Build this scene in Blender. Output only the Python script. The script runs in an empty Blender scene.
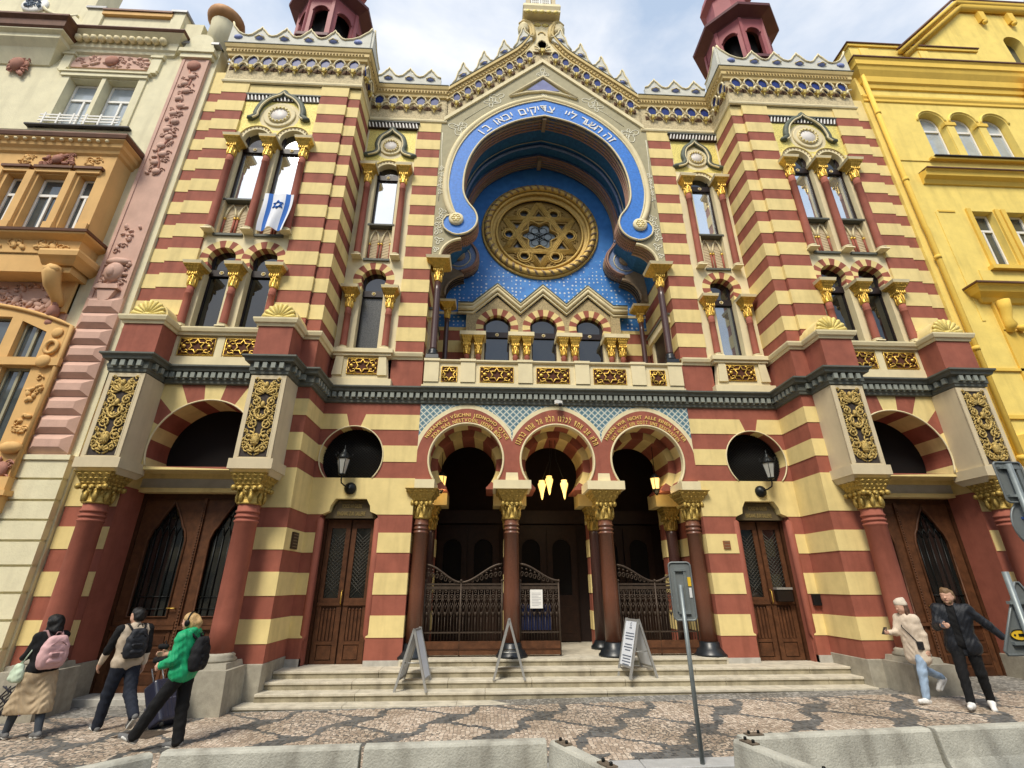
import bpy, bmesh, math, random
import numpy as np
from mathutils import Vector, Matrix
from mathutils.geometry import delaunay_2d_cdt
PI = math.pi
SC = bpy.context.scene
COL = SC.collection
R = math.radians
random.seed(7)

# ------------------------------------------------------------------ materials
MATS = {}
def mat(name, col, rough=.7, metal=0.0, var=.12, scale=3.0, bump=.0, bscale=40.0, emit=None, estr=0.0, spec=.3, grime=0.0):
    if name in MATS: return MATS[name]
    m = bpy.data.materials.new(name); m.use_nodes = True
    nt = m.node_tree; N = nt.nodes; L = nt.links
    b = N['Principled BSDF']
    b.inputs['Roughness'].default_value = rough; b.inputs['Metallic'].default_value = metal
    b.inputs['Specular IOR Level'].default_value = spec
    tc = N.new('ShaderNodeTexCoord')
    if var > 0:
        n1 = N.new('ShaderNodeTexNoise'); n1.inputs['Scale'].default_value = scale; n1.inputs['Detail'].default_value = 6; n1.inputs['Roughness'].default_value = .65
        L.new(tc.outputs['Object'], n1.inputs['Vector'])
        r = N.new('ShaderNodeValToRGB')
        r.color_ramp.elements[0].position = .3; r.color_ramp.elements[1].position = .72
        lo = [c*(1-var) for c in col]; hi = [min(1, c*(1+var*.7)) for c in col]
        r.color_ramp.elements[0].color = (*lo, 1); r.color_ramp.elements[1].color = (*hi, 1)
        L.new(n1.outputs['Fac'], r.inputs['Fac'])
        out = r.outputs['Color']
        if grime > 0:   # rain streaks with a shape of their own
            mp = N.new('ShaderNodeMapping'); mp.inputs['Scale'].default_value = (2.2, 2.2, .28)
            L.new(tc.outputs['Object'], mp.inputs['Vector'])
            n2 = N.new('ShaderNodeTexNoise'); n2.inputs['Scale'].default_value = 2.0; n2.inputs['Detail'].default_value = 8
            L.new(mp.outputs['Vector'], n2.inputs['Vector'])
            r2 = N.new('ShaderNodeValToRGB'); r2.color_ramp.elements[0].position = .5; r2.color_ramp.elements[1].position = .75
            r2.color_ramp.elements[0].color = (0, 0, 0, 1); r2.color_ramp.elements[1].color = (grime,)*3 + (1,)
            L.new(n2.outputs['Fac'], r2.inputs['Fac'])
            mx = N.new('ShaderNodeMix'); mx.data_type = 'RGBA'
            L.new(r2.outputs['Color'], mx.inputs['Factor']); L.new(out, mx.inputs['A'])
            mx.inputs['B'].default_value = (col[0]*.45, col[1]*.43, col[2]*.42, 1)
            out = mx.outputs['Result']
        L.new(out, b.inputs['Base Color'])
    else:
        b.inputs['Base Color'].default_value = (*col, 1)
    if bump > 0:
        n3 = N.new('ShaderNodeTexNoise'); n3.inputs['Scale'].default_value = bscale; n3.inputs['Detail'].default_value = 4
        L.new(tc.outputs['Object'], n3.inputs['Vector'])
        bp = N.new('ShaderNodeBump'); bp.inputs['Strength'].default_value = bump; bp.inputs['Distance'].default_value = .02
        L.new(n3.outputs['Fac'], bp.inputs['Height']); L.new(bp.outputs['Normal'], b.inputs['Normal'])
    if emit:
        b.inputs['Emission Color'].default_value = (*emit, 1); b.inputs['Emission Strength'].default_value = estr
    MATS[name] = m
    return m

RED = mat('terracotta_plaster', (.325, .102, .066), .8, var=.20, scale=2.4, bump=.14, bscale=55, grime=.42)
CRM = mat('cream_plaster', (.78, .625, .275), .8, var=.11, scale=2.1, bump=.14, bscale=55, grime=.30)
STONE = mat('pale_cream_stone', (.76, .66, .41), .75, var=.09, scale=2.2, bump=.12, bscale=50, grime=.15)
BEIGE = mat('beige_stone', (.62, .52, .34), .75, var=.08, scale=2.0, bump=.12, bscale=60, grime=.18)
GOLD = mat('gilding', (.72, .47, .10), .38, .75, var=.3, scale=14, bump=.4, bscale=70)
GOLDB = mat('aged_gilding', (.47, .33, .09), .45, .6, var=.4, scale=18, bump=.5, bscale=70)
GOLDR = mat('dull_relief_gilding', (.56, .40, .13), .5, .45, var=.45, scale=22, bump=.6, bscale=90)
GOLDT = mat('dark_carved_ochre', (.40, .26, .075), .6, .1, var=.35, scale=18, bump=.6, bscale=60)
WOODD = mat('shaded_porch_oak', (.026, .011, .006), .5, var=.4, scale=7)  # dark oak deepened in colour to paint in the porch shade
GOLDP = mat('pale_gold_plaster', (.72, .58, .19), .55, .15, var=.2, scale=9, bump=.3, bscale=60)
GOLDW = mat('ochre_woodwork', (.66, .45, .13), .5, .15, var=.22, scale=8, bump=.2, bscale=60)
MOSG = mat('gold_mosaic', (.82, .68, .20), .5, .1, var=.35, scale=26, bump=.5, bscale=120)
DGREY = mat('grey_green_cornice', (.115, .122, .102), .6, var=.2, scale=5, bump=.1)
LGREY = mat('grey_green_dentil', (.27, .29, .25), .6, var=.15, scale=5)
BLUE = mat('blue_glaze', (.045, .20, .62), .5, var=.25, scale=12, bump=.35, bscale=45)
NAVY = mat('navy_lancet', (.008, .028, .17), .5, var=.2)
TEAL = mat('dark_teal_vault', (.034, .145, .31), .6, var=.3, scale=9, bump=.3, bscale=60)
SLBLUE = mat('slate_blue_mosaic', (.20, .27, .44), .6, var=.35, scale=20, bump=.4, bscale=60)
OLIVE = mat('olive_panel', (.385, .345, .215), .75, var=.12, scale=5, bump=.25, bscale=90)
BROWN = mat('brown_moulding', (.34, .245, .155), .7, var=.2, scale=8, bump=.2)
BRPINK = mat('pinkish_brown_moulding', (.36, .205, .15), .7, var=.2, scale=8, bump=.2)
WHITE = mat('white_paint', (.80, .78, .72), .6, var=.06)
WOOD = mat('dark_oak', (.060, .023, .010), .45, var=.4, scale=7, bump=.15, bscale=25)
WOODL = mat('worn_oak', (.105, .042, .018), .5, var=.45, scale=6, bump=.15, bscale=25)
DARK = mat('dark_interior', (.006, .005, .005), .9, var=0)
GLASSD = mat('dark_glass', (.012, .013, .012), .05, var=.4, scale=1.4, spec=1.0, bump=.06, bscale=2.4)
LETT = mat('gilt_letters', (.80, .56, .17), .5, .15, var=.1)
GLASSM = mat('lattice_glass', (.085, .085, .075), .25, var=.75, scale=28, spec=.5)
GRAN = mat('granite', (.36, .33, .26), .8, var=.22, scale=7, bump=.3, bscale=80, grime=.6)
GRANP = mat('pale_granite', (.46, .44, .39), .8, var=.16, scale=9, bump=.25, bscale=80, grime=.4)
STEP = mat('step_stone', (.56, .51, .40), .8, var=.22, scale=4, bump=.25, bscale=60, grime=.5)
RISER = mat('stained_shaded_riser', (.36, .315, .215), .85, var=.4, scale=2.6, bump=.3, bscale=60, grime=.9)  # stained stone, also darkened to paint in riser shade the even light lacks
PORPH = mat('porphyry_column', (.155, .060, .034), .32, var=.4, scale=60, spec=.5)
PORPHD = mat('dark_marble_column', (.075, .035, .030), .3, var=.4, scale=50, spec=.5)
BLACKM = mat('black_stone', (.012, .015, .018), .35, var=.3, scale=8, spec=.5)
IRON = mat('wrought_iron', (.070, .050, .036), .5, .4, var=.3, scale=12)
IRONB = mat('black_iron', (.018, .020, .020), .4, .5, var=.2)
PINKM = mat('maroon_painted_metal', (.32, .095, .098), .6, var=.12, scale=2)
PINKD = mat('dark_maroon_metal', (.13, .045, .048), .6, var=.2, scale=2)
WINGLASS = mat('bright_window_glass', (.80, .83, .83), .04, .88, var=.08, scale=.7, spec=.6, bump=.05, bscale=2.2)
GLASSR = mat('sky_reflecting_glass', (.36, .40, .43), .05, .85, var=.15, scale=.8, bump=.05, bscale=2.0)
WFRAME = mat('dark_window_frame', (.020, .012, .012), .45, var=.2)
LITG = mat('warm_lamp_glass', (.9, .7, .35), .3, var=0, emit=(1.0, .60, .15), estr=.95)
CLEARG = mat('pale_lamp_glass', (.42, .42, .38), .15, var=.2, spec=.6)
STEEL = mat('galvanised_steel', (.24, .27, .27), .45, .5, var=.2, scale=7, grime=.3)
ALU = mat('aluminium', (.46, .46, .44), .4, .6, var=.1)

# ------------------------------------------------------------------ mesh builder
class MB:
    def __init__(s, mirror=False):
        s.v = []; s.f = []; s.m = []; s.mats = []; s.M = None; s.mirror = mirror; s.sm = []
    def mi(s, m):
        if m not in s.mats: s.mats.append(m)
        return s.mats.index(m)
    def add(s, verts, faces, m, smooth=False):
        o = len(s.v); k = s.mi(m)
        for p in verts:
            p = Vector(p)
            if s.M is not None: p = s.M @ p
            s.v.append(p)
        for f in faces:
            s.f.append([i+o for i in f]); s.m.append(k); s.sm.append(smooth)
        return s
    def box(s, x0, x1, y0, y1, z0, z1, m):
        if x0 > x1: x0, x1 = x1, x0
        if y0 > y1: y0, y1 = y1, y0
        if z0 > z1: z0, z1 = z1, z0
        v = [(x0,y0,z0),(x1,y0,z0),(x1,y1,z0),(x0,y1,z0),(x0,y0,z1),(x1,y0,z1),(x1,y1,z1),(x0,y1,z1)]
        return s.add(v, [(0,3,2,1),(4,5,6,7),(0,1,5,4),(1,2,6,5),(2,3,7,6),(3,0,4,7)], m)
    def frus(s, cx, cy, z0, z1, a0, b0, a1, b1, m):   # rectangular frustum, half sizes
        v = [(cx-a0,cy-b0,z0),(cx+a0,cy-b0,z0),(cx+a0,cy+b0,z0),(cx-a0,cy+b0,z0),(cx-a1,cy-b1,z1),(cx+a1,cy-b1,z1),(cx+a1,cy+b1,z1),(cx-a1,cy+b1,z1)]
        return s.add(v, [(0,3,2,1),(4,5,6,7),(0,1,5,4),(1,2,6,5),(2,3,7,6),(3,0,4,7)], m)
    def lathe(s, cx, cy, prof, m, n=16, smooth=True, a0=0.0):
        v = []; f = []
        for r, z in prof:
            for i in range(n):
                a = a0 + 2*PI*i/n; v.append((cx+r*math.cos(a), cy+r*math.sin(a), z))
        for j in range(len(prof)-1):
            for i in range(n):
                f.append((j*n+i, j*n+(i+1) % n, (j+1)*n+(i+1) % n, (j+1)*n+i))
        f.append(tuple(range(n-1, -1, -1))); k = (len(prof)-1)*n; f.append(tuple(range(k, k+n)))
        return s.add(v, f, m, smooth)
    def tube(s, pts, r, m, n=6, closed=False, smooth=True, flat=None):
        pts = [Vector(p) for p in pts]; N = len(pts); v = []; f = []
        rr = r if isinstance(r, (list, tuple)) else [r]*N
        up0 = None
        for i, p in enumerate(pts):
            a = pts[i-1] if (i > 0 or closed) else p; b = pts[(i+1) % N] if (i < N-1 or closed) else p
            t = (b-a)
            if t.length < 1e-9: t = Vector((0,0,1))
            t.normalize()
            if up0 is None:
                up0 = t.orthogonal().normalized() if abs(t.y) > .9 else (Vector((0,1,0)) - t*t.y).normalized()
            u = (up0 - t*up0.dot(t))
            if u.length < 1e-6: u = t.orthogonal()
            u.normalize(); up0 = u; w = t.cross(u)
            for k in range(n):
                an = 2*PI*k/n
                v.append(p + (u*math.cos(an)*(flat if flat else 1.0) + w*math.sin(an))*rr[i])
        m_ = N if closed else N-1
        for i in range(m_):
            j = (i+1) % N
            for k in range(n):
                f.append((i*n+k, i*n+(k+1) % n, j*n+(k+1) % n, j*n+k))
        if not closed:
            f.append(tuple(range(n-1, -1, -1))); f.append(tuple((N-1)*n+k for k in range(n)))
        return s.add(v, f, m, smooth)
    def ell(s, c, rad, m, n=8, k=5, rot=None):
        v = []; f = []
        for j in range(k+1):
            t = PI*j/k
            for i in range(n):
                a = 2*PI*i/n
                p = Vector((rad[0]*math.sin(t)*math.cos(a), rad[1]*math.sin(t)*math.sin(a), rad[2]*math.cos(t)))
                if rot is not None: p = rot @ p
                v.append(p + Vector(c))
        for j in range(k):
            for i in range(n):
                f.append((j*n+i, (j+1)*n+i, (j+1)*n+(i+1) % n, j*n+(i+1) % n))
        return s.add(v, f, m, True)
    def prism(s, poly, y0, y1, m, mside=None):   # simple polygon in x,z (counter-clockwise seen from the front), y0 front
        a = sum(poly[i][0]*poly[(i+1) % len(poly)][1]-poly[(i+1) % len(poly)][0]*poly[i][1] for i in range(len(poly)))
        if a < 0: poly = poly[::-1]
        n = len(poly)
        s.add([(x,y0,z) for x,z in poly], [tuple(range(n))], m)
        v = [(x,y0,z) for x,z in poly] + [(x,y1,z) for x,z in poly]
        s.add(v, [(i, i+n, (i+1) % n+n, (i+1) % n) for i in range(n)] + [tuple(range(2*n-1, n-1, -1))], mside or m)
        return s
    def plate(s, loops, segs, fn, yf, yb, eps=1e-4):
        """flat wall with openings in x,z: triangulated, coloured by fn(x,z)->material or None for a hole, front at yf, reveals back to yb"""
        pts = []; ed = []
        for lp in loops:
            o = len(pts); n = len(lp); pts += [Vector(p) for p in lp]; ed += [(o+i, o+(i+1) % n) for i in range(n)]
        for sg in segs:
            o = len(pts); pts += [Vector(p) for p in sg]; ed += [(o+i, o+i+1) for i in range(len(sg)-1)]
        V, E_, F, *_ = delaunay_2d_cdt(pts, ed, [], 0, eps)
        keep = {}
        for f in F:
            c = (V[f[0]]+V[f[1]]+V[f[2]])/3
            m = fn(c.x, c.y)
            if m is None: continue
            a = (V[f[1]]-V[f[0]]).cross(V[f[2]]-V[f[0]])
            keep[tuple(f) if a > 0 else tuple(f[::-1])] = m
        cnt = {}
        for f, m in keep.items():
            for i in range(3):
                e = (f[i], f[(i+1) % 3]); cnt[e] = m
        bym = {}
        for f, m in keep.items(): bym.setdefault(m, []).append(f)
        for m, fs in bym.items():
            used = sorted({i for f in fs for i in f}); ix = {u: k for k, u in enumerate(used)}
            s.add([(V[u].x, yf, V[u].y) for u in used], [tuple(ix[i] for i in f) for f in fs], m)
        for (a, b), m in cnt.items():
            if (b, a) in cnt: continue
            s.add([(V[a].x,yf,V[a].y),(V[b].x,yf,V[b].y),(V[b].x,yb,V[b].y),(V[a].x,yb,V[a].y)], [(0,3,2,1)], m)
        return s
    def sweep(s, prof, path, m, closed=False):
        """profile [(out,z)] swept along a plan polyline [(x,y)], out = to the right of the walking direction (front when walking +x)"""
        P = [Vector(p) for p in path]; n = len(P); k = len(prof); v = []; f = []
        for i in range(n):
            d0 = (P[i]-P[i-1]).normalized() if i > 0 else None
            d1 = (P[i+1]-P[i]).normalized() if i < n-1 else None
            if d0 is None: nn = Vector((d1.y, -d1.x)); sc = 1
            elif d1 is None: nn = Vector((d0.y, -d0.x)); sc = 1
            else:
                n0 = Vector((d0.y, -d0.x)); n1 = Vector((d1.y, -d1.x)); nn = (n0+n1)
                nn.normalize(); sc = 1/max(.2, nn.dot(n0))
            for o, z in prof:
                q = P[i]+nn*o*sc; v.append((q.x, q.y, z))
        for i in range(n-1):
            for j in range(k-1):
                f.append((i*k+j, (i+1)*k+j, (i+1)*k+j+1, i*k+j+1))
        f.append(tuple(range(k-1, -1, -1))); f.append(tuple((n-1)*k+j for j in range(k)))
        return s.add(v, f, m)
    def build(s, name, parent=None, label=None):
        me = bpy.data.meshes.new(name)
        vs = [(-p.x, p.y, p.z) if s.mirror else tuple(p) for p in s.v]
        fs = [f[::-1] for f in s.f] if s.mirror else s.f
        me.from_pydata(vs, [], fs); 
        for m in s.mats: me.materials.append(m)
        me.polygons.foreach_set('material_index', s.m)
        me.polygons.foreach_set('use_smooth', s.sm)
        me.update()
        o = bpy.data.objects.new(name, me); COL.objects.link(o)
        if parent is not None: o.parent = parent
        if label: o['label'] = label
        return o

def thing(name, label, cat, loc=(0,0,0), rz=0.0, group=None):
    o = bpy.data.objects.new(name, None); COL.objects.link(o); o.empty_display_size = .2
    o.location = loc; o.rotation_euler = (0, 0, rz); o['label'] = label; o['category'] = cat
    if group: o['group'] = group
    return o
def tag(o, label, cat, group=None):
    o['label'] = label; o['category'] = cat
    if group: o['group'] = group
    return o
def kids(o): return [c for c in COL.objects if c.parent == o]
def copy_tree(o, parent=None, label=None):
    c = o.copy(); COL.objects.link(c)
    if parent is not None: c.parent = parent
    if label: c['label'] = label
    for ch in kids(o): copy_tree(ch, c)
    return c
def mirror_tree(o, parent):
    """the same part on the other side of the axis: its own mirrored mesh"""
    c = o.copy()
    if o.data is not None:
        me = o.data.copy(); me.transform(Matrix.Diagonal((-1,1,1,1))); me.flip_normals(); c.data = me
    c.location.x = -o.location.x
    COL.objects.link(c); c.parent = parent
    for ch in kids(o): mirror_tree(ch, c)
    return c
def bevel(o, w=.01, seg=2):
    md = o.modifiers.new('bevel', 'BEVEL'); md.width = w; md.segments = seg; md.limit_method = 'ANGLE'; md.angle_limit = R(40)
    return o
def arc(cx, cz, r, a0, a1, n):
    return [(cx+r*math.cos(R(a0+(a1-a0)*i/n)), cz+r*math.sin(R(a0+(a1-a0)*i/n))) for i in range(n+1)]
def circ(cx, cz, r, n=24, a0=0.0):
    return [(cx+r*math.cos(a0+2*PI*i/n), cz+r*math.sin(a0+2*PI*i/n)) for i in range(n)]
def inpoly(x, z, poly):
    c = False; n = len(poly); j = n-1
    for i in range(n):
        xi, zi = poly[i]; xj, zj = poly[j]
        if (zi > z) != (zj > z) and x < (xj-xi)*(z-zi)/(zj-zi)+xi: c = not c
        j = i
    return c
def spline(pts, n=6):
    """Catmull-Rom through 2D points"""
    out = []
    P = [pts[0]] + list(pts) + [pts[-1]]
    for i in range(1, len(P)-2):
        p0, p1, p2, p3 = [Vector(q) for q in P[i-1:i+3]]
        for k in range(n):
            t = k/n
            q = .5*((2*p1)+(p2-p0)*t+(2*p0-5*p1+4*p2-p3)*t*t+(3*p1-p0-3*p2+p3)*t**3)
            out.append(tuple(q))
    out.append(tuple(pts[-1])); return out

_fonts = {}
def text_mesh(mb, body, m, size, pos, rot=None, depth=.008, align='CENTER', bold=0.0, width=None, sx=None):
    """letters as a mesh laid in the x,z plane facing -y"""
    cu = bpy.data.curves.new('t', 'FONT'); cu.body = body; cu.size = size; cu.align_x = align; cu.extrude = depth; cu.offset = bold; cu.resolution_u = 3
    ob = bpy.data.objects.new('t', cu); COL.objects.link(ob)
    dg = bpy.context.evaluated_depsgraph_get(); me = bpy.data.meshes.new_from_object(ob.evaluated_get(dg))
    Mx = Matrix.Translation(Vector(pos)) @ (rot if rot is not None else Matrix.Identity(4)) @ Matrix.Rotation(PI/2, 4, 'X')
    xs = [v.co.x for v in me.vertices]
    if width and xs:
        sx = width/max(1e-6, (max(xs)-min(xs))); Mx = Mx @ Matrix.Diagonal((sx, 1, 1, 1))
    if sx: Mx = Mx @ Matrix.Diagonal((sx, 1, 1, 1))
    vs = [Mx @ v.co for v in me.vertices]
    if vs: mb.add(vs, [tuple(p.vertices) for p in me.polygons], m)
    w = (max(xs)-min(xs)) if xs else 0
    COL.objects.unlink(ob); bpy.data.objects.remove(ob); bpy.data.curves.remove(cu); bpy.data.meshes.remove(me)
    return w
def arc_text(mb, body, m, size, cx, cz, r, a_from, a_to, y, depth=.008, bold=0.0, fill=1.0):
    """letters one by one along an arc, read left to right from angle a_from to a_to (degrees, falling), each as wide as its own shape"""
    cache = {}
    for ch in set(body):
        cache[ch] = size*.34 if ch == ' ' else text_mesh(MB(), ch, m, size, (0, 0, 0))
    gap = size*.17; n = len(body)
    L = R(a_from-a_to)*(r+size*.3); need = sum(cache[c] for c in body); sx = max(.45, min(1.15, (L-gap*(n-1))/need))
    acc = (L-(need*sx+gap*(n-1)))/2
    for ch in body:
        w = cache[ch]*sx; a = R(a_from)-(acc+w/2)/(r+size*.3); acc += w+gap
        if ch == ' ': continue
        text_mesh(mb, ch, m, size, (cx+r*math.cos(a), y, cz+r*math.sin(a)), Matrix.Rotation(-(a-PI/2), 4, 'Y'), depth, bold=bold, sx=sx)
# ================================================================== SYNAGOGUE
T1, T2, T3 = -1.12, -1.20, -1.80
SYN = thing('synagogue', 'striped terracotta and cream synagogue with a blue horseshoe arch and gilded star rose window', 'synagogue', (0,0,0))
HALF = []          # direct parts of the right half, mirrored later
def half(o): HALF.append(o); return o

UPB = [(16.90-.829*k, 16.90-.829*k-.39) for k in range(11)]         # red courses above the balcony
LOB = [(6.75,6.39),(5.97,5.54),(5.11,4.69),(3.79,3.36),(2.90,2.45),(1.98,1.54),(1.09,.40)]
def up_red(z): return any(b < z < a for a, b in UPB)
def lo_red(z): return any(b < z < a for a, b in LOB)
def bands(z0, z1, tab):
    out = []; z = z1
    cuts = sorted({z0, z1} | {q for ab in tab for q in ab if z0 < q < z1}, reverse=True)
    for a, b in zip(cuts[:-1], cuts[1:]):
        out.append((b, a, any(bb < (a+b)/2 < aa for aa, bb in tab)))
    return out
LIP = .014
def banded_box(mb, x0, x1, y0, y1, z0, z1, tab, lipx0=True, lipx1=True):
    for b, a, red in bands(z0, z1, tab):
        if red: mb.box(x0, x1, y0, y1, b, a, RED)
        else:
            mb.box(x0-(LIP if lipx0 else 0), x1+(LIP if lipx1 else 0), y0-LIP, y1, b, a, CRM)
            if b == 4.69 - 0 and False: pass

# ---- striped shafts of the corner tower, upper storeys
mb = MB(); banded_box(mb, 9.83, 10.64, T2, T2+.45, 8.2, 17.36, UPB); half(mb.build('tower_pilaster', SYN))
mb = MB(); banded_box(mb, 6.62, 7.48, T2, T2+.45, 8.2, 17.36, UPB); half(mb.build('tower_pilaster', SYN))
mb = MB(); banded_box(mb, 6.24, 6.60, T1, .4, 8.2, 17.40, UPB, lipx1=False); half(mb.build('tower_wall', SYN))
mb = MB(); banded_box(mb, 10.655, 11.06, T1, .6, 8.2, 17.9, UPB, lipx0=False); half(mb.build('tower_wall', SYN))
mb = MB(); mb.box(6.60, 6.63, T1+.02, T2+.45, 16.9, 17.40, CRM); mb.box(7.49, 9.82, T2+.03, T2+.4, 16.90, 17.36, CRM); half(mb.build('cream_course', SYN))
mb = MB(); banded_box(mb, 3.70, 4.50, 0, 2.4, 8.2, 17.34, UPB)
mb.box(4.5, 6.22, .12, .5, 16.95, 17.34, CRM)
half(mb.build('striped_pier', SYN))

# ---- belt between the dark cornice and the windows
for bx_ in ((3.68,4.56,-.03,.6),(6.10,6.3,-.03,.6),(6.22,6.62,T1-.03,.5),(6.615,7.44,T3,T1+.3),(9.70,10.60,T3,T1+.3),(10.58,11.08,T1-.03,.5)):
    mb = MB(); mb.box(*bx_, 7.1, 8.02, RED); half(mb.build('belt_plinth', SYN))
mb = MB()
BP = [(0,8.0),(.03,8.0),(.05,8.06),(.09,8.08),(.12,8.16),(.12,8.2),(0,8.22)]
mb.sweep(BP, [(3.70,2.0),(3.70,-.03),(6.23,-.03),(6.23,T1-.03),(6.61,T1-.03),(6.61,T3),(7.44,T3),(7.44,T2-.05),(9.70,T2-.05),(9.70,T3),(10.60,T3),(10.60,T1-.03),(11.08,T1-.03)][1:], STONE)
half(mb.build('belt_moulding', SYN))

# ---- scallop shells on the pedestals
def shell(cx):
    mb = MB(); z0 = 8.21; r = .42; n = 9
    mb.M = Matrix.Translation((cx, 0, 0))
    blk = [(-.46, z0)] + [( .46, z0)] + arc(0, z0, .46, 0, 180, 16)
    mb.prism(blk, T3+.06, T1+.1, CRM)
    o = mb.build('shell_block', SYN)
    mb = MB(); mb.M = Matrix.Translation((cx, 0, 0))
    for i in range(n):
        a = R(8+164*i/(n-1)); d = Vector((math.cos(a), 0, math.sin(a)))
        p0 = Vector((0, T3+.02, z0+.05)); p1 = p0 + d*(r-.06)
        mb.tube([p0, p0+d*(r*.5), p1, p1+d*.05], [.02, .045, .062, .02], GOLDP, 6)
    mb.tube([(-.1, T3+.02, z0+.05), (0, T3-.02, z0+.05), (.1, T3+.02, z0+.05)], .05, GOLDP, 6)
    mb.build('scallop', o)
    return o
half(shell(7.02)); half(shell(10.15))

# ---- capitals
def capital_mesh(mb, cx, cy, z0, z1, rb, rt, m, ab=STONE, abm=True, leaves=6, round_=True):
    h = z1-z0
    if abm:
        mb.frus(cx, cy, z1-.13*h, z1, rt*.94, rt*.94, rt*1.04, rt*1.04, ab)
    zt = z1-(.13*h if abm else 0)
    b0 = rb*1.05; b1 = rt*.93; za = z0+.58*h; zb = zt-.02*h
    mb.frus(cx, cy, z0+.45*h, za, b0, b0, b0*1.05, b0*1.05, m)
    mb.frus(cx, cy, za, zb, b0*1.02, b0*1.02, b1, b1, m); mb.frus(cx, cy, zb, zt, b1*1.03, b1*1.03, b1*1.05, b1*1.05, m)
    mb.lathe(cx, cy, [(rb*.95, z0), (rb*1.12, z0+.03*h), (rb*1.0, z0+.08*h), (rb*1.0, z0+.3*h), (rb*1.2, z0+.46*h), (rb*1.0, z0+.52*h)], m, 10)
    for i in range(8):
        a = 2*PI*i/8+PI/8
        mb.ell((cx+rb*1.08*math.cos(a), cy+rb*1.08*math.sin(a), z0+.23*h), (rb*.24, rb*.24, .19*h), m, 6, 4)
        mb.ell((cx+rb*1.16*math.cos(a+.39), cy+rb*1.16*math.sin(a+.39), z0+.38*h), (rb*.16, rb*.16, .07*h), m, 5, 3)
    for sx in (-1, 1):      # corner volutes and a rolled leaf band
        for sy in (-1, 1): mb.ell((cx+sx*b0*1.12, cy+sy*b0*1.12, z0+.52*h), (rb*.27, rb*.27, .10*h), m, 7, 5)
        for j in (-1, 0, 1):
            mb.ell((cx+j*b0*.62, cy+sx*b0*1.12, z0+.52*h), (b0*.30, b0*.16, .075*h), m, 7, 4); mb.ell((cx+sx*b0*1.12, cy+j*b0*.62, z0+.52*h), (b0*.16, b0*.30, .075*h), m, 7, 4)
            mb.ell((cx+j*b0*.62, cy+sx*b0*1.22, z0+.47*h), (b0*.13, b0*.12, .05*h), m, 5, 3)
    for sx in (-1, 1):      # lozenge lattice on the flaring faces
        for r_ in range(3):
            t = (r_+.5)/3; q = b0*1.02+(b1-b0*1.02)*t; z = za+(zb-za)*t; n = 5+r_ % 2
            for j in range(n):
                u = (j-(n-1)/2)/(n/2); s_ = q/n*.85; hz = (zb-za)/3*.5
                for ax in (0, 1):
                    P = [(u*q-s_, sx*q, z), (u*q, sx*q, z-hz), (u*q+s_, sx*q, z), (u*q, sx*q, z+hz), (u*q, sx*(q+s_*.7), z)]
                    if ax: P = [(b_, a_, c_) for a_, b_, c_ in P]
                    mb.add([(cx+a_, cy+b_, c_) for a_, b_, c_ in P], [(0,1,4),(1,2,4),(2,3,4),(3,0,4)], m)
def column(cx, cy, z0, zc, z1, r, rt, shaft, capm, ab=STONE, basem=None, parent=SYN, baseh=.0, name='column', rings=True):
    mb = MB(); zb = z0+baseh
    prof = [(r*1.04, zb), (r, zb+.03), (r*.97, zb+(zc-zb)*.5), (r*.9, zc-.30*(r/.1)**.5), (r*.9, zc)]
    if rings:
        t = zc-.12-.35*r
        prof = prof[:3]+[(r*.92, t-.26*r*3), (r*1.03, t-.22*r*3), (r*.92, t-.18*r*3), (r*1.03, t-.12*r*3), (r*.92, t-.08*r*3), (r*1.02, t), (r*.92, t+.03), (r*.92, zc)]
    mb.lathe(cx, cy, prof, shaft, 18)
    o = mb.build(name, parent)
    mb = MB(); capital_mesh(mb, cx, cy, zc, z1, r*1.02, rt, capm, ab); mb.build('capital', o)
    if baseh:
        mb = MB(); bm_ = basem or STONE
        q_ = 1.75 if basem else 1.4; mb.frus(cx, cy, z0, z0+.35*baseh, r*q_, r*q_, r*q_*.93, r*q_*.93, bm_)
        mb.lathe(cx, cy, [(r*q_*.85, z0+.35*baseh), (r*q_*.9, z0+.5*baseh), (r*1.22, z0+.7*baseh), (r*1.35, z0+.85*baseh), (r*1.02, z0+baseh)], bm_, 16)
        mb.build('base', o)
    return o

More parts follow.
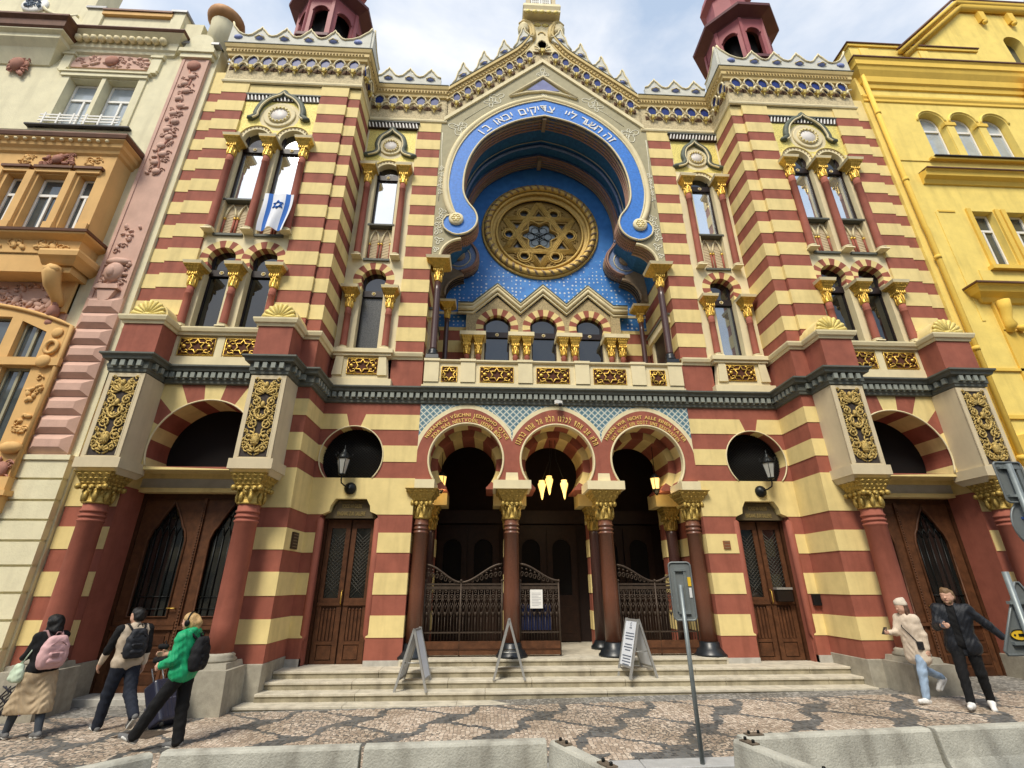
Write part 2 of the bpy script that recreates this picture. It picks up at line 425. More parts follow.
# ---- ornament used again and again
def relief_panel(cx, y, z0, z1, w, parent, name='gilded_relief'):
    """tall arabesque on a dark ground"""
    mb = MB(); mb.box(cx-w/2, cx+w/2, y, y+.05, z0, z1, mat('relief_ground', (.055,.042,.036), .8, var=.4, scale=20))
    for a in (-1, 1): mb.box(cx+a*w/2-.012, cx+a*w/2+.012, y-.03, y+.04, z0, z1, BEIGE)
    o = mb.build(name, parent)
    mb = MB(); H = z1-z0; yy = y-.012
    def sp(px, pz, r, turns, a0, s, t=.022):
        pts = []
        for i in range(15):
            q = i/14; a = a0+s*turns*2*PI*q; rr = r*(1-q*.82)
            pts.append((cx+px+rr*math.cos(a), yy-.015*q, z0+pz+rr*math.sin(a)))
        mb.tube(pts, [t*(1-.4*i/14) for i in range(15)], GOLDR, 5)
        mb.ell((cx+px, yy-.02, z0+pz), (r*.26, .03, r*.26), GOLDR, 6, 4)
    k = w/.62
    for s in (-1, 1):
        for f, r in ((.10,.095),(.245,.13),(.40,.12),(.56,.13),(.70,.11),(.84,.13),(.94,.08)):
            sp(s*.17*k, f*H, r*k, 1.35, PI/2, s)
            sp(s*.255*k, (f+.065)*H, .055*k, 1.1, -PI/2, -s, .016)
        mb.tube([(cx+s*.02, yy, z0+.02*H)]+[(cx+s*(.05+.13*abs(math.sin(PI*3.2*q)))*k, yy, z0+q*H) for q in [i/24 for i in range(1, 24)]], .017, GOLDR, 5)
    for f, n, r in ((.05,5,.15),(.80,7,.2),(.47,5,.12)):     # palmettes
        for i in range(n):
            a = R(20+140*i/(n-1))
            mb.ell((cx+.62*r*math.cos(a)*k, yy-.02, z0+f*H+.62*r*math.sin(a)), (.028, .025, r*.48), GOLDR, 6, 4, Matrix.Rotation(-(a-PI/2), 3, 'Y'))
    mb.ell((cx, yy-.035, z0+.205*H), (.085*k, .07, .15), GOLDR, 9, 7)        # pine cone
    for j in range(5):
        for i in range(5): mb.ell((cx+(i-2)*.032*k+(j % 2)*.015, yy-.09+abs(i-2)*.015, z0+.205*H-.09+j*.045), (.017,.015,.02), GOLDR, 5, 3)
    mb.tube([(cx+.15*k*math.cos(R(a))*(1+.25*math.sin(R(a))), yy-.02, z0+.47*H+.14+.15*math.sin(R(a))) for a in range(0, 360, 24)], .026, GOLDR, 6, True)
    rl = random.Random(4)
    for i in range(64):
        sx_ = rl.uniform(.04, .285); zz_ = rl.uniform(.03, .97); an_ = rl.uniform(0, PI)
        for s in (-1, 1): mb.ell((cx+s*sx_*k, yy-.004, z0+zz_*H), (.045, .018, .016), GOLDR, 5, 3, Matrix.Rotation(s*an_, 3, 'Y'))
    for f in (.66, .92): mb.ell((cx, yy-.03, z0+f*H), (.05*k, .05, .085), GOLDR, 7, 5)
    mb.build('arabesque', o)
    return o
def star_panel(cx, cz, w, h, y, parent, red=True, leaves=True):
    mb = MB(); mb.box(cx-w/2, cx+w/2, y, y+.05, cz-h/2, cz+h/2, mat('panel_ground', (.10,.035,.018), .8, var=.3, scale=20))
    o = mb.build('gilded_panel', parent)
    mb = MB(); t = .020
    mb.tube([(cx-w/2, y-.01, cz-h/2), (cx+w/2, y-.01, cz-h/2), (cx+w/2, y-.01, cz+h/2), (cx-w/2, y-.01, cz+h/2)], t, GOLD, 4, True)
    r = h*.44
    star = []
    for i in range(12):
        a = R(90+30*i); q = r if i % 2 == 0 else r*.55; star.append((cx+q*math.cos(a), y-.02, cz+q*math.sin(a)))
    mb.tube(star, h*.055, GOLD, 5, True)
    if leaves:
        for s in (-1, 1):
            mb.ell((cx+s*w*.36, y-.03, cz), (w*.07, .04, h*.12), GOLD, 7, 5)
            for q in (-1, 1):
                mb.tube([(cx+s*(w*.30+w*.10*math.cos(a)*(1-a/9)), y-.01, cz+q*(h*.26+h*.15*math.sin(a)*(1-a/9))) for a in [j*.55 for j in range(11)]], h*.035, GOLD, 5)
                mb.tube([(cx+s*w*.18, y-.01, cz+q*h*.46), (cx+s*w*.26, y-.02, cz+q*h*.34), (cx+s*w*.42, y-.01, cz+q*h*.44)], h*.04, GOLD, 5)
                mb.ell((cx+s*w*.44, y-.02, cz+q*h*.16), (w*.03, .03, h*.09), GOLD, 5, 4)
    else:
        for i in range(6):
            a = R(60*i); mb.tube([(cx+r*.75*math.cos(a)+.055*math.cos(b), y-.01, cz+r*.75*math.sin(a)+.055*math.sin(b)) for b in [j*PI/4 for j in range(8)]], .013, GOLD, 4, True)
    mb.build('star_grille', o)
    return o

# ---- gothic blind arcade under the upper windows
def blind_arcade(cx, w, z0, z1, y, parent):
    mb = MB(); mb.box(cx-w/2, cx+w/2, y+.02, y+.06, z0, z1, BEIGE)
    o = mb.build('blind_arcade', parent)
    mb = MB(); lat = mat('lattice_plaster', (.58,.47,.30), .8, var=.12)
    for s in (-1, 1):
        c = cx+s*w*.25; hw = w*.19
        tri = [(c-hw, z0), (c+hw, z0), (c+hw, z0+.62*(z1-z0)), (c, z1-.08), (c-hw, z0+.62*(z1-z0))]
        mb.prism(tri, y+.012, y+.03, lat)
        for j in range(9):      # diagonal lattice
            zz = z0+.06+j*(z1-z0)*.085
            mb.tube([(c-hw, y+.01, zz), (c+hw, y+.01, zz-.14)], .009, BEIGE, 3)
        a = [(c-hw, y-.01, z0+.55*(z1-z0)), (c-hw*.95, y-.01, z0+.68*(z1-z0)), (c-hw*.6, y-.01, z0+.84*(z1-z0)), (c, y-.01, z1-.05), (c+hw*.6, y-.01, z0+.84*(z1-z0)), (c+hw*.95, y-.01, z0+.68*(z1-z0)), (c+hw, y-.01, z0+.55*(z1-z0))]
        mb.tube(a, .032, STONE, 5)
        for e in (-1, 1): mb.tube([(c+e*hw, y-.01, z0), (c+e*hw, y-.01, z0+.50*(z1-z0))], .030, RED, 6)
        for e in (-1, 1): mb.ell((c+e*hw, y-.01, z0+.53*(z1-z0)), (.05,.05,.05), GOLD, 6, 4)
    mb.build('tracery', o)
    return o

def voussoir(x, z, cx, cz, n, off=0.0):
    a = math.atan2(z-cz, x-cx); return int(math.floor((a+off)/(2*PI)*n)) % 2 == 0
def glass_window(cx, hw, z0, zs, y, parent, glass, blind=False, rosette=True, top=None):
    """timber casement behind an arched opening: frame, transom with rosette, panes"""
    zt = top or zs+hw*1.1
    mb = MB(); t = .06
    mb.box(cx-hw-.12, cx-hw+t, y, y+.08, z0, zt, WFRAME); mb.box(cx+hw-t, cx+hw+.12, y, y+.08, z0, zt, WFRAME)
    mb.box(cx-hw, cx+hw, y-.03, y+.08, zs-.22, zs-.02, WFRAME); mb.box(cx-hw, cx+hw, y, y+.08, z0, z0+.06, WFRAME)
    w = mb.build('window', parent)
    mb = MB(); mb.box(cx-hw-.1, cx+hw+.1, y+.04, y+.05, z0, zs-.1, glass); mb.build('pane', w)
    mb = MB(); mb.box(cx-hw-.1, cx+hw+.1, y+.04, y+.05, zs-.1, zt, GLASSD); mb.build('fanlight', w)
    if rosette:
        mb = MB(); mb.tube([(cx+.05*math.cos(R(a)), y-.035, zs-.12+.05*math.sin(R(a))) for a in range(0, 360, 45)], .016, STONE, 5, True); mb.ell((cx, y-.035, zs-.12), (.022,.015,.022), GOLD, 6, 4); mb.build('rosette', w)
    return w

# ---- window bay of the tower
def ring_dots(mb, cx, cz, r, a0, a1, n, y, m, q=.026):
    for i in range(n):
        a = R(a0+(a1-a0)*i/(n-1)); mb.ell((cx+r*math.cos(a), y, cz+r*math.sin(a)), (q, .02, q), m, 6, 4)
def roundel(cx, cz, r, y, parent):
    mb = MB(); mb.lathe(0, 0, [(r*2.0, 0), (r*2.0, .03), (r*1.9, .06), (r*1.75, .03), (r*1.6, .05), (r*1.45, .03)], STONE, 28)
    v = mb.v; mb.v = [Vector((cx+p.x, y-p.z, cz+p.y)) for p in v]
    o = mb.build('roundel', parent)
    mb = MB(); mb.tube([(cx+r*1.2*math.cos(R(a)), y-.05, cz+r*1.2*math.sin(R(a))) for a in range(0, 360, 15)], r*.17, STONE, 6, True)
    for i in range(16):
        a = 2*PI*i/16; mb.ell((cx+r*1.2*math.cos(a), y-.09, cz+r*1.2*math.sin(a)), (r*.13,.03,r*.13), GOLDP, 5, 4)
    mb.lathe(0, 0, [(r*1.05, 0), (r, .02)], mat('pale_disc', (.66,.62,.58), .5, var=.15), 20)
    k = len(mb.v)-40
    for i in range(k, len(mb.v)): p = mb.v[i]; mb.v[i] = Vector((cx+p.x, y-.035-p.z, cz+p.y))
    mb.build('roundel_wreath', o)
    return o
def hood(cx, pts, y, parent):
    mb = MB(); P = spline(pts, 5); P = [(-a, b) for a, b in P[::-1]][:-1] + P
    mb.tube([(cx+a, y-.03, b) for a, b in P], .105, mat('green_grey_hood', (.10,.115,.085), .6, var=.25, scale=8), 6)
    mb.tube([(cx+a*.90, y-.10, b-.04) for a, b in P], .030, STONE, 5)
    for s in (-1, 1): mb.ell((cx+s*P[-1][0], y-.05, P[-1][1]), (.13,.09,.08), mat('green_grey_hood', (.10,.115,.085)), 7, 5)
    mb.build('hood_mould', parent)

def zigzag(x0, x1, z0, z1, y, parent):
    mb = MB(); mb.box(x0, x1, y-.03, y+.05, z0, z1, mat('zigzag_ground', (.045,.03,.02), .7)); n = int((x1-x0)/.115); w = (x1-x0)/n
    mb.box(x0-.04, x1+.04, y-.07, y+.05, z1-.04, z1+.01, DGREY)
    for i in range(n):
        a = x0+i*w; mb.prism([(a+.01, z0+.02), (a+.05, z0+.02), (a+w-.01, z1-.05), (a+w-.05, z1-.05)], y-.05, y-.02, WHITE)
    return mb.build('zigzag_frieze', parent)

def tower_bay():
    y = -1.14; c0 = 8.64; mb = MB(); cs = (c0-.56, c0+.56)
    z0, z1 = 8.16, 16.9; x0, x1 = 7.48, 9.84
    rU, rL = .39, .37
    cU, cL = 14.98, 10.45
    def hs(cx, cz, r, zb, hw):      # horseshoe opening outline
        a = math.degrees(math.asin(min(1, hw/r))) if hw < r else 90
        top = arc(cx, cz, r, -(90-a), 180+(90-a), 22)
        return [(cx-hw, zb), (cx+hw, zb)] + top
    ups = [hs(c, cU, rU, 11.30, .37) for c in cs]; los = [hs(c, cL, rL, z0, .33) for c in cs]
    rings = [circ(c, cL, .60, 40) for c in cs]
    gold = [(x0,15.25),(x1,15.25),(x1,16.62),(x0,16.62)]
    urings = [circ(c, cU, .545, 40) for c in cs]
    segs = []
    for c in cs:
        for k in range(20):
            a = 2*PI*k/20; segs.append([(c+rL*math.cos(a), cL+rL*math.sin(a)), (c+.60*math.cos(a), cL+.60*math.sin(a))])
    disc = circ(c0, 15.95, .62, 30)
    loops = [[(x0,z0),(x1,z0),(x1,z1),(x0,z1)]] + ups + los + rings + urings + [gold, disc]
    def fn(x, z):
        for p in ups+los:
            if inpoly(x, z, p): return None
        for c in cs:
            if math.hypot(x-c, z-cL) < .60 and z > cL-.35: return RED if voussoir(x, z, c, cL, 20) else CRM
        if 15.25 < z < 16.62:
            if math.hypot(x-c0, z-15.95) < .62: return STONE
            for c in cs:
                if math.hypot(x-c, z-cU) < .545: return STONE
            return MOSG
        return STONE
    mb.plate(loops, segs, fn, y, y+.42)
    bay = mb.build('window_bay', SYN)
    zigzag(x0+.02, x1-.02, 16.60, 16.90, y, bay)
    hood(c0, [(0,17.0),(.10,16.86),(.38,16.70),(.62,16.42),(.72,16.08),(.72,15.92),(.86,15.80)], y, bay)
    roundel(c0, 15.97, .25, y, bay)
    mb = MB()
    for c in cs:
        ring_dots(mb, c, cU, .47, -10, 190, 15, y-.01, BROWN, .024)
        mb.tube([(c+.53*math.cos(R(a)), y-.01, cU+.53*math.sin(R(a))) for a in range(-20, 201, 11)], .026, GOLDP, 5)
    mb.build('beaded_arch', bay)
    for c in cs:
        glass_window(c, .36, 12.55, 14.75, y+.16, bay, WINGLASS, top=15.4)
        glass_window(c, .36, 8.16, 10.2, y+.20, bay, GLASSD, top=10.9)
        blind_arcade(c, .74, 11.30, 12.50, y+.16, bay)
        mb = MB(); mb.box(c-.42, c+.42, y-.02, y+.24, 12.50, 12.56, DGREY); mb.build('window_sill', bay); mb = MB(); mb.box(c-.40, c+.40, y-.06, y+.1, 11.20, 11.27, DGREY); mb.build('panel_sill', bay)
    for k in (-1, 0, 1):
        cx = c0+k*1.06
        half(column(cx, y-.12, 11.27, 14.07, 14.76, .105, .255, RED, GOLD, name='upper_colonnette', baseh=.12))
        half(column(cx, y-.12, 8.22, 9.42, 10.12, .095, .24, RED, GOLD, name='lower_colonnette', baseh=.10))
    # balustrade under the windows
    mb = MB(); mb.box(7.44, 9.72, T2-.04, T2+.3, 7.1, 7.42, STONE); mb.box(7.44, 9.72, T2, T2+.3, 7.42, 8.02, STONE)
    for a, b in ((7.44,7.56),(8.50,8.68),(9.62,9.72)): mb.box(a, b, T2-.03, T2+.1, 7.425, 7.995, STONE)
    o = half(mb.build('window_parapet', SYN))
    star_panel(8.03, 7.70, .86, .46, T2-.012, o); star_panel(9.15, 7.70, .86, .46, T2-.012, o)
    return bay
half(tower_bay())

def narrow_bay():
    y = .03; c = 5.36; x0, x1 = 4.48, 6.23; z0, z1 = 8.2, 17.0; mb = MB()
    rU, rL, cU, cL = .38, .37, 14.98, 10.70
    def hs(cx, cz, r, zb, hw):
        a = math.degrees(math.asin(min(1, hw/r))); return [(cx-hw, zb), (cx+hw, zb)] + arc(cx, cz, r, -(90-a), 180+(90-a), 22)
    up = hs(c, cU, rU, 11.45, .37); lo = hs(c, cL, rL, z0, .335)
    segs = []
    for k in range(20):
        a = 2*PI*k/20; segs.append([(c+rL*math.cos(a), cL+rL*math.sin(a)), (c+.62*math.cos(a), cL+.62*math.sin(a))])
    ring = circ(c, cL, .62, 40); ur = circ(c, cU, .58, 30); di = circ(c, 16.14, .55, 30)
    gold = [(x0+.06,15.5),(x1-.06,15.5),(x1-.06,16.95),(x0+.06,16.95)]
    def fn(x, z):
        if inpoly(x, z, up) or inpoly(x, z, lo): return None
        if math.hypot(x-c, z-cL) < .62 and z > cL-.40: return RED if voussoir(x, z, c, cL, 20) else CRM
        if inpoly(x, z, gold):
            if math.hypot(x-c, z-16.14) < .55 or math.hypot(x-c, z-cU) < .58: return STONE
            return MOSG
        return STONE
    mb.plate([[(x0,z0),(x1,z0),(x1,z1),(x0,z1)], up, lo, ring, ur, di, gold], segs, fn, y, y+.45)
    bay = mb.build('window_bay', SYN)
    zigzag(x0+.0, x1-.0, 16.95, 17.25, y-.06, bay)
    hood(c, [(0,16.98),(.08,16.80),(.36,16.55),(.46,16.2),(.42,15.95),(.52,15.80),(.80,15.70)], y, bay)
    roundel(c, 16.14, .20, y, bay)
    mb = MB(); ring_dots(mb, c, cU, .47, 0, 180, 14, y-.01, BROWN, .024)
    mb.tube([(c+.53*math.cos(R(a)), y-.01, cU+.53*math.sin(R(a))) for a in range(-15, 196, 14)], .028, GOLDP, 5); mb.build('beaded_arch', bay)
    glass_window(c, .36, 12.80, 15.0, y+.18, bay, WINGLASS, top=15.5)
    glass_window(c, .36, 8.22, 10.42, y+.22, bay, GLASSM, top=11.1)
    blind_arcade(c, .74, 11.45, 12.74, y+.18, bay)
    mb = MB(); mb.box(c-.42, c+.42, y-.02, y+.24, 12.74, 12.80, DGREY); mb.build('window_sill', bay); mb = MB(); mb.box(c-.4, c+.4, y-.06, y+.1, 11.36, 11.43, DGREY); mb.build('panel_sill', bay)
    for k in (-1, 1):
        half(column(c+k*.58, y-.12, 11.42, 14.35, 15.06, .10, .255, RED, GOLD, name='upper_colonnette', baseh=.12))
        half(column(c+k*.58, y-.12, 8.26, 9.60, 10.28, .095, .245, RED, GOLD, name='lower_colonnette', baseh=.10))
    mb = MB(); mb.box(4.50, 6.18, -.30, 0, 8.10, 8.22, STONE); mb.box(4.55, 6.12, -.25, 0, 8.02, 8.10, STONE)
    mb.prism([(4.58,7.32),(6.10,7.32),(6.02,8.02),(4.66,8.02)], -.17, 0, STONE)
    for s in (-1, 1): mb.prism([(c+s*.74,7.45),(c+s*.48,7.45),(c+s*.48,8.02),(c+s*.68,8.02)], -.22, -.16, STONE)
    mb.box(4.48, 6.20, -.24, 0, 7.14, 7.33, STONE)
    o = half(mb.build('window_parapet', SYN)); star_panel(c-.06, 7.72, .82, .46, -.182, o)
    return bay
half(narrow_bay())
# ---- dark dentilled cornice over the ground floor
PATH_C = [(3.66,0),(6.22,0),(6.22,T1),(6.55,T1),(6.55,T3),(7.31,T3),(7.31,T1-.02),(9.76,T1-.02),(9.76,T3),(10.50,T3),(10.50,T1),(11.05,T1)]
mb = MB()
prof = [(0,6.70),(.05,6.72),(.06,6.78),(.08,6.80),(.08,6.98),(.17,7.0),(.19,7.06),(.24,7.10),(.24,7.14),(0,7.16)]
mb.sweep(prof, PATH_C, DGREY)
oc = mb.build('dark_cornice', SYN)
mb = MB()
def dentils(mb, path, z0, z1, off, dep, w, gap, m):
    for (ax, ay), (bx, by) in zip(path[:-1], path[1:]):
        d = Vector((bx-ax, by-ay)); L = d.length; d.normalize(); nn = Vector((d.y, -d.x)); n = max(1, int((L-.1)/(w+gap)))
        for i in range(n):
            t = (i+.5)/n*L; p = Vector((ax, ay))+d*t+nn*(off+dep/2)
            if abs(d.x) > .5: mb.box(p.x-w/2, p.x+w/2, p.y-dep/2, p.y+dep/2, z0, z1, m)
            else: mb.box(p.x-dep/2, p.x+dep/2, p.y-w/2, p.y+w/2, z0, z1, m)
dentils(mb, PATH_C, 6.84, 6.975, .082, .07, .10, .055, LGREY)
mb.build('dentils', oc); half(oc)
mb = MB(); mb.sweep(prof, [(-3.66,-.02),(3.66,-.02)], DGREY); oc = mb.build('dark_cornice', SYN)
mb = MB(); dentils(mb, [(-3.62,-.02),(3.62,-.02)], 6.84, 6.975, .082, .07, .10, .055, LGREY); mb.build('dentils', oc)

# ---- side bay of the ground floor: striped wall with oculus and gallery door
OCX, OCZ, OCR = 5.34, 5.25, .81
def side_wall():
    mb = MB(); x0, x1, z0, z1 = 3.66, 6.3, .40, 6.75
    ocu = [(4.735,4.69)] + [(5.945,4.69)] + arc(OCX, OCZ, OCR, -43.7, 223.7, 40)[1:-1]
    dx0, dx1 = 4.50, 5.90
    door = [(dx0,z0+.001),(dx1,z0+.001),(dx1,3.74),(dx1-.05,3.80),(dx1-.20,3.86),(dx1-.22,4.0),(dx1-.32,4.17),(dx0+.32,4.17),(dx0+.22,4.0),(dx0+.20,3.86),(dx0+.05,3.80),(dx0,3.74)]
    key = [(5.20,6.03),(5.48,6.03),(5.60,6.41),(5.08,6.41)]
    segs = [[(x0,q),(x1,q)] for ab in LOB for q in ab if z0 < q < z1] + [[(x0,4.22),(x1,4.22)]]
    ring = circ(OCX, OCZ, OCR+.035, 60)
    for k in range(16):
        a = 2*PI*k/16+.2; segs.append([(OCX+OCR*math.cos(a), OCZ+OCR*math.sin(a)), (OCX+(OCR+.22)*math.cos(a), OCZ+(OCR+.22)*math.sin(a))])
    r2 = circ(OCX, OCZ, OCR+.02, 60)
    def base(x, z):
        if inpoly(x, z, ocu) or inpoly(x, z, door): return None
        if inpoly(x, z, key): return RED
        return RED if lo_red(z) else CRM
    mb.plate([[(x0,z0),(x1,z0),(x1,z1),(x0,z1)], ocu, door, key], segs, lambda x, z: RED if base(x, z) is RED else None, 0, .5)
    mb.plate([[(x0,z0),(x1,z0),(x1,z1),(x0,z1)], ocu, door, key], segs, lambda x, z: CRM if base(x, z) is CRM else None, -LIP, .5)
    w = half(mb.build('striped_wall', SYN))
    mb = MB()   # thin bead round the oculus and its grille
    P = arc(OCX, OCZ, OCR, -43.7, 223.7, 40); mb.tube([(a, -.02, b) for a, b in P], .018, STONE, 5); mb.build('oculus_bead', w)
    mb = MB(); mb.prism([(OCX+(a-OCX)*1.06, b) for a, b in ocu], .34, .36, DARK)
    for i in range(-14, 15):
        for s in (-1, 1): mb.tube([(OCX+i*.085-.9*s, .30, 4.6), (OCX+i*.085+.9*s, .30, 6.2)], .006, IRONB, 3)
    mb.build('oculus_grille', w)
    # rounded jambs
    mb = MB()
    for s in (-1, 1):
        cx = 5.20+s*.70
        mb.lathe(cx, .05, [(.0, 1.0), (.085, 1.16), (.085, 3.66), (.0, 3.74)], RED, 12)
        mb.box(cx-.03 if s > 0 else cx-.07, cx+.07 if s > 0 else cx+.03, .10, .45, .5, 3.74, RED)
    mb.build('door_jamb', w)
    # lintel with lettering
    mb = MB(); mb.prism([(4.57,3.72),(5.83,3.72),(5.80,3.80),(5.66,3.88),(5.62,4.02),(5.54,4.14),(4.86,4.14),(4.78,4.02),(4.74,3.88),(4.60,3.80)], .16, .3, mat('lintel_bronze', (.11,.085,.045), .6, var=.2))
    lint = mb.build('door_lintel', w)
    # door leaves
    mb = MB(); yd = .36
    mb.box(4.55, 5.85, yd+.05, yd+.10, .50, 3.74, WOOD); mb.box(4.53,4.60,yd-.06,yd+.08,.5,3.74,WOOD); mb.box(5.80,5.87,yd-.06,yd+.08,.5,3.74,WOOD)
    d = mb.build('double_door', w)
    for s in (-1, 1):
        mb = MB(); cx = 5.20+s*.305
        a, b = cx-.285, cx+.285
        mb.box(a, a+.11, yd, yd+.06, .52, 3.70, WOODL); mb.box(b-.11, b, yd, yd+.06, .52, 3.70, WOODL)
        for z_, h in ((.52,.08),(.92,.07),(1.72,.18),(3.5,.2)): mb.box(a+.11, b-.11, yd+.002, yd+.06, z_, z_+h, WOODL)
        mb.box(a+.11, b-.11, yd+.03, yd+.06, .58, 1.75, WOOD); mb.box(a+.13, b-.13, yd+.012, yd+.04, .62, .90, WOODL)
        for k in range(4):
            x = a+.135+k*.085; mb.box(x, x+.05, yd+.005, yd+.04, 1.0, 1.62, WOODL); mb.lathe(x+.025, yd+.02, [(.0,1.60),(.03,1.64),(.0,1.70)], WOODL, 6)
        mb.box(a-.0, b+.0, yd-.03, yd+.01, 1.74, 1.80, WOODL)
        lf = mb.build('door_leaf', d)
        mb = MB(); mb.box(a+.11, b-.11, yd+.04, yd+.05, 1.9, 3.5, GLASSD)
        for k in range(-5, 26):
            for q in (-1, 1):
                z_ = 1.9+k*.09
                p0 = [a+.11, max(1.9, min(3.5, z_))]; 
                xs = [a+.11, b-.11]; zz = [z_, z_+.35]
                if q < 0: zz = zz[::-1]
                if min(zz) < 1.9 or max(zz) > 3.5: continue
                mb.tube([(xs[0], yd+.03, zz[0]), (xs[1], yd+.03, zz[1])], .007, mat('lattice_bar', (.10,.095,.08), .5, .3), 3)
        mb.build('lattice_pane', lf)
    mb = MB(); mb.tube([(5.235, yd-.02, 1.75), (5.235, yd-.07, 1.80), (5.235, yd-.07, 2.02), (5.235, yd-.02, 2.07)], .013, GOLD, 6); mb.build('handle', d)
    return w, lint
side_wall()
# plinths of the side bay
mb = MB(); mb.box(3.64, 4.50, -.03, .5, .40, .64, GRANP); half(mb.build('side_plinth', SYN))
mb = MB(); mb.box(5.90, 6.32, -.03, .5, .40, .68, GRANP); half(mb.build('side_plinth', SYN))

# ---- tower ground floor: return wall, portal pilasters, arch, carriage doors
mb = MB(); banded_box(mb, 6.22, 7.0, T1, .5, .70, 6.75, LOB, lipx1=False); half(mb.build('tower_base_wall', SYN))
mb = MB(); banded_box(mb, 9.98, 11.05, T1, .5, .70, 6.75, LOB, lipx0=False); half(mb.build('tower_base_wall', SYN))
for a, b in ((6.96,7.02),(9.96,10.02)):
    mb = MB(); mb.box(a, b, T1+.006, .1, .72, 4.25, RED); half(mb.build('portal_reveal', SYN))
mb = MB()
AX, AZ, AR = 8.50, 5.12, 1.20
ha = math.degrees(math.acos(1.0)); 
op = [(AX-1.12, 4.69), (AX+1.12, 4.69)] + arc(AX, AZ, AR, -20, 200, 44)[1:-1]
segs = []
for k in range(20):
    a = 2*PI*(k+.5)/20; segs.append([(AX+AR*math.cos(a), AZ+AR*math.sin(a)), (AX+4*math.cos(a), AZ+4*math.sin(a))])
segs = [[p, (max(7.0, min(10.0, q[0])), q[1])] for p, q in segs] if False else segs
def afn(x, z):
    if not (7.0 < x < 10.0 and 4.62 < z < 6.75) or inpoly(x, z, op): return None
    return RED if voussoir(x, z, AX, AZ, 20, PI/20) else CRM
mb.plate([[(7.0,4.62),(10.0,4.62),(10.0,6.75),(7.0,6.75)], op], segs, afn, T1, T1+.85)
ar = half(mb.build('portal_arch', SYN))
mb = MB(); mb.tube([(a, T1-.01, b) for a, b in arc(AX, AZ, AR, -20, 200, 40)], .022, STONE, 5); mb.build('arch_bead', ar)
mb = MB(); mb.box(7.0, 10.0, T1+.80, T1+.84, 4.5, 6.6, DARK); mb.build('lunette_glass', ar)
mb = MB(); mb.box(7.02, 9.98, -.62, -.3, 4.52, 4.64, CRM); mb.box(7.02, 9.98, -.55, -.3, 4.30, 4.52, mat('pale_blind', (.50,.50,.49), .6, var=.15)); mb.box(7.02, 9.98, -.60, -.3, 4.20, 4.30, CRM)
half(mb.build('portal_lintel', SYN))
def portal_door():
    mb = MB(); y = -.33; zb = .10
    mb.box(7.0, 10.0, y+.12, y+.2, zb, 4.25, WOOD)
    for s in (-1, 1):
        x = 8.5+s*1.44; mb.box(x-.06, x+.06, y-.04, y+.15, zb, 4.22, WOOD)
    mb.box(7.05, 9.95, y-.03, y+.15, 4.08, 4.22, WOOD)
    d = mb.build('carriage_door', SYN)
    for s in (-1, 1):
        c = 8.5+s*.70; a, b = c-.68, c+.68; hw = .43
        pt = [(c-hw,1.55),(c+hw,1.55),(c+hw,3.15)] + [(c+hw*f, zz) for f, zz in ((.86,3.36),(.70,3.45),(.55,3.60),(.42,3.70),(.22,3.86),(.10,3.93),(0,4.05),(-.10,3.93),(-.22,3.86),(-.42,3.70),(-.55,3.60),(-.70,3.45),(-.86,3.36))] + [(c-hw,3.15)]
        mb = MB()
        mb.plate([[(a,zb+.02),(b,zb+.02),(b,4.12),(a,4.12)], pt], [], lambda x, z: None if inpoly(x, z, pt) or not (a < x < b) else WOODL, y, y+.1)
        mb.box(a+.02, b-.02, y-.07, y+.01, 1.30, 1.37, WOODL); mb.box(a+.05, b-.05, y-.03, y+.01, 1.38, 1.46, WOODL)
        for x_ in (a+.12, b-.12): mb.box(x_-.03, x_+.03, y-.02, y+.01, .3, 1.3, WOODL)
        for k in range(4): mb.box(a+.18, b-.18, y-.018, y+.01, .28+k*.24, .28+k*.24+.18, WOOD)
        lf = mb.build('door_leaf', d)
        mb = MB(); mb.prism(pt, y+.07, y+.09, GLASSD)
        for k in range(-2, 3):
            x_ = c+k*hw*.36; top = 3.25-.0*abs(k)
            mb.tube([(x_, y+.05, 1.55), (x_, y+.05, top)], .012, IRONB, 4)
            for q in (-1, 1): mb.tube([(x_, y+.05, top), (x_+q*.03, y+.05, top+.12), (x_+q*hw*.18, y+.05, top+.22)], .011, IRONB, 4)
        for k in range(-2, 2):
            x_ = c+(k+.5)*hw*.36; mb.tube([(x_, y+.05, top+.22), (x_, y+.05, top+.38)], .011, IRONB, 4)
            for q in (-1, 1): mb.tube([(x_, y+.05, top+.38), (x_+q*hw*.17, y+.05, top+.55)], .010, IRONB, 4)
        for z_ in (1.7, 1.95): mb.tube([(c-hw, y+.05, z_), (c+hw, y+.05, z_)], .010, IRONB, 4)
        mb.tube([(p[0], y-.01, p[1]) for p in pt], .028, WOODL, 5, True)
        mb.build('pointed_pane', lf)
    mb = MB(); mb.box(8.46, 8.54, y-.05, y+.05, zb+.02, 4.1, WOODL)
    for k in range(60): mb.ell((8.5, y-.055, .3+k*.062), (.022,.02,.024), WOODL, 5, 3)
    mb.build('cover_strip', d)
    mb = MB(); mb.tube([(8.62, y-.01, 1.72), (8.62, y-.07, 1.72), (8.78, y-.07, 1.72)], .014, GOLD, 6); mb.build('handle', d)
    return d
half(portal_door())
# granite at the foot of the tower
mb = MB()
mb.box(6.20, 7.1, T1-.06, .3, -.3, .74, GRAN); half(bevel(mb.build('granite_plinth', SYN), .015))
mb = MB(); mb.box(9.92, 11.1, T1-.06, .3, -.3, .74, GRAN); half(bevel(mb.build('granite_plinth', SYN), .015))
mb = MB(); mb.box(7.12, 9.90, -.9, .2, -.3, .13, GRANP); half(bevel(mb.build('threshold', SYN), .015))

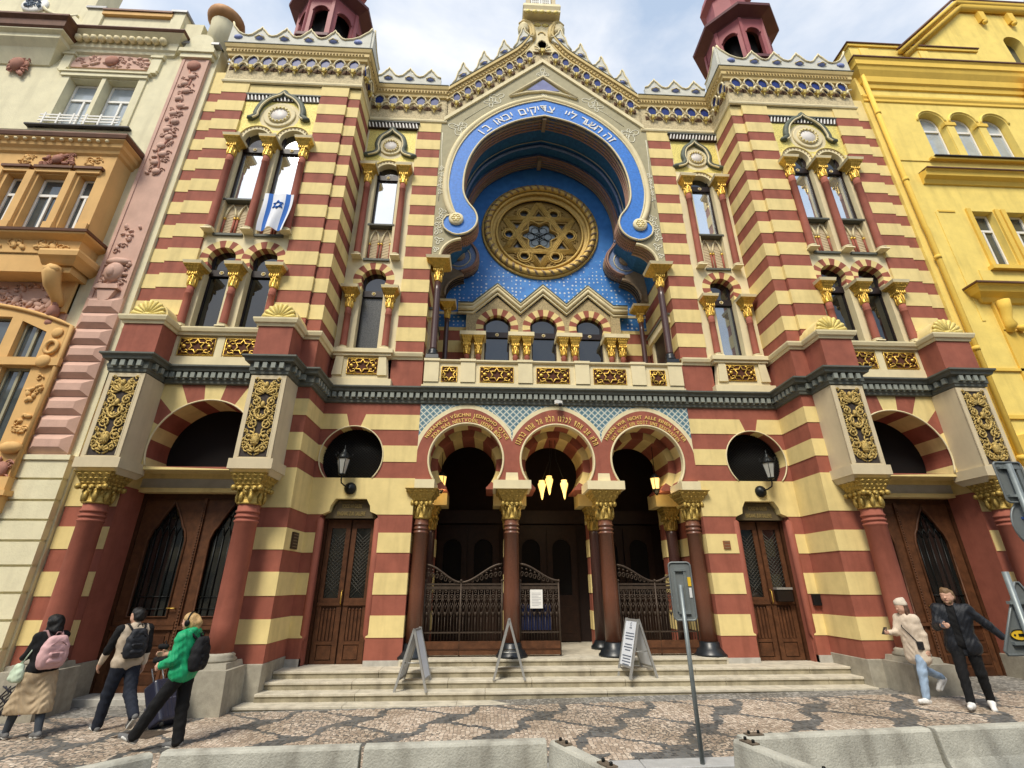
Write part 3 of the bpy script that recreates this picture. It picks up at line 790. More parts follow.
def portal_pilaster(cx):
    w = .40
    mb = MB(); mb.box(cx-w, cx+w, T3, T1+.1, 4.70, 6.70, BEIGE)
    mb.box(cx-w-.07, cx+w+.07, T3-.07, T1+.1, 4.50, 4.72, BEIGE)
    mb.frus(cx, (T3+T1)/2+.05, 4.38, 4.505, w-.02, abs(T3-T1)/2-.02, w+.05, abs(T3-T1)/2+.10, BEIGE)
    for a, b, c, d in ((-.40,-.32,4.73,6.69),(.32,.40,4.73,6.69),(-.32,.32,6.60,6.69),(-.32,.32,4.73,4.76)): mb.box(cx+a, cx+b, T3-.03, T3+.01, c, d, BEIGE)
    blk = mb.build('pilaster_block', SYN)
    relief_panel(cx, T3-.006, 4.77, 6.59, .62, blk)
    cy = T3+.30; r = .235
    mb = MB(); mb.lathe(cx, cy, [(r, .98), (r*.99, 1.5), (r*.93, 3.40), (r*1.02, 3.42), (r*1.02, 3.45), (r*.92, 3.46), (r*.92, 3.50), (r*1.02, 3.51), (r*1.02, 3.54), (r*.92, 3.55), (r*.92, 3.60), (r*1.02, 3.61), (r*1.02, 3.64), (r*.92, 3.66), (r*.93, 3.78)], RED, 24)
    col = mb.build('portal_column', SYN)
    mb = MB(); capital_mesh(mb, cx, cy, 3.77, 4.42, r*1.0, .40, GOLDB, abm=False); mb.build('capital', col)
    mb = MB(); mb.frus(cx, cy, .74, .84, r*1.45, r*1.45, r*1.35, r*1.35, GRAN); mb.lathe(cx, cy, [(r*1.32, .84), (r*1.40, .88), (r*1.2, .92), (r*1.24, .95), (r, .99)], GRAN, 20); mb.build('base', col)
    mb = MB(); mb.prism([(cx-.46,-.3),(cx+.46,-.3),(cx+.42,.74),(cx-.42,.74)], T3-.18, T1, GRAN); mb.build('pedestal', col)
    return blk, col
for cx in (6.93, 10.12):
    b_, c_ = portal_pilaster(cx); half(b_); half(c_)

# ---- main cornice, corbel table and crest
PATH_T = [(3.50,0),(6.24,0),(6.24,T2),(10.66,T2),(10.66,.3)]
mb = MB()
mb.sweep([(0,17.33),(.05,17.35),(.07,17.40),(.03,17.46),(.03,17.50),(0,17.50)], PATH_T, STONE)
mb.sweep([(.0,17.50),(.015,17.50),(.015,18.52),(0,18.52)], PATH_T, mat('patterned_frieze', (.60,.50,.30), .8, var=.35, scale=16, bump=.5, bscale=50))
fr = half(mb.build('frieze', SYN))
mb = MB()
mb.sweep([(0,18.50),(.09,18.54),(.11,18.64),(.155,18.68),(.155,18.82),(.19,18.86),(.225,18.96),(.225,18.99),(0,19.0)], PATH_T, mat('ochre_cornice', (.62,.47,.20), .7, var=.12, scale=4, bump=.1))
co = half(mb.build('main_cornice', SYN))
mb = MB(); mb.sweep([(.21,18.992),(.245,18.992),(.245,19.02),(0,19.03)], PATH_T, DGREY); mb.build('cornice_flashing', co)
mb = MB(); dentils(mb, PATH_T, 18.71, 18.79, .157, .025, .055, .05, mat('ochre_dentil', (.34,.24,.09), .7)); mb.build('dentils', co)

def corbels(mb, n_list, place):
    """row of small round corbel arches carrying blue lancets; place(t)->(matrix)"""
    for M_ in n_list:
        mb.M = M_
        w = .255; S_ = 1.18
        mb.prism([(-.06,.52),(.06,.52),(.15,.72),(.165,.84),(.12,.93),(0,1.0),(-.12,.93),(-.165,.84),(-.15,.72)], -.07, -.02, NAVY)            # lancet
        a = [(-.16,.70),(-.18,.84),(-.12,.95),(0,1.03),(.12,.95),(.18,.84),(.16,.70)]
        mb.tube([(p, -.10, q) for p, q in a], .030, STONE, 4)
        for s in (-1, 1):     # half arches left and right of the lancet
            mb.tube([(s*w+.155*math.cos(R(t))*-s, -.13, .46+.17*math.sin(R(t))) for t in range(-10, 101, 22)], .040, STONE, 4)
            mb.prism([(s*w, .40)]+[(s*w-s*.15*math.cos(R(t)), .44+.16*math.sin(R(t))) for t in range(0, 91, 22)], -.03, -.01, mat('corbel_shadow', (.16,.09,.05), .8))  # dark brown fill painted in as the shadow under each half arch
        mb.frus(0, -.07, .42, .54, .03, .05, .07, .08, GOLDP)
        mb.ell((0,-.10,.42), (.075,.05,.03), GOLDP, 6, 4); mb.ell((0,-.06,.34), (.022,.03,.08), GOLDP, 6, 4)
        for s in (-1, 1): mb.ell((s*.07,-.08,.44), (.03,.03,.025), GOLD, 5, 3)
    mb.M = None
def row(x0, x1, y, n, rot=0):
    out = []
    for i in range(n):
        t = (i+.5)/n; out.append(Matrix.Translation((x0+(x1-x0)*t, y, 17.52)))
    return out
mb = MB(); corbels(mb, row(3.74, 6.2, -.005, 5), None); corbels(mb, row(6.32, 10.6, T2-.005, 9), None)
corbels(mb, [Matrix.Translation((6.235, T2+.15+.5*i, 17.52)) @ Matrix.Rotation(-PI/2, 4, 'Z') for i in range(2)], None)
mb.build('corbel_table', fr)

def merlons(mb, p0, p1, n, h=1.0, corner=(False, False), slope=None):
    """pointed crest between two plan points at height z"""
    a = Vector(p0); b = Vector(p1); d = (b-a); L = d.length; 
    ang = math.atan2(d.y, d.x)
    w = L/n; pts = [(0,0)]
    cr = []
    for i in range(n):
        x = i*w
        cr += [(x+.02*w,.50*h),(x+.16*w,.56*h),(x+.28*w,.72*h),(x+.36*w,.86*h),(x+.43*w,.92*h),(x+.5*w,1.08*h),(x+.57*w,.92*h),(x+.64*w,.86*h),(x+.72*w,.72*h),(x+.84*w,.56*h)]
    cr.append((L,.50*h))
    top = [(0,.5*h)] + cr
    poly = [(0,0),(L,0)] + top[::-1]
    Mx = Matrix.Translation(a) @ Matrix.Rotation(ang, 4, 'Z')
    if slope: Mx = Mx @ slope
    mb.M = Mx
    CG = mat('crest_grey', (.60,.59,.51), .75, var=.15, scale=4)
    segs = []
    mb.plate([poly], [], lambda x, z: CG if inpoly(x, z, poly) else None, -.04, .08)
    mb.tube([(x, -.05, z) for x, z in top], .038, STONE, 5)
    mb.tube([(x, .08, z) for x, z in top], .03, STONE, 4)
    for i in range(n):
        x = (i+.5)*w
        mb.ell((x, -.05, .40*h), (.15,.07,.13), mat('crest_blue', (.22,.27,.52), .6, var=.2), 8, 5)
        mb.tube([(x-.16, -.07, .36*h), (x, -.13, .40*h), (x+.16, -.07, .36*h)], .03, STONE, 5)
    mb.M = None
mb = MB(); zc = 19.01; YC = -.17
merlons(mb, (3.80,YC,zc), (6.10,YC,zc), 3, .78)
merlons(mb, (6.93,T2+YC,zc), (10.21,T2+YC,zc), 4, .78)
CGm = MATS['crest_grey']
for x0_, x1_ in ((6.93,6.10),(10.21,10.82)):
    w_ = x1_-x0_; P_ = [(x0_,zc),(x1_,zc),(x1_,zc+1.05),(x1_-.10*w_,zc+.86),(x1_-.25*w_,zc+.74),(x0_+.55*w_,zc+.56),(x0_+.25*w_,zc+.43),(x0_,zc+.40)]
    mb.prism(P_, T2+YC-.04, T2+YC+.08, CGm); mb.tube([(a_, T2+YC-.05, b_) for a_, b_ in P_[2:]], .034, STONE, 5); mb.ell((x0_+.5*w_, T2+YC-.05, zc+.30), (.15,.06,.10), MATS['crest_blue'], 8, 5)
P_ = [(0,0),(.95,0),(.95,.40),(.70,.43),(.40,.56),(.25,.74),(.10,.86),(0,1.05)]
mb.M = Matrix.Translation((6.10, T2+YC, zc)) @ Matrix.Rotation(PI/2, 4, 'Z'); mb.prism(P_, -.04, .08, CGm); mb.tube([(a_, .08, b_) for a_, b_ in P_[2:]], .034, STONE, 5); mb.M = None
half(mb.build('crest', SYN))

# tower roof and the kiosk turret on it
mb = MB(); mb.box(6.3, 10.6, -.9, 3.6, 17.6, 18.98, DGREY); half(mb.build('tower_roof', SYN))
def turret():
    cx, cy = 8.725, 1.0; a0 = R(22.5); n = 8
    mb = MB(); mb.lathe(cx, cy, [(1.40,18.6),(1.40,21.2),(1.52,21.25),(1.52,21.40),(1.30,21.42)], PINKD, n, False, a0)
    t = mb.build('turret', SYN)
    mb = MB(); rr = 1.26; ap = rr*math.cos(R(22.5)); sw = rr*math.sin(R(22.5))
    for k in range(8):
        mb.M = Matrix.Translation((cx, cy, 0)) @ Matrix.Rotation(2*PI*k/8, 4, 'Z')
        o = [(-.30,21.40),(.30,21.40),(.30,23.1)] + arc(0, 23.1, .30, 0, 180, 12)[1:]
        mb.plate([[(-sw,21.40),(sw,21.40),(sw,24.0),(-sw,24.0)], o], [], lambda x, z: None if inpoly(x, z, o) or abs(x) > sw or not 21.4 < z < 24 else PINKM, -ap, -ap+.16)
        mb.tube([(p, -ap-.01, q) for p, q in o[2:]], .03, PINKM, 4)
        mb.box(-sw-.03, -sw+.09, -ap-.05, -ap+.12, 21.40, 23.95, PINKM)
    mb.M = None; mb.build('arcade', t)
    mb = MB(); mb.lathe(cx, cy, [(1.2,23.9),(1.30,24.0),(1.74,24.14),(1.76,24.26),(1.66,24.30),(1.0,24.85)], PINKD, n, False, a0); mb.build('eaves', t)
    mb = MB(); mb.lathe(cx, cy, [(.98,24.8),(.90,25.6),(.86,26.5),(1.1,26.7),(.9,27.4),(.0,28.6)], PINKM, n, False, a0); mb.build('spire', t)
    mb = MB(); mb.lathe(cx, cy, [(.75,18.7),(.75,23.9)], DARK, 8); mb.build('stair_core', t)
    return t
half(turret())
# mirror everything that belongs to both halves
for o in list(HALF): mirror_tree(o, SYN)
for o in COL.objects:      # the right-hand narrow window mirrors the sky
    if o.type == 'MESH' and o.name.startswith('pane') and o.data.materials and o.data.materials[0] is GLASSM and max(v.co.x for v in o.data.vertices) > 0: o.data.materials[0] = GLASSR

# ================================================================== centre
# ---- porch arcade
AXS = (-2.39, 0.0, 2.39); PZ = 5.20; PR = .95; PO = 1.40
TILE = bpy.data.materials.new('blue_lattice_tile'); TILE.use_nodes = True
def _tile():
    nt = TILE.node_tree; N = nt.nodes; L = nt.links; b = N['Principled BSDF']; b.inputs['Roughness'].default_value = .5
    tc = N.new('ShaderNodeTexCoord'); sp = N.new('ShaderNodeSeparateXYZ'); L.new(tc.outputs['Object'], sp.inputs[0])
    def mth(op, a, b_=None, v=None):
        n = N.new('ShaderNodeMath'); n.operation = op
        for i, q in enumerate((a, b_)):
            if q is None: continue
            if isinstance(q, (int, float)): n.inputs[i].default_value = q
            else: L.new(q, n.inputs[i])
        return n.outputs[0]
    u = mth('ADD', sp.outputs['X'], sp.outputs['Z']); w = mth('SUBTRACT', sp.outputs['X'], sp.outputs['Z'])
    def tri(q): return mth('ABSOLUTE', mth('SUBTRACT', mth('FRACT', mth('MULTIPLY', q, 5.6)), .5))
    a, c = tri(u), tri(w)
    line = mth('GREATER_THAN', mth('MAXIMUM', a, c), .40)
    dot = mth('LESS_THAN', mth('ADD', a, c), .17)
    m1 = N.new('ShaderNodeMix'); m1.data_type = 'RGBA'; m1.inputs['A'].default_value = (.11,.21,.25,1); m1.inputs['B'].default_value = (.60,.60,.50,1); L.new(line, m1.inputs['Factor'])
    m2 = N.new('ShaderNodeMix'); m2.data_type = 'RGBA'; m2.inputs['B'].default_value = (.035,.085,.12,1); L.new(m1.outputs['Result'], m2.inputs['A']); L.new(dot, m2.inputs['Factor'])
    L.new(m2.outputs['Result'], b.inputs['Base Color'])
_tile()
def horse(cx, r, zb=4.64):
    hw = math.sqrt(max(0, r*r-(PZ-zb)**2)); a = math.degrees(math.acos(hw/r))
    return [(cx-hw, zb-.05), (cx+hw, zb-.05)] + arc(cx, PZ, r, -a, 180+a, 44)
def ogout(cx, r, k=1.0):   # slightly pointed outer line
    return [(cx+r*math.cos(R(a)), PZ+r*math.sin(R(a))+.10*max(0, math.sin(R(a)))**6) for a in range(-30, 211, 4)]
mb = MB()
ins = [horse(c, PR) for c in AXS]; i2 = [horse(c, PR+.045) for c in AXS]
o1 = [ogout(c, PO-.11) for c in AXS]; o2 = [ogout(c, PO) for c in AXS]
box_ = [(-3.66,4.63),(3.66,4.63),(3.66,6.74),(-3.66,6.74)]
# imposts' little stepped tops
steps_ = [[(c-.17,4.63),(c+.17,4.63),(c+.15,4.86),(c-.15,4.86)] for c in (-1.195, 1.195)]
def pfn(x, z):
    if not (abs(x) < 3.66 and 4.63 < z < 6.74): return None
    for p in ins:
        if inpoly(x, z, p): return None
    for p in i2:
        if inpoly(x, z, p): return STONE
    for p in steps_:
        if inpoly(x, z, p): return STONE
    k = min(AXS, key=lambda c: abs(x-c))
    q = min(range(3), key=lambda i: abs(x-AXS[i]))
    if inpoly(x, z, o1[q]) or z < 5.55 and abs(x) < 3.4: return RED
    if inpoly(x, z, o2[q]) or z < 5.3: return STONE
    return TILE
loops = [box_] + ins + i2 + steps_
mids = [[(s*1.195, 5.2), (s*1.195, 6.74)] for s in (-1, 1)]
def clip_half(pts, q):   # keep each ogive on its own side of the piers
    lo = -9 if q == 0 else -1.195 if q == 1 else 1.195; hi = -1.195 if q == 0 else 1.195 if q == 1 else 9
    run = []; out = []
    for p in pts:
        if lo-.01 < p[0] < hi+.01 and p[1] > 5.3: run.append((max(lo, min(hi, p[0])), p[1]))
        else:
            if len(run) > 1: out.append(run)
            run = []
    if len(run) > 1: out.append(run)
    return out
sg = list(mids)
for q in range(3): sg += clip_half(o1[q], q) + clip_half(o2[q], q)
sg += [[(-3.66,5.3),(3.66,5.3)],[(-3.66,5.55),(3.66,5.55)]]
mb.plate(loops, sg, pfn, -.02, .12)
arcade = mb.build('porch_arcade', SYN)
mb = MB()
for i, c in enumerate(AXS):
    p = horse(c, PR+.03); r2 = horse(c, PR+.34)
    sgs = [[(c+(PR+.03)*math.cos(a), PZ+(PR+.03)*math.sin(a)), (c+(PR+.34)*math.cos(a), PZ+(PR+.34)*math.sin(a))] for a in [2*PI*(k+.5)/18 for k in range(18)]]
    def vf(x, z):
        if inpoly(x, z, p) or not inpoly(x, z, r2) or z < 4.62: return None
        return RED if voussoir(x, z, c, PZ, 18, PI/18) else CRM
    cl = (max(-3.66, c-1.19), min(3.66, c+1.19))
    mb.plate([p, r2], sgs, lambda x, z: vf(x, z) if cl[0] < x < cl[1] else None, .125, .62)
    pi = horse(c, PR-.15, 4.6); r3 = horse(c, PR+.34, 4.6)
    sgs = [[(c+(PR-.15)*math.cos(a), PZ+(PR-.15)*math.sin(a)), (c+(PR+.34)*math.cos(a), PZ+(PR+.34)*math.sin(a))] for a in [2*PI*(k+.5)/16 for k in range(16)]]
    def vf2(x, z):
        if inpoly(x, z, pi) or not inpoly(x, z, r3) or z < 4.56: return None
        return RED if voussoir(x, z, c, PZ, 16, PI/16) else CRM
    mb.plate([pi, r3], sgs, lambda x, z: vf2(x, z) if cl[0] < x < cl[1] else None, .66, 1.75)
mb.build('striped_soffit', arcade)
mb = MB()
for i, c in enumerate(AXS):
    for s in (PR+.02,): mb.tube([(a, -.03, b) for a, b in horse(c, s)[2:]], .03, STONE, 5)
mb.build('arch_bead', arcade)
mb = MB()
arc_text(mb, 'NEMÁME-LI VŠICHNI JEDNOHO OTCE', LETT, .13, AXS[0], PZ, 1.165, 152, 27, -.03, .010, .0015)
arc_text(mb, 'ZDA NÁS NESTVOŘIL JEDEN BŮH', LETT, .13, AXS[0], PZ, 1.015, 148, 33, -.03, .010, .0015)
mb.build('inscription', arcade)
mb = MB(); arc_text(mb, 'ונארב דחא לא אלה ונלכל דחא בא אלה', LETT, .23, 0, PZ, 1.06, 153, 27, -.03, .012, .006); mb.build('inscription', arcade)
mb = MB()
arc_text(mb, 'HABEN WIR NICHT ALLE EINEN VATER', LETT, .13, AXS[2], PZ, 1.165, 152, 27, -.03, .010, .0015)
arc_text(mb, 'HAT NICHT EIN GOTT UNS ERSCHAFFEN', LETT, .13, AXS[2], PZ, 1.015, 148, 31, -.03, .010, .0015)
mb.build('inscription', arcade)
for lint in [o for o in COL.objects if o.name.startswith('door_lintel')]:
    left = max(v.co.x for v in lint.data.vertices) < 0
    cx = -5.20 if left else 5.20; mb = MB(); G2 = mat('tarnished_gilt', (.33,.25,.10), .5, .4, var=.3, scale=20)
    text_mesh(mb, 'VCHOD NA GALERII', G2, .135, (cx, .152, 3.965), None, .006, bold=.003, width=.78)
    text_mesh(mb, 'EINGANG ZUR GALLERIE', G2, .135, (cx, .152, 3.785), None, .006, bold=.003, width=1.02)
    mb.build('inscription', lint)

def porch_column(cx, half_=False):
    cy = .22; r = .19
    mb = MB(); mb.lathe(cx, cy, [(r, .95),(r*.99,2.0),(r*.93,3.36),(r*1.02,3.37),(r*1.02,3.40),(r*.91,3.41),(r*.91,3.45),(r*1.02,3.46),(r*1.02,3.49),(r*.91,3.50),(r*.91,3.55),(r*1.02,3.56),(r*1.02,3.59),(r*.92,3.6),(r*.93,3.72)], PORPH, 24)
    o = mb.build('porch_column', SYN)
    mb = MB(); capital_mesh(mb, cx, cy, 3.70, 4.42, r, .42, GOLDB, abm=False); mb.build('capital', o)
    mb = MB(); mb.lathe(cx, cy, [(r*1.95,.66),(r*1.95,.70),(r*1.75,.74),(r*1.6,.80),(r*1.25,.84),(r*1.2,.93),(r*1.05,.96)], BLACKM, 20); mb.build('base', o)
    mb = MB()
    x0, x1 = (cx-.48, cx+.48)
    if cx < -2: x0, x1 = -3.64, -3.15
    if cx > 2: x0, x1 = 3.15, 3.64
    mb.box(x0, x1, -.20, .64, 4.42, 4.635, STONE); mb.build('impost', o)
    return o
for cx in (-3.46, -1.195, 1.195, 3.46): porch_column(cx)

# ---- porch interior
PY = 3.3
mb = MB(); mb.box(-3.7, 3.7, -.12, PY+.2, .20, .66, STEP)
porch_floor = mb.build('porch_floor', SYN)
INW = mat('shaded_porch_wall', (.020,.010,.007), .8, var=.2)  # wall and ceiling colour darkened to stand for the porch's deep shade
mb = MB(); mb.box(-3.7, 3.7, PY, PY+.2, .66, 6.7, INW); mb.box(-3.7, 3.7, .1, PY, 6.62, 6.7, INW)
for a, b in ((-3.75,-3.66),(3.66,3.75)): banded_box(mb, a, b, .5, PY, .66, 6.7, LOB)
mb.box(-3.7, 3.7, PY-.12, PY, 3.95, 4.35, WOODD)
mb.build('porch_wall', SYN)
for cx in (-3.40, -1.195, 1.195, 3.40):
    mb = MB(); cy = 1.62; mb.lathe(cx, cy, [(.15,.85),(.15,3.5),(.14,3.6)], PORPHD, 16)
    banded_box(mb, cx-.14, cx+.14, cy+.16, cy+.5, .66, 4.3, LOB)
    o = mb.build('inner_column', SYN)
    mb = MB(); capital_mesh(mb, cx, cy, 3.58, 4.22, .15, .28, GOLDB, abm=False); mb.build('capital', o)
    mb = MB(); mb.box(max(-3.66, cx-.46), min(3.66, cx+.46), cy-.35, 2.0, 4.22, 4.60, CRM); mb.build('impost', o)
    mb = MB(); mb.lathe(cx, cy, [(.27,.66),(.27,.72),(.2,.78),(.16,.86)], BLACKM, 16); mb.build('base', o)
for c in AXS:
    mb = MB(); y = PY-.10
    mb.box(c-.95, c+.95, y, y+.08, .66, 3.9, WOODD)
    d = mb.build('inner_door', SYN)
    for s in (-1, 1):
        mb = MB(); a, b = (c+s*.47-.44, c+s*.47+.44)
        pt = [(a+.16,1.9),(b-.16,1.9)] + arc((a+b)/2, 3.2, .28, 0, 180, 12)
        mb.plate([[(a,.7),(b,.7),(b,3.8),(a,3.8)], pt], [], lambda x, z: None if inpoly(x, z, pt) or not (a < x < b) else WOODD, y-.06, y)
        mb.box(a+.16, b-.16, y-.075, y, .9, 1.6, WOODD); mb.prism(pt, y-.02, y-.005, DARK)  # panes painted flat black to match the darkened porch
        mb.build('door_leaf', d)

# ---- steps
def step_run(name, x0, x1, y0, y1, zt):
    mb = MB(); random.seed(int(zt*100)); x = x0
    while x < x1-.05:
        w = min(random.uniform(1.5, 2.6), x1-x)
        if x1-x-w < .6: w = x1-x
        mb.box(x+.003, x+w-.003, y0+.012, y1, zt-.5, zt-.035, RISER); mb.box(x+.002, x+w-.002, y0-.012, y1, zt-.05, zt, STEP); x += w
    o = bevel(mb.build(name, steps_root), .010, 2); return o
steps_root = thing('entrance_steps', 'long flight of worn pale stone steps in front of the porch', 'steps')
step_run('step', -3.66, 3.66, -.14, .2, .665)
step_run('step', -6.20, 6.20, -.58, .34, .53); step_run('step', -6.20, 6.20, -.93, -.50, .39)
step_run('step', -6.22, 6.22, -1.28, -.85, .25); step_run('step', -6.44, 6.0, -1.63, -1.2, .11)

# ---- gable
def gz(x): return 20.82-.938*abs(x)      # lower edge of the raking cornice
mb = MB()
GB = [(-3.70,17.35),(0,20.82),(3.70,17.35)]
# horseshoe profiles (right half, from the crown downwards)
INR = spline([(0,17.85),(.9,17.58),(1.62,17.15),(2.20,16.58),(2.58,15.85),(2.77,15.1),(2.81,14.4),(2.75,14.0),(2.60,13.67),(2.40,13.38),(2.31,13.10),(2.33,12.86),(2.43,12.65),(2.62,12.48),(2.85,12.40)], 4)
BRK = [(2.80,12.27)] + [(2.72+.71*math.sin(R(a)), 11.56+.71*math.cos(R(a))) for a in range(8, 91, 8)] + [(3.43,11.45)]
OUTB = spline([(0,18.68),(1.0,18.34),(1.89,17.75),(2.60,16.95),(3.02,16.15),(3.23,15.35),(3.30,14.6),(3.27,14.15),(3.19,13.75),(3.08,13.40),(3.00,13.22)], 4)
DISC = [(3.10,13.20),(3.30,13.12),(3.40,12.95),(3.40,12.80),(3.35,12.65),(3.24,12.53),(3.08,12.43),(2.95,12.40)]
def sym(p): return [(-x, z) for x, z in p[::-1] if x > 1e-6] + list(p)
hole = sym(INR + BRK)
panel = [(-3.69,11.48),(-3.43,11.48)] 
outer = [(3.69,11.45),(3.69,17.36),(0,20.82),(-3.69,17.36),(-3.69,11.45)]
poly = outer + hole          # closed: outer counter-clockwise, then the inner line back
def ofn(x, z): return OLIVE if inpoly(x, z, poly) else None
mb.plate([poly], [], ofn, 0, .45)
gp = mb.build('gable_panel', SYN)
blue = sym(OUTB[:-1] + DISC)
bluepoly = blue + [p for p in sym(INR)][::-1]
mb = MB(); mb.plate([bluepoly], [], lambda x, z: BLUE if inpoly(x, z, bluepoly) else None, -.07, .5)
ha_ = mb.build('horseshoe_arch', SYN)
mb = MB()
for P, r, y in ((sym(INR), .035, -.08), (sym(OUTB), .03, -.08)): mb.tube([(x, y, z) for x, z in P], r, STONE, 5)
for s in (-1, 1): mb.tube([(s*x, -.08, z) for x, z in DISC+[(2.85,12.40)]], .03, STONE, 5)
CT = spline([(0,18.82),(1.06,18.46),(1.98,17.84),(2.72,17.02),(3.13,16.20),(3.34,15.36),(3.40,14.6),(3.38,14.1),(3.30,13.7),(3.19,13.38),(3.09,13.2)], 4)
mb.tube([(x, -.03, z) for x, z in sym(CT)], .105, STONE, 6)
mb.build('arch_moulding', ha_)
for s in (-1, 1):
    mb = MB(); mb.lathe(0, 0, [(.235,0),(.235,.06),(.19,.09),(.0,.10)], STONE, 20); mb.v = [Vector((s*2.98+p.x, -.07-p.z, 12.99+p.y)) for p in mb.v]
    for k in range(6): mb.tube([(s*2.98+.1*math.cos(k*PI/3)+.05*math.cos(j*PI/3), -.17, 12.99+.1*math.sin(k*PI/3)+.05*math.sin(j*PI/3)) for j in range(6)], .012, GOLDP, 4, True)
    mb.build('volute_eye', ha_)
# lettering on the blue band, one letter at a time along the arch
mb = MB(); CR = spline([(0,18.25),(.95,17.95),(1.75,17.45),(2.40,16.76),(2.80,16.0)], 24); CR = [(-x, z) for x, z in CR[::-1]][:-1]+CR
acc = [0]
for a, b in zip(CR[:-1], CR[1:]): acc.append(acc[-1]+math.dist(a, b))
def at_len(s):
    s += acc[-1]/2
    for i in range(len(acc)-1):
        if acc[i+1] >= s: break
    t = (s-acc[i])/(acc[i+1]-acc[i]); p = Vector(CR[i]).lerp(Vector(CR[i+1]), t); j0, j1 = max(0, i-6), min(len(CR)-1, i+7)
    d = Vector(CR[j1])-Vector(CR[j0]); return p, math.atan2(d.y, d.x)
def word(txt, s0, s1):
    ws = [.50 if ch in 'יוזן' else (1.22 if ch in 'צשםה' else 1.0) for ch in txt]; tot = sum(ws); q = 0
    for ch, w in zip(txt, ws):
        p, an = at_len(s0+(s1-s0)*(q+w/2)/tot); q += w
        n = Vector((-math.sin(an), math.cos(an)))*.17
        text_mesh(mb, ch, WHITE, .50, (p.x-n.x, -.082, p.y-n.y), Matrix.Rotation(-an, 4, 'Y'), .012)
for txt, a, b in (('וב', -2.80, -2.22), ('ואבי', -2.05, -1.20), ('םיקידצ', -1.02, .42), ('ייל', .75, 1.22), ('רעשה', 1.42, 2.32), ('הז', 2.48, 2.95)): word(txt, a, b)
mb.build('inscription', ha_)
# reveal rings and vault of the niche
def ring_strip(mb, P, y0, y1, m, off=0.0):
    n = len(P); v = [(x, y0, z) for x, z in P]+[(x, y1, z) for x, z in P]
    mb.add(v, [(i, i+1, i+1+n, i+n) for i in range(n-1)], m)
mb = MB(); ring_strip(mb, sym(INR), -.05, .50, BROWN)
for q in (.08, .20, .32, .44): mb.tube([(x*.997, q, z-.01) for x, z in sym(INR)], .035, BRPINK if q > .15 else BROWN, 5)
for k, (x, z) in enumerate(sym(INR)[::1]): mb.box(x-.02, x+.02, .12, .40, z-.03, z+.0, BROWN)
mb.box(-.07, .07, -.02, .5, 17.72, 17.84, BROWN)
for s in (-1, 1):
    P = [(s*x, z) for x, z in INR[-30:]+DISC[::-1][:5]]
    for j in range(0, len(P)-1, 1): mb.tube([(P[j][0], .02, P[j][1]-.02), (P[j][0], .54, P[j][1]-.02)], .028, BRPINK, 4)
    B = [(s*x, z) for x, z in BRK]
    n = len(B); mb.add([(x, .0, z) for x, z in B]+[(x, .55, z) for x, z in B], [(i, i+1, i+1+n, i+n) for i in range(n-1)], BROWN)
    for q in (.1, .22, .34, .46): mb.tube([(x, q, z) for x, z in B], .03, BRPINK, 4)
    mb.tube([(x, -.02, z) for x, z in B], .05, STONE, 5)
mb.build('arch_reveal', ha_)
VP = [(x*1.06, 14.6+(z-14.6)*1.07) for x, z in INR[:36]] + [(3.2,12.6),(3.6,12.4),(3.69,11.6)]
mb = MB(); ring_strip(mb, sym(VP), .45, 2.35, TEAL)
mb.tube([(x*.985, 1.15, z-.03) for x, z in sym(VP[:36])], .022, mat('pale_line', (.42,.40,.30), .6), 4)
P2 = [(x*1.03, 14.6+(z-14.6)*1.035) for x, z in INR[:36]]
mb.tube([(x, 1.30, z) for x, z in sym(P2)], .05, SLBLUE, 5)
mb.build('niche_vault', SYN)
# second ring, deeper in the niche
blue2 = sym([(x*1.16, 14.6+(z-14.6)*1.12) for x, z in INR[:34]] + DISC); b2 = blue2 + sym(INR)[::-1]
mb = MB(); mb.plate([b2], [], lambda x, z: SLBLUE if inpoly(x, z, b2) else None, 1.80, 2.25)
rg = mb.build('inner_arch', SYN)
mb = MB(); ring_strip(mb, sym(INR), 1.78, 2.26, BRPINK)
for q in (1.84, 1.95, 2.06, 2.17): mb.tube([(x*.997, q, z-.01) for x, z in sym(INR)], .032, BRPINK if q < 2 else BROWN, 5)
mb.tube([(x*1.02, 1.77, 14.6+(z-14.6)*1.02) for x, z in sym(INR)], .04, BRPINK, 5)
mb.box(-.08, .08, 1.76, 2.24, 17.66, 17.86, BROWN)
for s in (-1, 1):
    P = [(s*x, z) for x, z in INR[-30:]+DISC[::-1][:5]]
    for j in range(0, len(P)-1): mb.tube([(P[j][0], 1.82, P[j][1]-.02), (P[j][0], 2.28, P[j][1]-.02)], .026, BRPINK, 4)
    B = [(s*x, z-.1) for x, z in BRK]; n = len(B)
    mb.add([(x, 1.80, z) for x, z in B]+[(x, 2.3, z) for x, z in B], [(i, i+1, i+1+n, i+n) for i in range(n-1)], BROWN)
    for q in (1.9, 2.02, 2.14): mb.tube([(x, q, z) for x, z in B], .03, mat('dark_groove', (.05,.035,.025), .7), 4)
    mb.tube([(x, 1.79, z) for x, z in B], .05, BROWN, 5)
    mb.prism([(s*x, z) for x, z in [(2.85,12.3)]+[(a, b-.1) for a, b in BRK]+[(3.66,11.3),(3.66,12.7),(3.3,12.7)]], 1.81, 2.3, BROWN)
    mb.tube([(s*3.0+.42*math.cos(R(a)), 1.79, 12.97+.42*math.sin(R(a))) for a in range(0, 360, 20)], .02, STONE, 4, True)
    mb.lathe(0, 0, [(.22,0),(.22,.06),(.15,.09),(.0,.1)], BROWN, 18)
    k = 4*18
    for i in range(len(mb.v)-k, len(mb.v)): p = mb.v[i]; mb.v[i] = Vector((s*2.99+p.x, 1.80-p.z, 13.0+p.y))
mb.build('inner_moulding', rg)

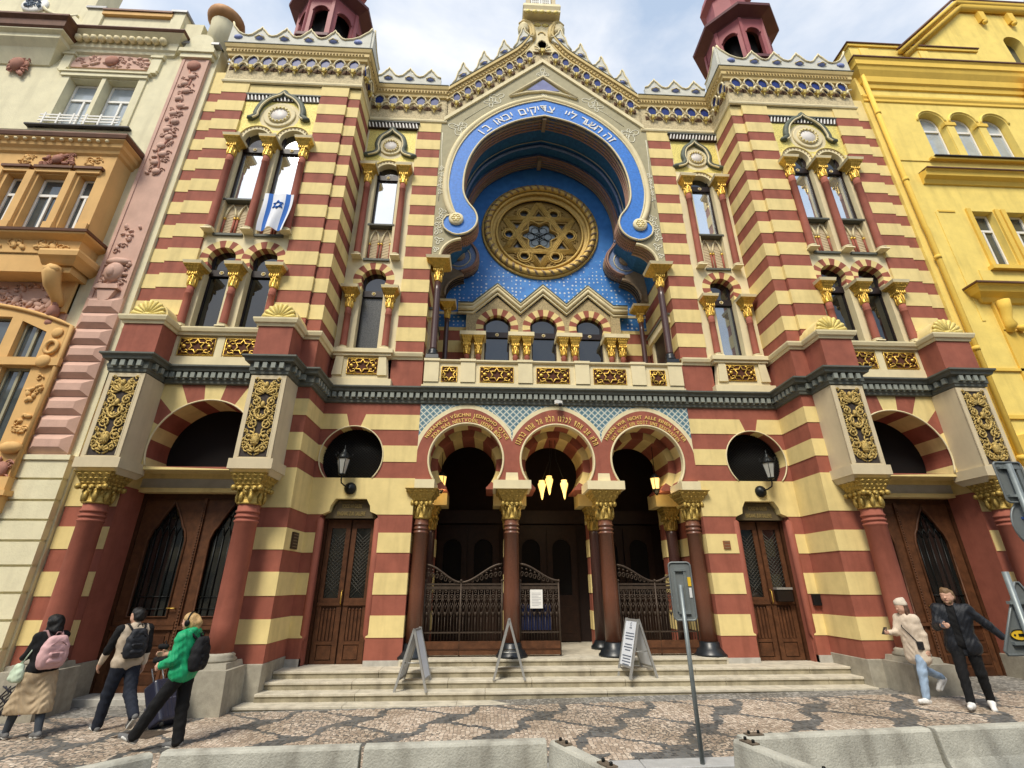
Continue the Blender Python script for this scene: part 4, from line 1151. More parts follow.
# ---- star field wall and rose window
STAR = bpy.data.materials.new('starry_blue_wall'); STAR.use_nodes = True
def _star():
    nt = STAR.node_tree; N = nt.nodes; L = nt.links; b = N['Principled BSDF']; b.inputs['Roughness'].default_value = .55
    tc = N.new('ShaderNodeTexCoord'); mp = N.new('ShaderNodeMapping'); mp.inputs['Scale'].default_value = (1, 0, 1); L.new(tc.outputs['Object'], mp.inputs['Vector'])
    vo = N.new('ShaderNodeTexVoronoi'); vo.inputs['Scale'].default_value = 6.4; vo.inputs['Randomness'].default_value = .28; L.new(mp.outputs['Vector'], vo.inputs['Vector'])
    lt = N.new('ShaderNodeMath'); lt.operation = 'LESS_THAN'; L.new(vo.outputs['Distance'], lt.inputs[0])
    sp = N.new('ShaderNodeSeparateXYZ'); L.new(tc.outputs['Object'], sp.inputs[0])
    mr = N.new('ShaderNodeMapRange'); mr.inputs['From Min'].default_value = 12.2; mr.inputs['From Max'].default_value = 14.6; mr.inputs['To Min'].default_value = .235; mr.inputs['To Max'].default_value = .0; L.new(sp.outputs['Z'], mr.inputs['Value']); L.new(mr.outputs['Result'], lt.inputs[1])
    zl = N.new('ShaderNodeMath'); zl.operation = 'LESS_THAN'; zl.inputs[1].default_value = 14.5; L.new(sp.outputs['Z'], zl.inputs[0])
    ml = N.new('ShaderNodeMath'); ml.operation = 'MULTIPLY'; L.new(lt.outputs[0], ml.inputs[0]); L.new(zl.outputs[0], ml.inputs[1])
    nz = N.new('ShaderNodeTexNoise'); nz.inputs['Scale'].default_value = 4; nz.inputs['Detail'].default_value = 5; L.new(tc.outputs['Object'], nz.inputs['Vector'])
    r = N.new('ShaderNodeValToRGB'); r.color_ramp.elements[0].position = .3; r.color_ramp.elements[1].position = .7; r.color_ramp.elements[0].color = (.030,.17,.52,1); r.color_ramp.elements[1].color = (.05,.25,.66,1); L.new(nz.outputs['Fac'], r.inputs['Fac'])
    mx = N.new('ShaderNodeMix'); mx.data_type = 'RGBA'; L.new(ml.outputs[0], mx.inputs['Factor']); L.new(r.outputs['Color'], mx.inputs['A']); mx.inputs['B'].default_value = (.58,.66,.72,1)
    L.new(mx.outputs['Result'], b.inputs['Base Color'])
_star()
RX, RZ, RO = 0.0, 14.66, 2.24; YB = 2.3
mb = MB(); wall_ = [(-3.66,10.4),(3.66,10.4),(3.66,18.6),(-3.66,18.6)]; rc = circ(RX, RZ, 1.95, 48)
mb.plate([wall_, rc], [], lambda x, z: None if math.hypot(x-RX, z-RZ) < 1.95 else STAR, YB, YB+.5); mb.build('starry_wall', SYN)
mb = MB()
def torus(mb, cx, cz, y, r, t, m, n=48, k=6): mb.tube([(cx+r*math.cos(2*PI*i/n), y, cz+r*math.sin(2*PI*i/n)) for i in range(n)], t, m, k, True)
torus(mb, RX, RZ, YB-.03, 2.18, .06, GOLDW); torus(mb, RX, RZ, YB-.09, 2.03, .115, GOLDW); torus(mb, RX, RZ, YB+.02, 1.88, .07, GOLDW)
for i in range(44):
    a = 2*PI*i/44; ca, sa = math.cos(a), math.sin(a); b_ = a+.075
    mb.tube([(RX+1.93*ca, YB-.14, RZ+1.93*sa), (RX+2.03*math.cos((a+b_)/2), YB-.21, RZ+2.03*math.sin((a+b_)/2)), (RX+2.12*math.cos(b_), YB-.14, RZ+2.12*math.sin(b_))], .048, BROWN, 4)
rose = mb.build('rose_window', SYN)
mb = MB()
for k, (r0, y0, r1, y1, m) in enumerate(((1.95,YB-.0,1.86,YB+.28,WFRAME),(1.86,YB+.1,1.70,YB+.16,GOLDW),(1.70,YB+.16,1.62,YB+.34,WFRAME))):
    n = 48; v = [(RX+r0*math.cos(2*PI*i/n), y0, RZ+r0*math.sin(2*PI*i/n)) for i in range(n)]+[(RX+r1*math.cos(2*PI*i/n), y1, RZ+r1*math.sin(2*PI*i/n)) for i in range(n)]
    mb.add(v, [(i, i+n, (i+1) % n+n, (i+1) % n) for i in range(n)], m)
torus(mb, RX, RZ, YB+.12, 1.66, .05, GOLDW)
mb.build('rose_reveal', rose)
yt = YB+.26; Rs = 1.50
fl = [(RX+(.56+.10*math.cos(6*t))*math.cos(t), RZ+(.56+.10*math.cos(6*t))*math.sin(t)) for t in [2*PI*i/72 for i in range(72)]]
tris = []; rds = []
for i in range(6):
    a = R(90+60*i); tip = 1.20; b0 = .74
    c = Vector((RX, RZ)); d = Vector((math.cos(a), math.sin(a))); e = Vector((-d.y, d.x))
    tris.append([tuple(c+d*tip), tuple(c+d*b0+e*.27), tuple(c+d*b0-e*.27)])
    a2 = R(60*i); rds.append(circ(RX+1.17*math.cos(a2), RZ+1.17*math.sin(a2), .19, 16))
oc_ = circ(RX, RZ, 1.66, 48)
holes = [fl]+tris+rds
mb = MB(); mb.plate([oc_]+holes, [], lambda x, z: None if any(inpoly(x, z, h) for h in holes) or math.hypot(x-RX, z-RZ) > 1.66 else GOLDT, yt, yt+.12)
tr = mb.build('star_tracery', rose)
mb = MB()
for q in (0, 1):
    p = [(RX+1.56*math.cos(R(90+180*q+120*i)), yt-.03, RZ+1.56*math.sin(R(90+180*q+120*i))) for i in range(3)]
    for i in range(3):
        a, b = Vector(p[i]), Vector(p[(i+1) % 3]); d = (b-a).normalized(); nn = Vector((-d.z, 0, d.x))
        for o_, t_ in ((-.085,.028),(-.03,.04),(.03,.04),(.085,.028)): mb.tube([a+nn*o_, b+nn*o_], t_, GOLDW, 4)
for c_ in rds:
    mb.tube([(x, yt-.03, z) for x, z in [(RX+(x-RX)*1.0, z) for x, z in c_]], .035, GOLDW, 5, True)
    cx_, cz_ = sum(p[0] for p in c_)/16, sum(p[1] for p in c_)/16; mb.tube([(cx_+.27*math.cos(R(a)), yt-.02, cz_+.27*math.sin(R(a))) for a in range(0, 360, 24)], .035, GOLDW, 5, True)
mb.tube([(x*1.12-RX*.12, yt-.03, RZ+(z-RZ)*1.12) for x, z in fl], .03, GOLDW, 5, True)
for i in range(6):     # carved foliage between the points
    for s in (-1, 1):
        for k in range(7):
            a = R(30+60*i+s*(11+k*1.9)); r = 1.22+.04*k+.05*(k % 2)
            mb.ell((RX+r*math.cos(a), yt-.015, RZ+r*math.sin(a)), (.05,.035,.03), GOLDT, 6, 4, Matrix.Rotation(-(a+k), 3, 'Y'))
mb.build('star_ribs', tr)
mb = MB()
STG = mat('stained_glass', (.22,.27,.28), .15, var=.5, scale=6, spec=.6); STB = mat('blue_stained_glass', (.06,.12,.26), .15, var=.5, scale=9, spec=.6); STK = mat('grey_stained_glass', (.13,.14,.14), .15, var=.4, scale=9, spec=.6)
mb.add([(RX+.62*math.cos(2*PI*i/24), yt+.10, RZ+.62*math.sin(2*PI*i/24)) for i in range(24)], [tuple(range(24))], STG)
for t_ in tris: mb.add([(x, yt+.10, z) for x, z in t_], [(0,1,2)], STK)
for i, c_ in enumerate(rds): mb.add([(x, yt+.10, z) for x, z in c_], [tuple(range(16))], STB if i in (0, 3) else STK)
mb.build('stained_glass', rose)
mb = MB()
for i in range(6):
    a = R(60*i+30); mb.tube([(RX, yt+.08, RZ), (RX+.58*math.cos(a), yt+.08, RZ+.58*math.sin(a))], .014, IRONB, 4)
    a = R(60*i); mb.tube([(RX+.33*math.cos(a)+.15*math.cos(j*PI/5), yt+.08, RZ+.33*math.sin(a)+.15*math.sin(j*PI/5)) for j in range(10)], .010, IRONB, 4, True)
torus(mb, RX, RZ, yt+.08, .12, .012, IRONB, 12, 4); mb.build('lead_cames', rose)

# ---- balcony: three gabled windows at the back, parapet in front
GX = (-1.60, 0.0, 1.60); AZc = 10.32; AI, AO = .47, .73
ops = [[(c-.42,8.0),(c+.42,8.0)]+arc(c, AZc, AI, -26, 206, 30) for c in GX]
rgs = [circ(c, AZc, AO, 44) for c in GX]
zig = [(-2.80,11.08),(-2.50,11.12)] 
def top_z(x):
    c = min(GX, key=lambda q: abs(q-x)); d = abs(x-c)
    return 11.52-.93*d if d < .80 else max(10.78, 11.52-.93*.8)
edge = [(-2.62,8.0),(2.62,8.0),(2.62,10.72)] + [(c+s*.80*0 + dx, top_z(c+dx)) for c in GX[::-1] for dx in (.80, 0, -.80) for s in (1,)] + [(-2.62,10.72)]
edge2 = []
for p in edge:
    if not edge2 or math.dist(p, edge2[-1]) > 1e-3: edge2.append(p)
ORN = mat('carved_ornament', (.46,.36,.19), .75, var=.45, scale=22, bump=.7, bscale=40)
segs = [[(c+AI*math.cos(a), AZc+AI*math.sin(a)), (c+AO*math.cos(a), AZc+AO*math.sin(a))] for c in GX for a in [2*PI*(k+.5)/22 for k in range(22)]]
def gfn(x, z):
    if not inpoly(x, z, edge2) or any(inpoly(x, z, o) for o in ops): return None
    for c in GX:
        if math.hypot(x-c, z-AZc) < AO and z > AZc-.32: return RED if voussoir(x, z, c, AZc, 22, PI/22) else CRM
    return ORN if z > AZc-.35 else STONE
mb = MB(); mb.plate([edge2]+ops+rgs, segs, gfn, 2.10, 2.30)
gw = mb.build('gabled_window_group', SYN)
mb = MB(); zz = [(-2.95,10.98),(-2.44,10.98),(-1.60,11.78),(-.80,11.0),(0,11.78),(.80,11.0),(1.60,11.78),(2.44,10.98),(2.95,10.98)]
for o_, r_, y_ in ((0,.10,2.02),(-.16,.05,2.04),(.14,.06,1.97)): mb.tube([(x, y_, z+o_) for x, z in zz], r_, STONE, 6)
mb.tube([(x, 1.95, z+.2) for x, z in zz], .045, mat('green_grey_hood', (.10,.115,.085)), 4)
n = len(zz); mb.add([(x, 2.08, z-.2) for x, z in zz]+[(x, 2.08, z+.18) for x, z in zz]+[(x, 2.32, z+.18) for x, z in zz], [(i, i+1, i+1+n, i+n) for i in range(n-1)]+[(i+n, i+1+n, i+1+2*n, i+2*n) for i in range(n-1)], STONE)
mb.build('gable_moulding', gw)
for s in (-1, 1):
    mb = MB(); mb.box(*sorted((s*2.34, s*2.66)), 2.04, 2.3, 9.92, 10.86, ORN); mb.build('ornament_strip', gw)
for c in GX: glass_window(c, .44, 8.6, 10.2, 2.25, gw, GLASSD, top=10.85)
for cx in (-2.40, -.80, .80, 2.40):
    mb = MB(); mb.box(cx-.43, cx+.43, 1.66, 2.3, 9.78, 9.92, STONE)
    o = mb.build('paired_colonnettes', SYN)
    for s in (-1, 1):
        m2 = MB(); m2.lathe(cx+s*.19, 1.86, [(.085,8.0),(.085,9.0),(.10,9.04),(.08,9.1),(.08,9.16)], RED, 12); m2.build('shaft', o)
        m2 = MB(); capital_mesh(m2, cx+s*.19, 1.86, 9.14, 9.78, .095, .20, GOLD, abm=False); m2.build('capital', o)
    m2 = MB(); m2.box(cx-.05, cx+.05, 1.95, 2.3, 8, 9.78, STONE); m2.build('pier', o)
for s in (-1, 1):
    mb = MB(); banded_box(mb, *sorted((s*2.6, s*3.68)), 2.32, 2.6, 7.5, 10.9, UPB); mb.box(*sorted((s*2.6, s*3.68)), 2.28, 2.6, 10.9, 11.0, STONE)
    mb.build('niche_side_wall', SYN)
for s in (-1, 1):
    mb = MB()
    mb.box(*sorted((s*3.66, s*3.70)), .5, 1.75, 8.3, 9.6, WFRAME)
    for a, b in ((.40,.56),(1.70,1.86)): mb.box(*sorted((s*3.60, s*3.72)), a, b, 8.2, 9.6, STONE)
    mb.box(*sorted((s*3.54, s*3.72)), .30, 1.96, 9.6, 9.85, STONE); mb.box(*sorted((s*3.5, s*3.72)), .26, 2.0, 9.85, 9.92, DGREY)
    mb.build('niche_side_window', SYN)
    o = column(s*3.45, .12, 8.08, 10.72, 11.47, .105, .36, PORPHD, GOLD, basem=BLACKM, baseh=.34, name='balcony_column', rings=False)
    o = column(s*3.28, 1.72, 8.0, 10.38, 10.98, .085, .28, PORPHD, GOLD, name='balcony_column', rings=False)
mb = MB(); mb.box(-3.68, 3.68, -.1, 2.6, 7.10, 7.25, STONE); mb.build('balcony_floor', SYN)
mb = MB()
mb.box(-3.62, 3.62, -.14, .12, 7.14, 7.30, STONE); mb.box(-3.62, 3.62, -.11, .10, 7.29, 7.90, STONE); mb.sweep([(0,7.9),(.02,7.9),(.06,7.94),(.06,7.98),(0,7.99)], [(-3.62,-.12),(3.62,-.12)], STONE); mb.box(-3.62, 3.62, -.12, .14, 7.9, 7.985, STONE)
for c in (-2.42, -.83, .77, 2.36, -3.42, 3.42): 
    w = .20; mb.box(c-w, c+w, -.17, -.05, 7.31, 7.93, STONE); mb.box(c-w-.02, c+w+.02, -.20, .14, 7.93, 8.0, STONE)
par = mb.build('balcony_parapet', SYN)
for c in (-1.62, -.05, 1.55): star_panel(c, 7.55, .92, .46, -.122, par)
for c in (-2.93, 2.92): star_panel(c, 7.54, .42, .46, -.122, par, leaves=False)

# ---- raking cornice of the gable with corbels and crest
def rake(off, drop): pass
mb = MB()
S = .938; ang = math.atan(S); ca, sa = math.cos(ang), math.sin(ang)
def rk(h):   # line parallel to the rake at vertical height h over the lower edge
    return lambda x: 20.82-S*abs(x)+h
OCH = MATS['ochre_cornice']; FRZ = MATS['patterned_frieze']
def rband(mb, h0, h1, y, m, xo=3.60, curve=0.0, xi=0.0):
    f0, f1 = rk(h0), rk(h1)
    for s in (-1, 1):
        X = [xo, 2.8, 1.9, 1.3, 1.0, .8, .6, .48, .38, .30, .2, .1, 0]; X = [x for x in X if x >= xi]
        def up(x): return curve*max(0, 1-x/1.15)**2.2
        lo = [(s*x, f0(x)+up(x)) for x in X]; hi = [(s*x, f1(x)+up(x)) for x in X]
        n = len(X); v = [(x, y, z) for x, z in lo]+[(x, y, z) for x, z in hi]+[(x, .2, z) for x, z in hi]+[(x, .2, z) for x, z in lo]
        fs = [(i, i+1, i+1+n, i+n) for i in range(n-1)]+[(i+n, i+1+n, i+1+2*n, i+2*n) for i in range(n-1)]+[(i+3*n, i+1+3*n, i+1, i) for i in range(n-1)]+[(n-1, 4*n-1, 3*n-1, 2*n-1)]
        mb.add(v, fs if s < 0 else [f[::-1] for f in fs], m)
rband(mb, -.02, .16, -.07, STONE); rband(mb, .16, 1.0, -.015, FRZ)
fr = mb.build('raking_frieze', SYN)
mb = MB(); rband(mb, .96, 1.10, -.11, OCH, 3.56, .8, .30); rband(mb, 1.10, 1.28, -.155, OCH, 3.53, 1.0, .30); rband(mb, 1.28, 1.44, -.225, OCH, 3.5, 1.2, .30)
rc_ = mb.build('raking_cornice', SYN)
mb = MB(); rband(mb, 1.44, 1.47, -.245, DGREY, 3.47, 1.2, .42); mb.build('cornice_flashing', rc_)
mb = MB()
for s in (-1, 1):
    for i in range(30):
        x = s*(.42+i*.105); z = rk(1.19)(x)+1.0*max(0, 1-abs(x)/1.15)**2.2; mb.box(x-.028, x+.028, -.18, -.15, z-.04, z+.04, MATS['ochre_dentil'])
mb.build('dentils', rc_)
mb = MB(); pl = []
for s in (-1, 1):
    for k in range(8):
        x = s*(.50+.385*k)
        pl.append(Matrix.Translation((x, -.03, rk(.02)(x)-.04)) @ Matrix.Diagonal((.80,1,.98,1)))
pl.append(Matrix.Translation((0, -.03, 20.84)) @ Matrix.Diagonal((1.1,1,1.12,1)))
corbels(mb, pl, None); mb.build('corbel_table', fr)
for s in (-1, 1):
    mb = MB()
    for k in range(4):
        x = s*(3.02-.76*k) ; z = rk(1.45)(x)+1.2*max(0, 1-abs(x)/1.15)**2.2
        h = .86; w = .62; CG = MATS['crest_grey']
        top = [(-.62*w,.0),(-.40*w,.20*h),(-.28*w,.52*h),(-.14*w,.70*h),(-.08*w,.92*h),(0,1.05*h),(.08*w,.92*h),(.14*w,.70*h),(.28*w,.52*h),(.40*w,.20*h),(.62*w,0)]
        sh = [(x+a, z+b-S*s*a if b < .4 else z+b-S*s*a*.6) for a, b in top]
        base = [(sh[0][0], sh[0][1]-.12), (sh[-1][0], sh[-1][1]-.12)]
        mb.prism(base+sh[::-1], -.20, -.06, CG)
        mb.tube([(a, -.21, b) for a, b in sh], .034, STONE, 5)
        mb.ell((x, -.21, z+.22), (.13,.07,.11), MATS['crest_blue'], 8, 5); mb.tube([(x-.14, -.23, z+.20-S*s*-.10), (x, -.27, z+.22), (x+.14, -.23, z+.20-S*s*.10)], .028, STONE, 5)
    mb.build('gable_crest', SYN)
# small triangle in the gable and white knotwork
mb = MB(); mb.prism([(-.60,19.26),(.60,19.26),(0,19.86)], -.02, .05, mat('lilac_panel', (.20,.22,.40), .7, var=.2)); 
mb.tube([(-1.25,-.03,18.86),(0,-.03,20.0),(1.25,-.03,18.86)], .07, STONE, 6)
mb.tube([(-1.25,-.03,18.86),(-.6,-.03,19.10),(0,-.03,19.20),(.6,-.03,19.10),(1.25,-.03,18.86)], .055, STONE, 6)
mb.build('gable_triangle', gp)
mb = MB(); KW = mat('white_knotwork', (.78,.75,.60), .7)
def knot(cx, cz, r, rot, n=3, m=2):
    P = []
    for i in range(96):
        t = 2*PI*i/96; q = r*(.62+.38*math.cos(n*t*m/2)) if m != 2 else r*(.62+.38*math.cos(n*t)); a = t+rot
        P.append((cx+q*math.cos(a), -.008, cz+q*math.sin(a)))
    mb.tube(P, .016, KW, 4, True, flat=.4)
for s in (-1, 1):
    knot(s*3.10, 17.15, .36, .6, 3); knot(s*3.02, 17.22, .22, 1.4, 4); knot(s*1.72, 18.78, .30, .7, 3); knot(s*1.95, 18.52, .26, 0, 4)
    for k in range(5): knot(s*3.55, 14.9-.0+(k-2)*.26-.2, .105, k, 3)
    for k in range(4): knot(s*(3.55-.03*k), 12.55+k*.27-.6*(k == 0)*0, .14, k*.7, 3)
    knot(s*3.5, 12.2, .15, .3, 3); knot(s*3.57, 11.85, .10, .3, 3)
    mb.tube([(s*x, -.008, z) for x, z in ((3.63,16.9),(3.62,16.1),(3.58,15.4),(3.57,14.6),(3.6,13.8))], .011, KW, 4)
    mb.tube([(s*x, -.008, z) for x, z in ((2.9,17.55),(2.3,18.15),(1.75,18.6))], .011, KW, 4)
knot(0, 20.25, .26, PI/2, 3); knot(0, 20.15, .16, PI/2, 4); knot(0, 18.97, .12, .4, 4)
mb.build('knotwork', gp)
# finial
mb = MB()
mb.prism([(-.62,21.35),(.62,21.35),(.40,22.0),(.34,22.4),(.36,22.7),(.60,23.25),(-.60,23.25),(-.36,22.7),(-.34,22.4),(-.40,22.0)], -.10, .3, STONE)
fin = mb.build('finial', SYN)
mb = MB()
for s in (-1, 1):
    for q, r_ in ((0, .085), (.13, .06)):
        mb.tube([(s*(.36+q), -.14+q*.2, 21.95-q*.4), (s*(.31+q*.8), -.15, 22.3), (s*(.36+q*.7), -.16, 22.68), (s*(.52+q*.4), -.17, 22.98), (s*(.72+q*.1), -.16, 23.06-q*.5), (s*(.88-q*.5), -.12, 22.92-q*.6)], [r_, r_, r_, r_, r_*.9, r_*.8], OCH, 8)
    mb.lathe(s*.70, -.02, [(.0,22.42),(.18,22.48),(.24,22.62),(.22,22.74),(.25,22.80),(.19,22.95),(.0,23.0)], STONE, 16)
    mb.ell((s*.16, -.11, 22.95), (.16,.05,.10), GOLDP, 7, 4)
mb.tube([(.13*math.cos(R(a_)), -.11, 22.35+.15*math.sin(R(a_))) for a_ in range(0, 181, 20)], .03, OCH, 5)
mb.build('scroll', fin)
mb = MB(); mb.box(-.74, .74, -.45, .35, 23.25, 23.36, STONE)
for k in range(5): mb.ell((-.56+.28*k, -.46, 23.20), (.12,.06,.09), GOLDP, 7, 4)
mb.frus(0, -.05, 23.36, 23.55, .68, .36, .76, .44, STONE); mb.frus(0, -.05, 23.55, 23.75, .76, .44, .72, .40, STONE)
mb.build('plinth', fin)
mb = MB()
TAB = mat('white_tablet', (.74,.74,.70), .5, var=.06)
for s in (-1, 1): mb.prism([(s*.21-.20,23.75),(s*.21+.20,23.75)]+arc(s*.21, 24.85, .20, 0, 180, 12), -.22, .12, TAB)
mb.box(-.60,-.44,-.25,.15,23.75,24.7,BEIGE); mb.box(.44,.60,-.25,.15,23.75,24.7,BEIGE)
for s in (-1, 1):
    for k in range(6):
        for j in range(4): mb.box(s*.21-.14+j*.07, s*.21-.10+j*.07, -.235, -.21, 23.88+k*.15, 23.95+k*.15, mat('tablet_letters', (.45,.42,.34), .6))
mb.build('tablets', fin)
# body of the building behind the facade
mb = MB(); mb.box(-10.6, 10.6, 3.35, 14, .0, 17.2, CRM); mb.box(-11.0, 11.0, 1.2, 3.6, .0, 17.4, CRM) if False else None
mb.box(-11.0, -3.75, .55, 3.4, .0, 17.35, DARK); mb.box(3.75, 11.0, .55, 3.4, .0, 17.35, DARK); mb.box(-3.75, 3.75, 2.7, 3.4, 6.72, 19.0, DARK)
mb.build('rear_building', SYN)

mb = MB(); VI = mat('violet_spray', (.22,.17,.42), .7, var=.5, scale=12); PB = mat('black_spray', (.03,.03,.04), .7)
mb.prism([(-10.02,.06),(-9.86,.10),(-9.74,.55),(-9.84,.62),(-9.98,.52)], T3-.186, T3-.176, VI)
rs = random.Random(9)
for i_ in range(9):
    x_ = -10.28+.045*i_; mb.tube([(x_+.05*math.sin(j*2.1+i_), T3-.184, .10+.055*j) for j in range(9)], .012, PB, 4)
mb.build('graffiti', SYN)
# ================================================================== NEIGHBOURS
LC = mat('cream_stucco', (.74,.68,.46), .85, var=.11, scale=1.6, bump=.3, bscale=32, grime=.25)
ORG = mat('orange_stucco', (.70,.43,.165), .8, var=.10, scale=1.5, bump=.15, bscale=50, grime=.16)
PNK = mat('pink_sandstone', (.60,.385,.30), .8, var=.12, scale=2.5, bump=.3, bscale=60, grime=.15)
PNKD = mat('dark_pink_sandstone', (.40,.19,.135), .8, var=.2, scale=6, bump=.3, bscale=60)
CAPB = mat('brown_tin_capping', (.14,.065,.035), .5, .2, var=.25, scale=4)
TIN = mat('grey_tin_roof', (.34,.34,.34), .5, .3, var=.25, scale=3)
YEL = mat('yellow_stucco', (.86,.66,.18), .85, var=.13, scale=1.6, bump=.25, bscale=38, grime=.28)
YELD = mat('ochre_yellow_stucco', (.80,.54,.10), .85, var=.08, scale=1.2, bump=.18, bscale=45, grime=.12)
PANE = mat('house_window_glass', (.06,.075,.08), .04, var=.5, scale=.8, spec=1.0)
PANEB = mat('pale_curtained_glass', (.42,.47,.50), .06, var=.25, scale=1.3, spec=.8)

def casement(cx, w, z0, z1, y, parent, glass, transom=.68, split=True, fm=WHITE, arched=False):
    """white timber window: frame, glazing bars and panes"""
    mb = MB(); t = .055; h = w/2
    if arched:
        pt = [(cx-h,z0),(cx+h,z0)]+arc(cx, z1-h, h, 0, 180, 14); pi = [(cx-h+t,z0+t),(cx+h-t,z0+t)]+arc(cx, z1-h, h-t, 0, 180, 14)
        mb.plate([pt, pi], [], lambda x, z: None if inpoly(x, z, pi) or not inpoly(x, z, pt) else fm, y, y+.06)
    else:
        for a, b, c, d in ((cx-h,cx-h+t,z0,z1),(cx+h-t,cx+h,z0,z1),(cx-h+t,cx+h-t,z0,z0+t),(cx-h+t,cx+h-t,z1-t,z1)): mb.box(a, b, y, y+.06, c, d, fm)
    zt = z0+(z1-z0)*transom; mb.box(cx-h+t, cx+h-t, y-.012, y+.05, zt-.04, zt+.04, fm)
    if split: mb.box(cx-.03, cx+.03, y-.008, y+.05, z0+t, zt-.04, fm)
    wn = mb.build('window', parent)
    mb = MB()
    if arched: mb.prism([(cx-h+.02,z0+.02),(cx+h-.02,z0+.02)]+arc(cx, z1-h, h-.02, 0, 180, 12), y+.035, y+.045, glass)
    else: mb.box(cx-h+.02, cx+h-.02, y+.035, y+.045, z0+.02, z1-.02, glass)
    mb.build('pane', wn); return wn

CB = thing('apartment_building', 'pale cream corner house with orange bay window and pink pilaster, left of the striped facade', 'building', (0,0,0))
YF = -1.2
wl = [(-15.42,15.14,-14.42,17.2),(-14.28,15.14,-13.28,17.2)]
mb = MB(); o_ = [[(a,b),(c,b),(c,d),(a,d)] for a, b, c, d in wl]
mb.plate([[(-22,-.4),(-11.08,-.4),(-11.08,21.3),(-22,21.3)][:0] or [(-22,-.4),(-11.08,-.4),(-11.08,19.0),(-22,19.0)]] + o_, [], lambda x, z: None if any(a < x < c and b < z < d for a, b, c, d in wl) else LC, YF, YF+.4)
mb.box(-22, -11.08, YF+.42, 6, -.4, 18.9, LC)
mb.build('facade_wall', CB)
for a, b, c, d in wl: casement((a+c)/2, c-a-.04, b+.02, d-.02, YF+.22, CB, PANEB, .66)
mb = MB()     # window surround, balcony rail, lintel relief
for a, b, c, d in ((-15.66,-15.424,15.0,17.4),(-13.276,-13.05,15.0,17.4),(-14.415,-14.285,15.0,17.25)): mb.box(a, b, YF-.05, YF+.05, c, d, LC)
mb.box(-15.70, -13.02, YF-.10, YF+.1, 17.25, 17.42, LC); mb.box(-15.78, -12.95, YF-.14, YF+.05, 17.40, 17.46, LC)
for s in (-15.75, -12.95): mb.box(s-.15, s+.15, YF-.09, YF+.05, 17.62, 18.30, LC); mb.box(s-.2, s+.2, YF-.13, YF+.05, 18.22, 18.32, LC); mb.box(s-.13, s+.13, YF-.11, YF+.05, 17.5, 17.62, LC)
mb.build('window_surround', CB)
mb = MB(); mb.box(-15.95, -12.9, YF-.14, YF+.05, 15.0, 15.05, mat('dark_sill', (.05,.045,.045), .6)); mb.build('window_sill', CB)
mb = MB()
for k in range(2):
    for z in (15.16, 15.28, 15.40): mb.box(-15.62+k*1.22, -14.48+k*1.22, YF-.13, YF-.11, z, z+.05, WHITE)
    for q in range(3): mb.box(-15.5+k*1.22+q*.42, -15.45+k*1.22+q*.42, YF-.14, YF-.12, 15.06, 15.5, WHITE)
mb.build('flower_rail', CB)
def relief_blobs(mb, x0, x1, z0, z1, y, m, n, rmin=.05, rmax=.13, seed=1, fn=None):
    rnd = random.Random(seed)
    for i in range(n):
        x = rnd.uniform(x0, x1); z = rnd.uniform(z0, z1)
        if fn and not fn(x, z): continue
        r = rnd.uniform(rmin, rmax); k = rnd.random()
        if k < .5: mb.ell((x, y, z), (r, .05, r*.5), m, 6, 4, Matrix.Rotation(rnd.uniform(0, PI), 3, 'Y'))
        else: mb.tube([(x+r*math.cos(a*.6)*(1-a/13), y, z+r*math.sin(a*.6)*(1-a/13)) for a in range(12)], .022, m, 4)
mb = MB(); seg = [(-15.6,17.72),(-13.1,17.72),(-13.1,17.95)]+[(-14.35+1.25*math.cos(R(a)), 17.95+.40*math.sin(R(a))) for a in range(10, 171, 16)]+[(-15.6,17.95)]
mb.prism(seg, YF-.04, YF+.02, PNK); relief_blobs(mb, -15.5, -13.2, 17.78, 18.22, YF-.05, PNK, 46, seed=3, fn=lambda x, z: inpoly(x, z, seg)); mb.ell((-14.35, YF-.08, 18.02), (.22,.09,.22), PNKD, 10, 6); mb.build('lintel_relief', CB)
mb = MB(); relief_blobs(mb, -17.35, -16.85, 17.2, 17.95, YF-.1, PNKD, 30, .07, .16, 5); mb.ell((-17.12, YF-.1, 17.62), (.22,.16,.28), PNKD, 9, 6); mb.build('mascaron', CB)
# main cornice and attic
mb = MB(); CP = [(0,18.35),(.08,18.4),(.10,18.5),(.16,18.55),(.18,18.85),(.30,18.95),(.42,19.05),(.42,19.12),(0,19.2)]
mb.sweep(CP, [(-16.05,YF),(-12.55,YF),(-12.55,YF+.5)], LC)
cn = mb.build('main_cornice', CB)
mb = MB(); mb.sweep([(.36,19.02),(.44,19.06),(.48,19.12),(.46,19.18),(0,19.22)], [(-16.0,YF),(-12.56,YF),(-12.56,YF+.5)], CAPB); mb.build('cornice_capping', cn)
mb = MB()
for k in range(13): mb.ell((-15.75+k*.245, YF-.27, 18.80), (.12,.12,.13), STONE, 7, 5)
mb.build('egg_moulding', cn)
mb = MB(); mb.sweep([(0,17.7),(.05,17.72),(.3,18.2),(.5,18.4),(.5,18.55),(.62,18.62),(.66,18.9),(.70,19.05),(0,19.12)], [(-22,YF),(-16.3,YF),(-16.3,YF+.4)], LC); c2 = mb.build('bay_cornice', CB)
mb = MB(); mb.sweep([(.60,18.62),(.68,18.72),(.70,18.95),(.80,19.05),(.80,19.12),(0,19.16)], [(-22,YF),(-16.3,YF),(-16.3,YF+.4)], CAPB); mb.build('cornice_capping', c2)
mb = MB()
mb.box(-22, -16.0, YF+.1, YF+.8, 19.1, 23, LC); mb.box(-16.0, -15.42, YF-.02, YF+.6, 19.1, 20.72, LC)
